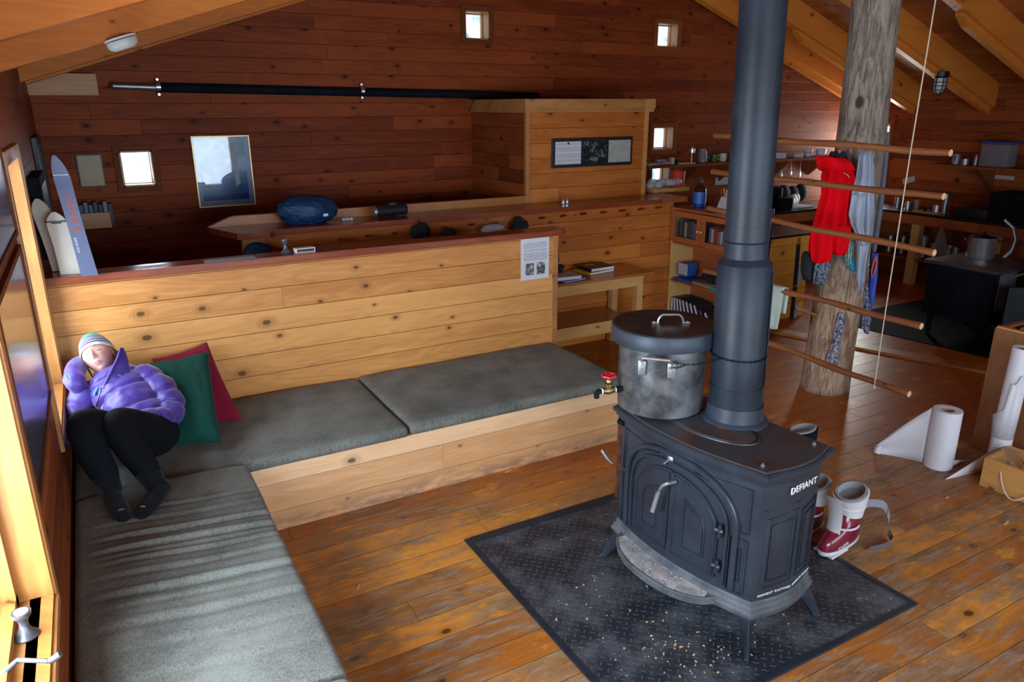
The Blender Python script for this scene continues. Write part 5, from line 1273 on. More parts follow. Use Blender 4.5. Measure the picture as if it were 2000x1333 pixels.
# triple frame on the boxed-in cupboard
fy = 5.94
a, b, c_, d_ = ony(1076, 269, fy), ony(1233, 268, fy), ony(1077, 327, fy), ony(1232, 323, fy)
x0, x1 = (a.x + c_.x) / 2, (b.x + d_.x) / 2; z1, z0 = (a.z + b.z) / 2, (c_.z + d_.z) / 2
t = thing('triple_frame', 'black frame with a letter, a dark map and a pale map on the boxed-in cupboard', 'picture frame', ((x0 + x1) / 2, fy, z0))
part('backing', MB().box((x0, fy - .018, z0), (x1, fy - .001, z1), .003), M['blackp'], t, smooth=0)
w = x1 - x0; 
for nm, k0, k1, m in (('letter', .035, .345, 'print'), ('dark_map', .375, .665, 'mapdark'), ('pale_map', .69, .975, 'maplight')):
    q = part(nm, MB().box((x0 + w * k0, fy - .020, z0 + .03), (x0 + w * k1, fy - .018, z1 - .03)), M[m], t, smooth=0)
mb = MB(); mb.lathe([(0, 0), (.012, 0), (0, .002)], (x0 + w * .19, fy - .0205, z1 - .047), (0, -1, 0), 12); part('crest', mb, M['bootred'], t)
# notice sheet on the low partition
a, d_ = ony(1017, 463, Y1), ony(1070, 542, Y1); 
t = thing('notice_sheet', 'white printed notice with two photos pinned near the right end of the low partition', 'notice', ((a.x + d_.x) / 2, Y1, d_.z))
x0, x1, z0, z1 = a.x, d_.x + .005, d_.z, a.z - .02
part('sheet', MB().box((x0, Y1 - .004, z0), (x1, Y1 - .001, z1)), M['paper'], t, smooth=0)
part('text_block', MB().box((x0 + .025, Y1 - .0048, z0 + .14), (x1 - .02, Y1 - .0042, z1 - .03)), M['print'], t, smooth=0)
M['photo'] = quadmap('small colour photo', .3, lambda t, v, q: t.mix(t.ramp(t.noise(v, 30., 3., .6), .45, .62), (.06, .07, .09), t.mix(t.ramp(t.noise(v, 17., 2.), .4, .6), (.50, .42, .34), (.42, .46, .52))))
for k in (.16, .56): part('photo', MB().box((x0 + (x1 - x0) * k, Y1 - .0048, z0 + .035), (x0 + (x1 - x0) * (k + .30), Y1 - .0042, z0 + .125)), M['photo'], t, smooth=0)
# framed poster on the back wall
ax0, ax1 = ony(371, 267, YB - .0).x, ony(486, 330, YB).x; pz1, pz0 = ony(425, 265, YB).z, ony(440, 403, YB).z
t = thing('framed_poster', 'gold framed blue poster with a lavender mount on the dark back wall', 'picture frame', ((ax0 + ax1) / 2, YB, pz0))
x0, x1 = ax0, ony(485, 264, YB).x
mb = MB(); f = .012
for bb in (((x0, x1), (pz0, pz0 + f)), ((x0, x1), (pz1 - f, pz1)), ((x0, x0 + f), (pz0 + f, pz1 - f)), ((x1 - f, x1), (pz0 + f, pz1 - f))): mb.box((bb[0][0], YB - .025, bb[1][0]), (bb[0][1], YB - .001, bb[1][1]), .002)
part('frame', mb, M['goldframe'], t, smooth=0)
part('mount', MB().box((x0 + f, YB - .014, pz0 + f), (x1 - f, YB - .010, pz1 - f)), M['mat'], t, smooth=0)
def poster(t, v, q):
    n = t.noise(v, 7., 5., .6, .6); z = t.ramp(q[2], pz0 + .1, pz1 - .12)
    c = t.mix(z, (.004, .05, .20), (.10, .15, .17)); c = t.mix(t.ramp(n, .5, .62), c, t.mix(z, (.01, .10, .30), (.30, .36, .38)))
    c = t.mix(t.ma('LESS_THAN', q[2], pz0 + .105), c, (.004, .03, .16)); return c
M['posterart'] = quadmap('blue poster print', .22, poster)
part('print', MB().box((x0 + .045, YB - .0165, pz0 + .055), (x1 - .05, YB - .014, pz1 - .03)), M['posterart'], t, smooth=0)
part('glazing', MB().box((x0 + f, YB - .021, pz0 + f), (x1 - f, YB - .019, pz1 - f)), M['glass'], t, smooth=0)
xs = x0 + (x1 - x0) * .64
mb = MB(); mb.prism([(xs, YB - .0172, pz1 - .06), (xs + .045, YB - .0172, pz1 - .06), (xs + .06, YB - .0172, pz0 + .2), (xs + .02, YB - .0172, pz0 + .16)], (0, .0006, 0)); part('printed_trunk', mb, M['paperw'], t, smooth=0, label='grey trunk shape printed on the poster')
mb = MB(); mb.prism([(x0 + .06, YB - .0172, pz0 + .13), (x0 + .12, YB - .0172, pz0 + .13), (x0 + .12, YB - .0172, pz0 + .28), (x0 + .06, YB - .0172, pz0 + .30)], (0, .0006, 0)); part('printed_lettering', mb, M['bootred'], t, smooth=0, label='dull red block at the lower left of the poster')
# gold plaque
a, d_ = ony(146, 302, YB), ony(208, 364, YB); t = thing('plaque', 'small engraved gold plaque in a dark frame on the back wall', 'plaque', ((a.x + d_.x) / 2, YB, d_.z))
part('frame', MB().box((a.x, YB - .016, d_.z), (d_.x, YB - .001, a.z), .003), M['blackp'], t, smooth=0)
M['goldplate'] = quadmap('engraved gold plate', .35, lines_tex((.26, .17, .02), (.12, .075, .01), .012, .35, 0, 2))
part('plate', MB().box((a.x + .012, YB - .019, d_.z + .012), (d_.x - .012, YB - .016, a.z - .012)), M['goldplate'], t, smooth=0)
# little wall box with books
a, d_ = ony(150, 418, YB - .12), ony(219, 444, YB - .12)
t = thing('wall_box', 'small wooden box shelf on the back wall under the gold plaque', 'shelf', ((a.x + d_.x) / 2, YB - .1, d_.z))
mb = MB(); mb.box((a.x, YB - .14, d_.z), (d_.x, YB - .12, a.z), .002); part('front_board', mb, M['table'], t, smooth=0)
mb = MB(); mb.box((a.x, YB - .12, d_.z), (d_.x, YB - .003, d_.z + .015)); part('bottom_board', mb, M['darktrim'], t, smooth=0)
for i in range(7):
    k = a.x + .02 + i * .035; tt = solo('book', MB().box((k, YB - .115, d_.z + .016), (k + .03, YB - .01, d_.z + .19 + .02 * (i % 2)), .002), bm_[(6, 12, 6, 0, 2, 7, 0)[i]], '%s book in the small wall box, %s' % (('navy', 'dull blue', 'dark blue', 'black', 'ink black', 'slate', 'jet black')[i], ('leftmost', 'second', 'third', 'in the middle', 'third from the right', 'second from the right', 'rightmost')[i]), 'book', 'books in the small wall box', smooth=0)
# dark frames on the left wall beyond the partition
for i, (ya, yb, za, zb, m1, m2, lab) in enumerate(((6.0, 6.75, 1.42, 2.0, 'blackp', 'velcro', 'tall black framed panel on the left wall near the far corner'), (4.95, 5.55, 1.36, 1.82, 'blackiron', 'blackp', 'dark box panel on the left wall just beyond the low partition'))):
    t = thing('wall_frame', lab, 'picture frame', (XL, (ya + yb) / 2, za))
    part('frame', MB().box((XL + .001, ya, za), (XL + (.03 if i == 0 else .06), yb, zb), .004), M[m1], t, smooth=0)
    part('panel', MB().box((XL + (.03 if i == 0 else .06), ya + .05, za + .05), (XL + (.034 if i == 0 else .064), yb - .05, zb - .05)), M[m2], t, smooth=0)
# history panel and reflecting picture on the left wall
def hist(t, v, q):
    n = t.noise(v, 16., 5., .6); y = t.ma('FRACT', t.ma('DIVIDE', q[2], .018))
    w = t.noise(t.vec(0., t.ma('MULTIPLY', q[1], 90.), t.ma('FLOOR', t.ma('DIVIDE', q[2], .018))), 1., 1.)
    k = t.ma('MULTIPLY', t.ma('LESS_THAN', y, .4), t.ma('GREATER_THAN', w, .45))
    c = t.mix(t.ma('MULTIPLY', k, .45), (.36, .37, .42), (.10, .11, .14)); return t.mix(t.ma('MULTIPLY', t.ma('GREATER_THAN', n, .62), .7), c, (.10, .11, .13))
M['history'] = quadmap('printed history panel', .12, hist)
HY0, HY1 = 2.50, 3.62
for i, (za, zb, m, lab) in enumerate(((1.00, 1.66, 'history', 'glazed printed history panel in a brown frame on the left wall between the windows'), (1.70, 2.12, 'blackp', 'dark glazed picture above the printed history panel on the left wall'))):
    t = thing('wall_panel', lab, 'picture frame', (XL, 3, za)); f = .022; mb = MB()
    for bb in (((HY0, HY1), (za, za + f)), ((HY0, HY1), (zb - f, zb)), ((HY0, HY0 + f), (za + f, zb - f)), ((HY1 - f, HY1), (za + f, zb - f))): mb.box((XL + .001, bb[0][0], bb[1][0]), (XL + .016, bb[0][1], bb[1][1]), .002)
    part('frame', mb, M['darktrim'], t, smooth=0)
    part('sheet', MB().box((XL + .001, HY0 + f, za + f), (XL + .006, HY1 - f, zb - f)), M[m], t, smooth=0)
    part('glazing', MB().box((XL + .009, HY0 + f, za + f), (XL + .011, HY1 - f, zb - f)), M['dullglass'], t, smooth=0)
    if i == 0: text('lettering', 'SON HISTORY', .075, Vector((XL + .0065, 3.25, 1.585)), (0, 1, 0), (0, 0, 1), M['velcro'], t, .0003)

# ------------------------------------------------------------------ things on the caps
def ski(name, lab, base, top_, w0, m, me, tipz, lean, grp=None, wt=.7, rot=0., curl=.05, mlet=None):
    """ski standing on its tail: base point, height, leaning (dx,dy) at the tip"""
    t = thing(name, lab, 'ski', base, grp); mb = MB(); rg = []; n = 28; d = Vector((math.cos(rot), math.sin(rot), 0)); nn = Vector((-d.y, d.x, 0))
    for i in range(n + 1):
        s = i / n; z = tipz * s
        w = w0 * (1 - .10 * math.sin(PI * min(1, s * 1.15)))
        if s > wt: k = (s - wt) / (1 - wt); w *= max(.06, (1 - k ** 2.3)) ** .62
        c = Vector(base) + Vector((lean[0] * s, lean[1] * s, z)) - nn * (curl * max(0, (s - .78) / .22) ** 2)
        rg.append([c - d * w / 2 - nn * .006, c + d * w / 2 - nn * .006, c + d * w / 2 + nn * .006, c - d * w / 2 + nn * .006])
    mb.loft(rg); part('ski_body', mb, m, t, smooth=60)
    return t, d, nn
b0 = onz(176, 541, 1.3205); 
t, d, nn = ski('ski', 'slate blue wide ski with dark red lettering standing on the low partition cap', b0 + Vector((.0, .03, 0)), 0, .082, M['skiblue'], M['skired'], .635, (-.06, .12), None, .74, -.12)
lean = Vector((-.06, .12, .635)).normalized()
text('lettering', 'KARHU', .060, b0 + Vector((.0, .03, 0)) + lean * .34 - nn * .0072 + d * .006, lean, -d, M['skired'], t, .0004, .95)
text('small_lettering', 'XCD GUIDE', .014, b0 + Vector((0, .03, 0)) + lean * .17 - nn * .0072 - d * .018, lean, -d, M['bootwhite'], t, .0004, 1.1)
mb = MB(); c = b0 + Vector((.0, .03, 0)) + lean * .545 - nn * .013; mb.tube([c - d * .036, c + d * .036], .0015, 6); part('tip_line', mb, M['bootwhite'], t)
b1 = onz(140, 534, 1.3205)
t, d, nn = ski('ski', 'short off white ski nearer the front, standing on the low partition cap', b1 + Vector((0, -.02, 0)), 0, .105, M['skiwhite'], M['skired'], .335, (-.03, .05), 'off white skis on the cap', .72, -.15, .0)
mb = MB(); c = b1 + Vector((-.026, .02, .285)); mb.tube([c - d * .055 - nn * .010, c + d * .055 - nn * .010], .003, 6); mb.obox(c - nn * .012 + Vector((0, 0, -.004)), (.045, .004, .014)); part('strap', mb, M['blackp'], t)
t, d, nn = ski('ski', 'off white ski behind and left of the front one, leaning to the wall', b1 + Vector((-.045, .10, 0)), 0, .10, M['skiwhite'], M['skired'], .40, (-.055, .03), 'off white skis on the cap', .72, -.35, .0)
# papers on the low cap
for px0, px1, py, m, lab in ((267, 330, 526, 'paper', 'small white sheet lying on the low partition cap right of the skis'), (400, 500, 508, 'strap', 'dull grey sheet lying on the low partition cap left of the candle holder')):
    a, b = onz(px0, py + 5, 1.3215), onz(px1, py - 5, 1.3215); c = (a + b) / 2
    mb = MB(); mb.obox((c.x, Y1 + .04, 1.3212), ((b - a).x, .075, .0012), Matrix.Rotation(.03, 3, 'Z')); solo('paper_slip', mb, M[m], lab, 'paper')
c = Vector((1.005, Y1 + .065, 1.3205))
HOLD = [(0, 0), (.030, 0), (.031, .004), (.022, .014), (.013, .03), (.0105, .046), (.012, .06), (.020, .072), (.023, .078), (.023, .088), (.019, .088), (.017, .082), (0, .082)]
lath('candle_holder', HOLD, c, M['pewter'], 'small turned metal candle holder on the low partition cap', 'candle holder', 'turned metal candle holders')
c = onz(52, 1243, .763); 
t = thing('candle_holder', 'turned metal candle holder with a white tealight on the window sill', 'candle holder', c)
mb = MB(); mb.lathe([(r * 1.08, h * .93) for r, h in HOLD], c, n=32); part('holder_body', mb, M['pewter'], t)
mb = MB(); mb.lathe([(0, .0765), (.017, .0765), (.0185, .083), (.0175, .083), (.015, .080), (0, .0795)], c, n=28); part('tealight', mb, M['white'], t)
c = Vector((1.115, Y1 + .045, 1.321)); t = thing('matchbox', 'white matchbox with brown striking side on the low partition cap', 'matchbox', c)
part('sleeve', MB().box(c + Vector((-.062, -.028, 0)), c + Vector((.062, .028, .028)), .001), M['paper'], t, smooth=0)
part('striker', MB().box(c + Vector((-.052, -.0286, .005)), c + Vector((.056, -.028, .023))), M['rust'], t, smooth=0)
mb = MB(); P = [onp(x, y, (1.35, 5.05, 0)) for x, y in ((600, 478), (606, 466), (612, 468), (622, 482), (634, 480), (650, 478))]; mb.tube([p for p in P], .0035, 6)
for p in P: pass
# stuff sack, tube lamp and bits on the wide cap
mb = MB(); c = Vector((1.43, 5.775, 1.43)); R = bmesh.ops.create_icosphere(mb.b, subdivisions=5, radius=1)
for v in R['verts']:
    p = v.co.copy(); k = 1 + .16 * noise.noise(p * 1.6 + Vector((3, 1, 2))) + .07 * abs(noise.noise(p * 4.5)) + .03 * noise.noise(p * 9)
    v.co = c + Vector((p.x * .215 * k, p.y * .15 * k, max(-.098, p.z * .125 * k)))
t = part('stuff_sack', mb, M['bluebag'], None, 'crumpled blue nylon stuff sack on the wide cap', 180); t['category'] = 'bag'
mb = MB(); mb.obox(c + Vector((.10, -.158, -.025)), (.04, .004, .02), Matrix.Rotation(.25, 3, 'Z')); q = part('label_tag', mb, M['white'], t)
mb = MB(); a, b = Vector((1.98, 5.77, 1.379)), Vector((2.25, 5.81, 1.379)); t = thing('black_lantern', 'black cylindrical lantern lying on the wide cap', 'lantern', (2.1, 5.79, 1.331))
mb.tube([a, b], .046, 18); part('barrel', mb, M['blackp'], t); mb = MB(); mb.tube([a - Vector((.02, 0, 0)), a], [.036, .048], 18); part('end_ring', mb, M['dullsteel'], t)
mb = MB(); mb.ell((2.14, 5.79, 1.43), (.05, .02, .02), n=6); part('handle', mb, M['blackp'], t)
mb = MB()
for k in range(3): mb.ell((1.70 + .03 * k, 5.72, 1.345), (.018, .014, .013), n=6)
solo('crumpled_wrapper', mb, M['paperw'], 'small crumpled wrapper on the wide cap right of the blue sack', 'wrapper')
# hats and gear on the pegs
for px, py, w, h, m, lab in ((822, 456, .10, .11, 'dark', 'black cap hanging on a peg, leftmost of the gear above the low cap'), (873, 458, .08, .08, 'dark', 'black bundle hanging on the second peg'), (965, 445, .13, .05, 'strap', 'grey strap gear resting on a peg'), (1015, 440, .09, .10, 'dark', 'black cap on the peg nearest the end of the low partition'), (505, 490, .13, .08, 'bluebag', 'dark blue bundle hanging at the left end of the pegged partition')):
    p = ony(px, py, Y2 - .06); mb = MB()
    for k in range(5): mb.ell(p + Vector((random.uniform(-.4, .4) * w, random.uniform(-.01, .01), random.uniform(-.35, .2) * h)), (w * .6, .04, h * .62), n=8)
    solo('hanging_gear', mb, M[m], lab, 'hat' if 'cap' in lab.split()[1] else 'gear', 'gear on the pegs', smooth=180)

# ------------------------------------------------------------------ right foreground: paper rolls, crates, boots
def roll(name, lab, c, r, h, rc, leanv=(0, 0)):
    t = thing(name, lab, 'paper roll', c); ax_ = Vector((leanv[0], leanv[1], 1)).normalized(); mb = MB()
    mb.lathe([(r, 0), (r + .0008, h * .5), (r, h), (r * .97, h + .001), (rc + .006, h - .002), (rc, h - .003), (rc, 0)], c, ax_, 48, True); part('paper_coil', mb, M['paper'], t, smooth=30)
    mb = MB(); mb.lathe([(rc, h - .004), (rc - .004, h - .004), (rc - .004, .002), (rc, .002)], c, ax_, 32, True); part('card_core', mb, M['card'], t); return t
RC = Vector((4.44, 2.37, .001)); t = roll('paper_roll', 'upright white paper roll with a loose sheet, standing on the floor', RC, .083, .385, .038)
def sheet(mb, rows, n=10):
    """rows of 3D points"""
    vs = [[mb.b.verts.new(p) for p in r] for r in rows]
    for a, b in zip(vs, vs[1:]):
        for j in range(len(a) - 1): mb.b.faces.new((a[j], a[j + 1], b[j + 1], b[j]))
a0 = RC + Vector((-.05, .07, 0)); P2 = onz(1712, 886) ; rows = []
for i in range(13):
    s = i / 12; b = a0.lerp(Vector((P2.x, P2.y, 0)), s); h = .382 * (1 - s) + .075 * s; wv = .006 * math.sin(s * 4)
    rows.append([Vector((b.x + wv * (1 - k / 6) + .03 * s * math.sin(k), b.y + wv, .003 + h * k / 6)) for k in range(7)])
mb = MB(); sheet(mb, rows); q = part('loose_sheet', mb, M['paper'], t, smooth=180); q.modifiers.new('t', 'SOLIDIFY').thickness = .0015
mb = MB(); mb.tube([Vector((P2.x, P2.y, .004)), Vector((P2.x + .01, P2.y, .065))], .022, 14, cap=False); q = part('curled_end', mb, M['paper'], t); 
e = onz(1895, 902); mb = MB(); sheet(mb, [[RC + Vector((.05, -.06, 0)), RC + Vector((.05, -.06, .05))], [RC.lerp(Vector((e.x, e.y, 0)), .6) + Vector((0, -.01, 0)), RC.lerp(Vector((e.x, e.y, 0)), .6) + Vector((0, -.02, .03))], [Vector((e.x, e.y, .002)), Vector((e.x, e.y, .008))]]); q = part('torn_tip', mb, M['paper'], t); q.modifiers.new('t', 'SOLIDIFY').thickness = .0015
R2 = Vector((4.72, 2.17, .001)); t = roll('paper_roll', 'tall white paper roll with torn wrapping leaning by the wooden bin', R2, .058, .80, .032, (.02, -.01))
mb = MB()
rg = []
for i in range(15):
    k = i / 14; a = 2.4 + 2.6 * k; top = .52 + .16 * k + .02 * math.sin(k * 21) if k > .4 else .36 + .16 * k
    rg.append([R2 + Vector((.062 * math.cos(a), .062 * math.sin(a), .22)) , R2 + Vector(((.063 + .012 * (1 - k)) * math.cos(a), (.063 + .012 * (1 - k)) * math.sin(a), top))])
sheet(mb, rg); q = part('torn_layer', mb, M['paper'], t, smooth=180); q.modifiers.new('t', 'SOLIDIFY').thickness = .0012
e = onz(1846, 938); mb = MB(); sheet(mb, [[R2 + Vector((-.05, -.03, .0)), R2 + Vector((-.05, -.03, .19))], [R2.lerp(e, .5) + Vector((0, -.0, 0)), R2.lerp(e, .5) + Vector((0, 0, .08))], [Vector((e.x, e.y, .002)), Vector((e.x, e.y, .006))]]); q = part('torn_sheet', mb, M['paper'], t, smooth=180); q.modifiers.new('t', 'SOLIDIFY').thickness = .0015
# tinder crate with rope handle
CL = onz(1912, 948); t = thing('tinder_crate', 'yellow pine crate with rope handle and scrap paper, at the right picture edge', 'crate', (CL.x + .15, CL.y - .15, 0))
dx = Vector((.06, -1, 0)).normalized(); dy = Vector((1, .06, 0)); Wd, Dp, Hh, th = .42, .30, .185, .018
def cb(mb, a, b, z0, z1): 
    A = CL + dx * a[0] + dy * a[1]; pts = [CL + dx * u + dy * v for u, v in ((a[0], a[1]), (b[0], a[1]), (b[0], b[1]), (a[0], b[1]))]; mb.prism([(p.x, p.y, z0) for p in pts], (0, 0, z1 - z0))
for nm, a, b in (('front_board', (0, 0), (Wd, th)), ('back_board', (0, Dp - th), (Wd, Dp)), ('end_board', (0, th), (th, Dp - th)), ('end_board', (Wd - th, th), (Wd, Dp - th)), ('bottom_board', (th, th), (Wd - th, Dp - th))):
    mb = MB(); cb(mb, a, b, .001, Hh if nm != 'bottom_board' else .015); part(nm, mb, M['crate'], t, smooth=0)
mb = MB(); P = []
for k in range(13): s = k / 12; P.append(CL + dx * (.10 + .20 * s) - dy * (.008 + .035 * math.sin(PI * s)) + Vector((0, 0, .135 - .125 * math.sin(PI * s) ** .8)))
mb.tube(P, .0045, 8); part('rope_handle', mb, M['rope'], t)
for i in range(6):
    c = CL + dx * (.08 + .06 * i) + dy * (.10 + .08 * (i % 2)) + Vector((0, 0, Hh - .02)); mb = MB()
    f = [c + Vector((random.uniform(-.07, .07), random.uniform(-.07, .07), random.uniform(-.03, .09))) for _ in range(4)]
    mb.loft([[f[0], f[1], f[2]], [q_ + Vector((.004, .003, .002)) for q_ in f[:3]]]); mb.b.faces.new([mb.b.verts.new(p) for p in (f[1], f[2], f[3])])
    solo('scrap_paper', mb, M['mugw'] if i % 2 else M['card'], 'crumpled scrap of %s paper in the tinder crate, %s' % (('cream' if i % 2 else 'brown'), ('at the far left corner', 'second from the far end', 'left of the middle', 'right of the middle', 'second from the near end', 'nearest the right picture edge')[i]), 'paper', 'scrap paper in the tinder crate', smooth=0)
# big wood bin behind
BA = onz(1975, 862); t = thing('wood_bin', 'tall brown plywood bin behind the leaning paper roll', 'bin', (5.2, 2.1, 0))
p = onx(1953, 640, 5.28); zt = p.z
mb = MB(); mb.box((4.89, 1.3, 0), (4.92, 2.42, .84)); part('side_board', mb, M['bin'], t, smooth=0)
mb = MB(); mb.box((4.92, 2.39, 0), (5.55, 2.42, .84)); part('side_board', mb, M['bin'], t, smooth=0)
mb = MB(); mb.box((5.52, 1.3, 0), (5.55, 2.39, .84)); part('side_board', mb, M['bin'], t, smooth=0)
mb = MB(); mb.box((4.92, 1.3, 0), (5.52, 1.33, .84)); part('side_board', mb, M['bin'], t, smooth=0)
mb = MB(); mb.box((4.89, 1.31, .84), (4.922, 2.41, .852)); part('top_edge', mb, M['crate'], t, smooth=0)
for i in range(7):
    c = Vector((5.17 + .04 * (i % 3), 2.31 - .13 * i, .81)); mb = MB(); mb.beam(c + Vector((-.14, .05 * (i % 2), 0)), c + Vector((.2, -.04, .05 * (i % 3))), .07, .055, bev=.006); solo('split_log', mb, M['crate'], 'split pine log on top of the pile in the plywood bin, %s' % ('farthest', 'second farthest', 'third', 'fourth', 'fifth', 'second nearest', 'nearest')[i], 'log', 'split logs in the plywood bin', smooth=0)
mb = MB(); mb.box((4.93, 1.34, .02), (5.51, 2.38, .77)); solo('log_pile', mb, M['bin'], 'stacked firewood filling the plywood bin below its top logs', 'firewood', kind='stuff')

# ski boots
def boot(name, lab, base, ang, liner_only=False, ms=None, sc_=1., strap=False, grp=None):
    t = thing(name, lab, 'boot', base, grp); Rz = Matrix.Rotation(ang, 3, 'Z'); B = Vector(base)
    def P(x, y, z): return B + Rz @ Vector((x * sc_, y * sc_, z * sc_))      # +x = toe
    shell, cuff, lin = ms
    def rng(cx, z, rx, ry, tilt=0., n=28, sq=1.):
        return [P(cx + rx * (abs(math.cos(a)) ** sq) * (1 if math.cos(a) > 0 else -1), ry * (abs(math.sin(a)) ** sq) * (1 if math.sin(a) > 0 else -1), z + tilt * math.cos(a)) for a in [2 * PI * k / n for k in range(n)]]
    mb = MB(); mb.loft([rng(.02, .004, .145, .045, sq=.8), rng(.02, .012, .150, .050, sq=.8), rng(.02, .026, .150, .050, sq=.8)]); part('sole', mb, cuff, t)
    mb = MB(); mb.loft([rng(.02, .026, .145, .048, sq=.85), rng(.02, .05, .148, .052, sq=.85), rng(.015, .075, .140, .051), rng(-.005, .10, .115, .050, .004), rng(-.030, .125, .085, .049, -.006), rng(-.045, .15, .068, .047), rng(-.05, .19, .060, .046)]); part('shell', mb, shell, t, smooth=60)
    mb = MB()
    for k in range(6): mb.box(P(.14 - k * .022, -.052, .001), P(.13 - k * .022, .052, .012))
    part('tread_lugs', mb, cuff, t, smooth=0)
    mb = MB(); rr = []
    for z, r, rx, ry, tl_ in ((.150, -.05, .066, .053, .01), (.19, -.050, .070, .059, .0), (.23, -.040, .080, .069, -.010), (.272, -.030, .090, .077, -.018)): rr.append(rng(r, z, rx, ry, tl_))
    for z, r, rx, ry, tl_ in ((.274, -.030, .082, .069, -.018), (.22, -.042, .066, .055, -.01), (.17, -.05, .05, .042, 0)): rr.append(rng(r, z, rx, ry, tl_))
    mb.loft(rr); cf = part('cuff', mb, cuff, t, smooth=60)
    mb = MB(); mb.loft([rng(-.034, .25, .072, .062, -.018), rng(-.030, .283, .080, .068, -.018), rng(-.030, .284, .068, .056, -.018), rng(-.05, .13, .045, .036, 0)]); part('liner', mb, lin, t, smooth=60)
    mb = MB(); tg_ = []
    for k in range(9):
        s = k / 8; z = .10 + .19 * s; x = .085 - .035 * s + .07 * s * s; tg_.append([P(x, -.034 - .004 * s, z), P(x + .018, 0, z + .01), P(x, .034 + .004 * s, z), P(x - .012, 0, z - .002)])
    mb.loft(tg_); part('tongue', mb, cuff, t, smooth=60)
    for z, x0 in ((.115, .06), (.205, .025), (.25, .035)):
        mb = MB(); pts = [P(x0 - .07 + .075 * math.cos(a), .060 * math.sin(a), z) for a in [-2. + 4. * k / 12 for k in range(13)]]; mb.tube(pts, .006, 6)
        for k in range(5): q = P(x0 - .07 + .078 * math.cos(-1.0 - .12 * k), .064 * math.sin(-1.0 - .12 * k), z); mb.ell(q, (.007, .007, .010), n=5)
        part('buckle', mb, M['bootwhite'] if shell is M['bootred'] else M['blackp'], t)
    if strap:
        mb = MB(); pts = [Vector(q_) for q_ in ((3.205, 2.03, .25), (3.255, 2.01, .25), (3.315, 1.99, .225), (3.375, 1.99, .13), (3.41, 2.01, .045), (3.37, 1.955, .024), (3.29, 1.945, .024), (3.20, 1.97, .024))]
        C2 = []
        for i in range(len(pts) - 1):
            for k in range(5):
                s = k / 5; p0, p1, p2, p3 = pts[max(0, i - 1)], pts[i], pts[i + 1], pts[min(len(pts) - 1, i + 2)]
                C2.append(.5 * ((2 * p1) + (p2 - p0) * s + (2 * p0 - 5 * p1 + 4 * p2 - p3) * s * s + (3 * p1 - p0 - 3 * p2 + p3) * s ** 3))
        C2.append(pts[-1]); rg = []
        for i, p in enumerate(C2):
            k = i / len(C2); wv = Vector((0, 0, 1)) * (1 - .55 * max(0, (k - .5) / .5)) + (Rz @ Vector((.3, .55, 0))) * (.6 * max(0, (k - .55) / .45))
            wv = wv.normalized() * .021; nn_ = Vector((wv.y, -wv.x, .2)).normalized() * .0012; rg.append([p - wv - nn_, p + wv - nn_, p + wv + nn_, p - wv + nn_])
        m2 = MB(); m2.loft(rg[:24]); part('power_strap', m2, M['strap'], t, smooth=60); m2 = MB(); m2.loft(rg[23:]); part('strap_end', m2, M['velcro'], t, smooth=60, label='dark grey velcro end of the strap')
    return t, P
RBM = (M['bootred'], M['bootwhite'], M['bootgrey'])
ang = math.radians(187)
bt, BP = boot('ski_boot', 'burgundy and white ski boot with its strap trailing on the floor beside the stove', (3.12, 2.075, .014), ang, ms=RBM, sc_=1.08, strap=True, grp='burgundy ski boots')
text('lettering', 'SCARPA', .030, BP(.075, .0545, .045), (BP(0, .05, 0) - BP(.1, .055, 0)), (0, 0, 1), M['bootwhite'], bt, .001)
boot('ski_boot', 'burgundy and white ski boot half hidden behind the right end of the stove', (3.10, 2.27, .002), math.radians(187), ms=RBM, grp='burgundy ski boots')
DBM = (M['blackp'], M['blackiron'], M['bootgrey'])
boot('winter_boot', 'black boot with grey lining on the floor behind the stove, right of its pair', (3.60, 2.79, .002), math.radians(150), ms=DBM, grp='black boots behind the stove')
boot('winter_boot', 'black boot with grey lining mostly hidden by the stovepipe base', (3.40, 3.02, .002), math.radians(165), ms=DBM, grp='black boots behind the stove')
# floor litter
for i, (x, y, l, a) in enumerate(((1040, 1163, .05, .5), (700, 1147, .03, 1.), (1850, 972, .03, .2), (1965, 1022, .05, .1), (992, 921, .05, .3))):
    p = onz(x, y, .003); mb = MB(); mb.beam(p - Vector((math.cos(a), math.sin(a), 0)) * l / 2, p + Vector((math.cos(a), math.sin(a), 0)) * l / 2, .008, .004)
    if x in (1040,): p.z += .009
    solo('wood_splinter', mb, M['endgrain'], 'pale wood splinter on the floor, %s' % ('near the front of the steel tread plate', 'on the planks left of the plate', 'in front of the paper rolls', 'right of the stove near the crate', 'along the foot of the bench')[i], 'splinter', 'splinters on the floor', smooth=0)
random.seed(3)
mb = MB()
for k in range(90):
    x = random.gauss(1330, 70); y = random.gauss(1270, 26)
    if k > 55: x = random.uniform(1050, 1560); y = random.uniform(1130, 1320)
    p = onz(x, y, .0105)
    if not (1.5 < p.x < 2.95 and 1.66 < p.y < 3.0): continue
    a = random.uniform(0, PI); l = random.uniform(.003, .011); mb.beam(p - Vector((math.cos(a), math.sin(a), 0)) * l / 2, p + Vector((math.cos(a), math.sin(a), .1)) * l / 2, random.uniform(.003, .007), .0025)
solo('bark_crumbs', mb, M['endgrain'], 'scattered bark crumbs and splinters on the steel tread plate', 'wood crumbs', smooth=0, kind='stuff')

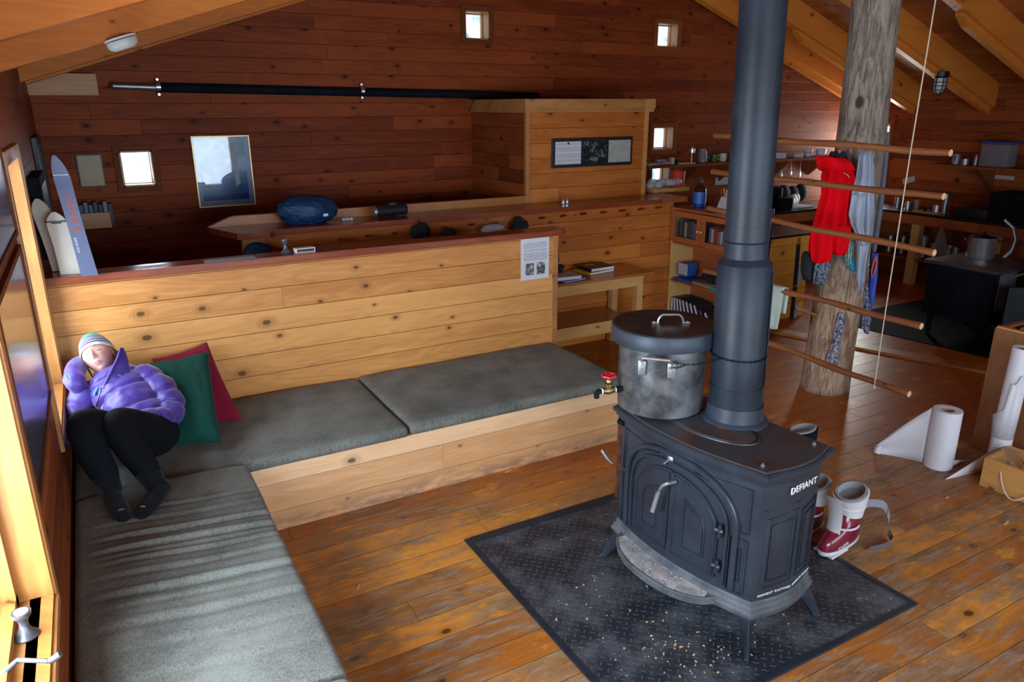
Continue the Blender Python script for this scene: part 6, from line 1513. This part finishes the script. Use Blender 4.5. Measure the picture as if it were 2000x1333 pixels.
# ------------------------------------------------------------------ pillows
def pillow(name, lab, m, C4, th, n=26, pin=.06, seed=0.):
    TLc, TRc, BRc, BLc = [Vector(p) for p in C4]; nrm = ((TRc - TLc).cross(BLc - TLc)).normalized()
    if nrm.y > 0: nrm = -nrm
    def P(u, v, s):
        uu = u * 2 - 1; vv = v * 2 - 1
        pu = u + pin * uu * (vv * vv - 1) * -1 * -1; pv = v + pin * vv * (uu * uu - 1) * -1 * -1
        pu = .5 + (uu * (1 - pin * (1 - vv * vv))) / 2; pv = .5 + (vv * (1 - pin * (1 - uu * uu))) / 2
        a = TLc.lerp(TRc, pu); b = BLc.lerp(BRc, pu); p = a.lerp(b, pv)
        k = (max(0, 1 - uu ** 4) * max(0, 1 - vv ** 4)) ** .55
        w = noise.noise(Vector((u * 3 + seed, v * 3, s))) * .018 * k + noise.noise(Vector((u * 9 + seed, v * 5, s))) * .005
        return p + nrm * s * (th / 2 * k + w * s)
    mb = MB(); mb.grid(lambda u, v: P(u, v, 1), n, n); mb.grid(lambda u, v: P(u, v, -1), n, n)
    bmesh.ops.remove_doubles(mb.b, verts=mb.b.verts, dist=.002)
    return solo(name, mb, m, lab, 'pillow', smooth=180)
pillow('pillow', 'crimson pillow propped on the partition behind the green one', M['crimson'], (ony(296, 702, 4.56), ony(404, 668, 4.575), onz(474, 820, .475), ony(360, 850, 4.36)), .10, seed=2.)
pillow('pillow', 'dark green pillow propped beside the sleeping person', M['green'], (ony(284, 712, 4.44), ony(407, 686, 4.46), onz(432, 866, .51), onz(332, 872, .51)), .12, seed=5., pin=.03)

# ------------------------------------------------------------------ the sleeping person
person = thing('person', 'person asleep in a purple down jacket, striped beanie and black leggings on the corner bench', 'person', (.09, 4.02, .47))
def cat(P, k=6):
    P = [Vector(p) for p in P]; out = []
    for i in range(len(P) - 1):
        p0, p1, p2, p3 = P[max(0, i - 1)], P[i], P[i + 1], P[min(len(P) - 1, i + 2)]
        for j in range(k):
            s = j / k; out.append(.5 * ((2 * p1) + (p2 - p0) * s + (2 * p0 - 5 * p1 + 4 * p2 - p3) * s * s + (3 * p1 - p0 - 3 * p2 + p3) * s ** 3))
    out.append(P[-1]); return out
def limb(mb, pts, k=7, n=28, baf=0, amp=.0, grow=0., wr_=0., cap=True, flat=1., wax=None):
    """pts: (point, radius[, radius2]) swept smoothly; baf = number of quilted baffles"""
    C = cat([p[0] for p in pts], k); R = []
    m = len(pts)
    for i in range(m - 1):
        for j in range(k):
            s = j / k; R.append([a + (b - a) * (s * s * (3 - 2 * s)) for a, b in zip(pts[i][1:], pts[i + 1][1:])])
    R.append(list(pts[-1][1:])); up = None; rg = []
    for i, c in enumerate(C):
        t = (C[min(i + 1, len(C) - 1)] - C[max(i - 1, 0)]).normalized()
        ref = Vector(wax) if wax is not None else (up or Vector((1, 0, 0)))
        u = (ref - t * ref.dot(t)).normalized(); up = u; v = t.cross(u); s = i / (len(C) - 1)
        ra = R[i][0] + grow; rb = (R[i][1] if len(R[i]) > 1 else R[i][0]) + grow
        f = 1.
        if baf: f = 1 - amp + amp * abs(math.sin(PI * baf * s)) ** .45
        ring = []
        for q in range(n):
            a = 2 * PI * q / n; d = u * math.cos(a) * ra + v * math.sin(a) * rb
            w = 1 + wr_ * noise.noise((c + d) * 22) + wr_ * .7 * noise.noise((c + d) * 55)
            ring.append(c + d * f * w)
        rg.append(ring)
    # rounded ends
    def end(ring, c, t, r):
        return [[c + (p - c) * k_ + t * r * h for p in ring] for k_, h in ((.86, .30), (.55, .50), (.15, .58))]
    if cap:
        t0 = (C[0] - C[1]).normalized(); t1 = (C[-1] - C[-2]).normalized()
        rg = list(reversed(end(rg[0], C[0], t0, R[0][0]))) + rg + end(rg[-1], C[-1], t1, R[-1][0])
    mb.loft(rg, True); return mb
Wx = (1, .10, .03)
TORSO = [((.08, 3.97, .57), .115, .090), ((.05, 4.08, .64), .115, .095), ((.01, 4.19, .71), .145, .105), ((-.03, 4.28, .775), .150, .090), ((-.06, 4.34, .83), .075, .060)]
ARML = [((.085, 4.27, .80), .058), ((.165, 4.16, .745), .054), ((.195, 4.05, .665), .050), ((.135, 3.955, .655), .042), ((.05, 3.90, .69), .032)]
ARMR = [((-.17, 4.29, .755), .056), ((-.235, 4.18, .67), .048), ((-.235, 4.05, .60), .044), ((-.15, 3.96, .62), .038), ((-.06, 3.92, .65), .032)]
LEGR = [((.02, 3.99, .57), .090), ((-.08, 3.83, .69), .080), ((-.185, 3.645, .815), .068), ((-.175, 3.575, .72), .064), ((-.145, 3.53, .62), .056), ((-.125, 3.50, .545), .038)]
LEGL = [((.135, 3.96, .57), .086), ((.045, 3.81, .68), .080), ((-.055, 3.665, .785), .068), ((-.025, 3.58, .70), .064), ((.025, 3.50, .61), .054), ((.055, 3.45, .545), .038)]
FOOTR = [((-.128, 3.515, .520), .034, .034), ((-.120, 3.455, .515), .036, .032), ((-.108, 3.37, .507), .038, .024), ((-.096, 3.305, .502), .036, .019), ((-.090, 3.275, .500), .028, .015)]
FOOTL = [((.085, 3.445, .520), .034, .034), ((.060, 3.400, .515), .036, .032), ((.020, 3.335, .508), .038, .024), ((-.012, 3.285, .503), .036, .019), ((-.028, 3.262, .501), .028, .015)]
# head frame
HC = Vector((-.100, 4.365, .925))
v_ = (Vector((0, 0, CH)) - HC).normalized(); r_ = Vector((v_.y, -v_.x, 0)).normalized() * -1; u_ = v_.cross(r_)
if u_.z < 0: u_ = -u_
def rot(a, b, deg): c, s = math.cos(math.radians(deg)), math.sin(math.radians(deg)); return a * c + b * s, b * c - a * s
u_, r_ = rot(u_, -r_, 15); r_ = -r_
v_, u_ = rot(v_, u_, 16)
v_, r_ = rot(v_, -r_, 14); r_ = -r_
HM = Matrix((r_, u_, v_)).transposed().to_4x4(); HM.translation = HC
def G(x, y, cx, cy, sx, sy): return math.exp(-((x - cx) / sx) ** 2 - ((y - cy) / sy) ** 2)
def headpt(d, grow=0.):
    x, y, z = d
    rx, ry, rz_ = .076, .112, .094
    p = Vector((x * rx, y * ry, z * rz_ - .012))
    if y < 0:                                    # jaw narrows, back of head lifts
        k = -y; p.x *= 1 - .30 * k ** 1.3; 
        if z < 0: p.z *= 1 - .35 * k
        else: p.z *= 1 - .06 * k
    if z > 0:
        X, Y = p.x, p.y; f = 0
        f += .020 * G(X, Y, 0, -.018, .0095, .014) + .011 * G(X, Y, 0, .004, .007, .022) + .006 * (G(X, Y, .011, -.024, .007, .007) + G(X, Y, -.011, -.024, .007, .007))
        f -= .009 * (G(X, Y, .030, .014, .017, .012) + G(X, Y, -.030, .014, .017, .012))
        f += .0060 * (G(X, Y, .030, .011, .013, .0085) + G(X, Y, -.030, .011, .013, .0085))
        f += .004 * (G(X, Y, .028, .030, .02, .007) + G(X, Y, -.028, .030, .02, .007))
        f += .0055 * (G(X, Y, .036, -.018, .018, .016) + G(X, Y, -.036, -.018, .018, .016))
        f += .0060 * G(X, Y, 0, -.0475, .019, .0055) + .0065 * G(X, Y, 0, -.060, .016, .0060) - .0035 * G(X, Y, 0, -.0535, .018, .0022) - .003 * G(X, Y, 0, -.071, .018, .005)
        f += .009 * G(X, Y, 0, -.088, .020, .014) - .004 * G(X, Y, 0, -.036, .004, .006)
        p.z += f * min(1, z * 3)
    return p * (1 + grow)
mb = MB()
for T in (TORSO,): limb(mb, T, wax=Wx)
for T in (ARML, ARMR): limb(mb, [(Vector(a), r * .72) for a, r in T])
for T in (LEGL, LEGR): limb(mb, [(Vector(a), r * .93) for a, r in T])
for T in (FOOTL, FOOTR): limb(mb, [(Vector(a), r * .88, q * .85) for a, r, q in T], wax=(1, .2, 0))
for S_, base, d in ((1, Vector((.02, 3.925, .66)), Vector((-.9, -.35, -.05))), (-1, Vector((-.05, 3.915, .65)), Vector((.9, -.35, .0)))):     # relaxed hands inside the cuffs
    d.normalize(); sd_ = d.cross(Vector((0, -.5, .9))).normalized()
    limb(mb, [(base, .026, .016), (base + d * .045, .036, .014), (base + d * .085, .036, .012)], wax=sd_, k=3, n=12)
    for f in range(4):
        o0 = base + d * .085 + sd_ * (.026 - .0175 * f); L = (.062, .072, .068, .052)[f]
        limb(mb, [(o0, .0085), (o0 + d * L * .5 + Vector((0, 0, -.006)), .0078), (o0 + d * L * .85 + Vector((0, 0, -.022)), .007)], k=3, n=8)
    o0 = base + d * .03 + sd_ * .03; limb(mb, [(o0, .010), (o0 + d * .03 + sd_ * .022, .009), (o0 + d * .055 + sd_ * .026, .0075)], k=3, n=8)
nk0 = Vector((-.055, 4.33, .80)); nk1 = HM @ Vector((0, -.055, -.03)); limb(mb, [(nk0, .060), (nk0.lerp(nk1, .5), .054), (nk1, .055)], n=24)
R = bmesh.ops.create_uvsphere(mb.b, u_segments=96, v_segments=72, radius=1)
for v in R['verts']:
    d = Vector((v.co.x, v.co.z, v.co.y)); v.co = HM @ headpt(d)
for s in (1, -1): mb.ell(HM @ Vector((.073 * s, -.006, -.012)), (.009, .028, .017), HM.to_3x3(), n=10)
M['skin'] = plain('fair skin', (.62, .36, .28), .5, var=.08, vs=18., tint=(.68, .36, .30), **{'Subsurface Weight': .12, 'Subsurface Scale': .01})
body = part('body', mb, M['skin'], person, smooth=180)
rm = body.modifiers.new('skin_union', 'REMESH'); rm.mode = 'VOXEL'; rm.voxel_size = .0042; rm.use_smooth_shade = True
def hpart(name, mb, m, parent, label=None, smooth=180):
    o = part(name, mb, m, parent, label, smooth); o.matrix_basis = HM; return o
M['lip'] = plain('pale pink lips', (.52, .20, .18), .4); M['lash'] = plain('reddish brown lashes', (.20, .09, .06), .7)
def front(x, y, off=0.):
    # point of the face surface at x, y
    best = None; zz = math.sqrt(max(0, 1 - (x / .07) ** 2 - (y / .112) ** 2)); d = Vector((x / .076, y / .112, zz)); d.normalize()
    for _ in range(12):
        p = headpt(d); d.x += (x - p.x) / .076 * .8; d.y += (y - p.y) / .112 * .8; d.z = math.sqrt(max(.02, 1 - min(.96, d.x ** 2 + d.y ** 2)))
    p = headpt(d); return Vector((p.x, p.y, p.z + off))
for s in (1, -1):
    mb = MB(); mb.tube([front(s * (.017 + .026 * k / 8), .0065 - .0035 * math.sin(PI * k / 8) + .001 * k / 8, .0008) for k in range(9)], [.0006 + .0014 * math.sin(PI * k / 8) for k in range(9)], 6); hpart('eyelashes', mb, M['lash'], body)
    mb = MB(); mb.tube([front(s * (.015 + .030 * k / 8), .030 + .006 * math.sin(PI * k / 8 * .8), .0004) for k in range(9)], [.0006 + .0015 * math.sin(PI * k / 8) for k in range(9)], 6); hpart('eyebrow', mb, M['hair'], body)
for nm, y0, r, c0 in (('upper_lip', -.0495, .0030, 1), ('lower_lip', -.0585, .0036, -1)):
    mb = MB(); mb.tube([front(.021 * (k / 6 - 1), y0 - (.003 * abs(k / 6 - 1) ** 2 if c0 > 0 else -.004 * abs(k / 6 - 1) ** 2), -.0008) for k in range(13)], [r * (1 - .75 * abs(k / 6 - 1) ** 2) for k in range(13)], 8); hpart(nm, mb, M['lip'], body)
# hair and beanie
mb = MB(); R = bmesh.ops.create_uvsphere(mb.b, u_segments=48, v_segments=32, radius=1)
for v in R['verts']:
    d = Vector((v.co.x, v.co.z, v.co.y)); p = headpt(d); k = 1.045 + .03 * noise.noise(d * 9); v.co = Vector((p.x * k * 1.02, p.y * .98, (p.z + .012) * k - .012 - .004))
bmesh.ops.delete(mb.b, geom=[v for v in mb.b.verts if v.co.z > .022 - .25 * max(0, -v.co.y) or v.co.y < -.088], context='VERTS')
hr = hpart('hair', mb, M['hair'], person)
mb = MB()
for s in (1, -1):
    for j in range(5): mb.tube([Vector((s * (.070 + .002 * j), .03 - .01 * j, .022 - .012 * j)), Vector((s * (.078 + .002 * j), -.02, .012 - .012 * j)), Vector((s * (.072 + .003 * j), -.06 - .008 * j, .0 - .010 * j))], [.004, .006, .003], 6)
hpart('side_locks', mb, M['hair'], hr)
def hatmat():
    t = NT('striped beanie knit'); v, q = t.xyz()
    h = t.ma('SUBTRACT', q[1], t.ma('MULTIPLY', q[2], .42))
    f = t.ma('DIVIDE', t.ma('SUBTRACT', h, .004), .115)
    cr = t.n('ShaderNodeValToRGB'); cr.color_ramp.interpolation = 'CONSTANT'; E = cr.color_ramp.elements
    dk, wh, gn, gy = (.055, .045, .10, 1), (.62, .64, .66, 1), (.05, .34, .20, 1), (.22, .23, .33, 1)
    seq = [(0, wh), (.15, dk), (.24, wh), (.28, dk), (.34, gy), (.40, dk), (.45, wh), (.49, dk), (.55, gy), (.60, dk), (.65, gn), (.80, dk), (.84, gn)]
    E[0].position = 0; E[0].color = seq[0][1]; E[1].position = seq[1][0]; E[1].color = seq[1][1]
    for p_, c_ in seq[2:]: e = E.new(p_); e.color = c_
    t.l(f, cr.inputs[0]); return t.fin(cr.outputs[0], .9, t.bump(t.noise(v, 300., 3.), .5, .002), **{'Sheen Weight': .3})
mb = MB(); R = bmesh.ops.create_uvsphere(mb.b, u_segments=64, v_segments=48, radius=1)
for v in R['verts']:
    d = Vector((v.co.x, v.co.z, v.co.y)); p = Vector((d.x * .085, d.y * .122, d.z * .102 - .012)); 
    if d.y > .3: p.y += .014 * (d.y - .3); p.x *= 1 + .03 * noise.noise(d * 3)
    hh = p.y - .42 * p.z
    if hh < .006: p = p + Vector((0, .006 - hh, 0)) * .0
    v.co = p
bmesh.ops.bisect_plane(mb.b, geom=mb.b.verts[:] + mb.b.edges[:] + mb.b.faces[:], plane_co=(0, .004, 0), plane_no=Vector((0, 1, -.42)).normalized(), clear_inner=True)
hat = hpart('beanie', mb, hatmat(), person); hat.modifiers.new('t', 'SOLIDIFY').thickness = .004
# leggings and socks
mb = MB()
for T in (LEGL, LEGR): limb(mb, [(Vector(a), r) for a, r in T], grow=.004, wr_=.02, k=9)
limb(mb, [(Vector((.07, 4.03, .60)), .115, .095), (Vector((.08, 3.95, .565)), .130, .100), (Vector((.06, 3.90, .60)), .11, .09)], wax=Wx)
part('leggings', mb, M['legging'], person, smooth=180)
for nm, T, Lg in (('right', FOOTR, LEGR), ('left', FOOTL, LEGL)):
    mb = MB(); limb(mb, [(Vector(a), r, q) for a, r, q in T], grow=.004, wr_=.03, wax=(1, .2, 0)); limb(mb, [(Vector(Lg[-2][0]).lerp(Vector(Lg[-1][0]), .2), .058), (Vector(Lg[-2][0]).lerp(Vector(Lg[-1][0]), .6), .052), (Vector(Lg[-1][0]), .046), (Vector(T[0][0]) + Vector((0, -.01, -.003)), .036)], wr_=.05)
    s = part('sock', mb, M['sock'], person, smooth=180)
    c = Vector(T[3][0]) + Vector((0, .004, .0225)); dd = (Vector(T[4][0]) - Vector(T[1][0])).normalized()
    mb = MB(); pp = Vector((dd.y, -dd.x, 0)).normalized()
    for k in range(4): mb.obox(c + pp * (.006 * (k - 1.5)) + Vector((0, 0, .003 * math.sin(k))), (.004, .006, .003), Matrix((pp, dd, pp.cross(dd))).transposed())
    part('sock_emblem', mb, M['strap'], s)
# purple down jacket
jk = MB()
JT = [((.085, 3.945, .575), .125, .100), ((.08, 3.99, .60), .138, .115), ((.045, 4.08, .655), .140, .125), ((.005, 4.18, .720), .150, .130), ((-.03, 4.265, .775), .158, .110), ((-.055, 4.33, .815), .105, .080)]
limb(jk, [(Vector(a), r, q) for a, r, q in JT], baf=5, amp=.13, wr_=.055, wax=Wx, k=12, n=56)
jacket = part('jacket_body', jk, M['purple'], person, smooth=180)
for T in (ARML, ARMR):
    mb = MB(); limb(mb, [(Vector(a), r + .026) for a, r in T], baf=6, amp=.17, wr_=.09, k=12, n=36); part('jacket_sleeve', mb, M['purple'], jacket, smooth=180)
# rolled hood: lumpy side, back and the standing flap
mb = MB(); limb(mb, [(ony(160, 766, 4.24), .035), (ony(146, 744, 4.25), .052), (ony(148, 722, 4.33), .050), (ony(165, 706, 4.45), .040), (ony(200, 690, 4.50), .036), (ony(232, 700, 4.46), .030), (ony(240, 728, 4.36), .030), (ony(222, 752, 4.27), .026)], baf=5, amp=.12, wr_=.12, k=9, n=28)
hood = part('hood', mb, M['purple'], jacket, smooth=180)
fl = [(ony(x, y, Y)) for x, y, Y in ((202, 770, 4.14), (204, 754, 4.15), (211, 738, 4.16), (220, 720, 4.18), (229, 702, 4.21), (233, 689, 4.23), (236, 680, 4.25))]
fr_ = [(ony(x, y, Y)) for x, y, Y in ((268, 778, 4.16), (268, 758, 4.17), (262, 740, 4.19), (255, 724, 4.21), (251, 706, 4.23), (247, 692, 4.25), (241, 679, 4.26))]
mb = MB(); rg = []; nn = Vector((0, -1, .3)).normalized(); IN = []
for a, b in zip(cat(fl, 5), cat(fr_, 5)):
    c = (a + b) / 2; w = (b - a) / 2; q = .22 * w.length * (1 + .25 * math.sin(a.z * 90)); IN.append(a + nn * .004)
    rg.append([c + w * math.cos(t_) + nn * (q * math.sin(t_)) for t_ in [2 * PI * k / 20 for k in range(20)]])
mb.loft(rg); part('collar', mb, M['purple'], hood, smooth=180)
mb = MB(); mb.tube(IN, [.004 + .004 * math.sin(PI * k / (len(IN) - 1)) for k in range(len(IN))], 8)
part('collar_lining', mb, M['purplein'], hood, smooth=180)
from mathutils.bvhtree import BVHTree
bv = BVHTree.FromPolygons([v.co.copy() for v in jacket.data.vertices], [tuple(p.vertices) for p in jacket.data.polygons])
def hit(x, y, off=.002):
    h = bv.ray_cast(Vector((0, 0, CH)), ray(x, y).normalized())
    return (h[0] + h[1] * off) if h[0] else None
Z = [hit(x, y, .003) for x, y in ((197, 757), (197, 765), (194, 775), (190, 785), (187, 793), (185, 800), (183, 808))]; Z = [z for z in Z if z]
if len(Z) > 2: mb = MB(); mb.tube(Z, .0035, 6); zp = part('zip', mb, plain('lilac zip', (.24, .16, .55), .5), jacket)
Z2 = [hit(x, y, .008) for x, y in ((193, 758), (190, 764), (187, 772))]; Z2 = [z for z in Z2 if z]
if len(Z2) > 1: mb = MB(); mb.tube(Z2, [.004, .005, .007][:len(Z2)], 8); part('zip_pull', mb, M['teal'], jacket)
h = hit(228, 738, .004)
if h: text('lettering', 'Rab', .030, h, Vector((1, .05, .12)), Vector((-.1, .35, .93)), M['teal'], jacket, .0012, 1.1)
mb = MB(); P = [ony(x, y, 4.19) for x, y in ((131, 738), (136, 729), (141, 737), (133, 742), (129, 732))]; mb.tube([p for p in P], .0025, 6); part('hood_cord', mb, M['teal'], hood)
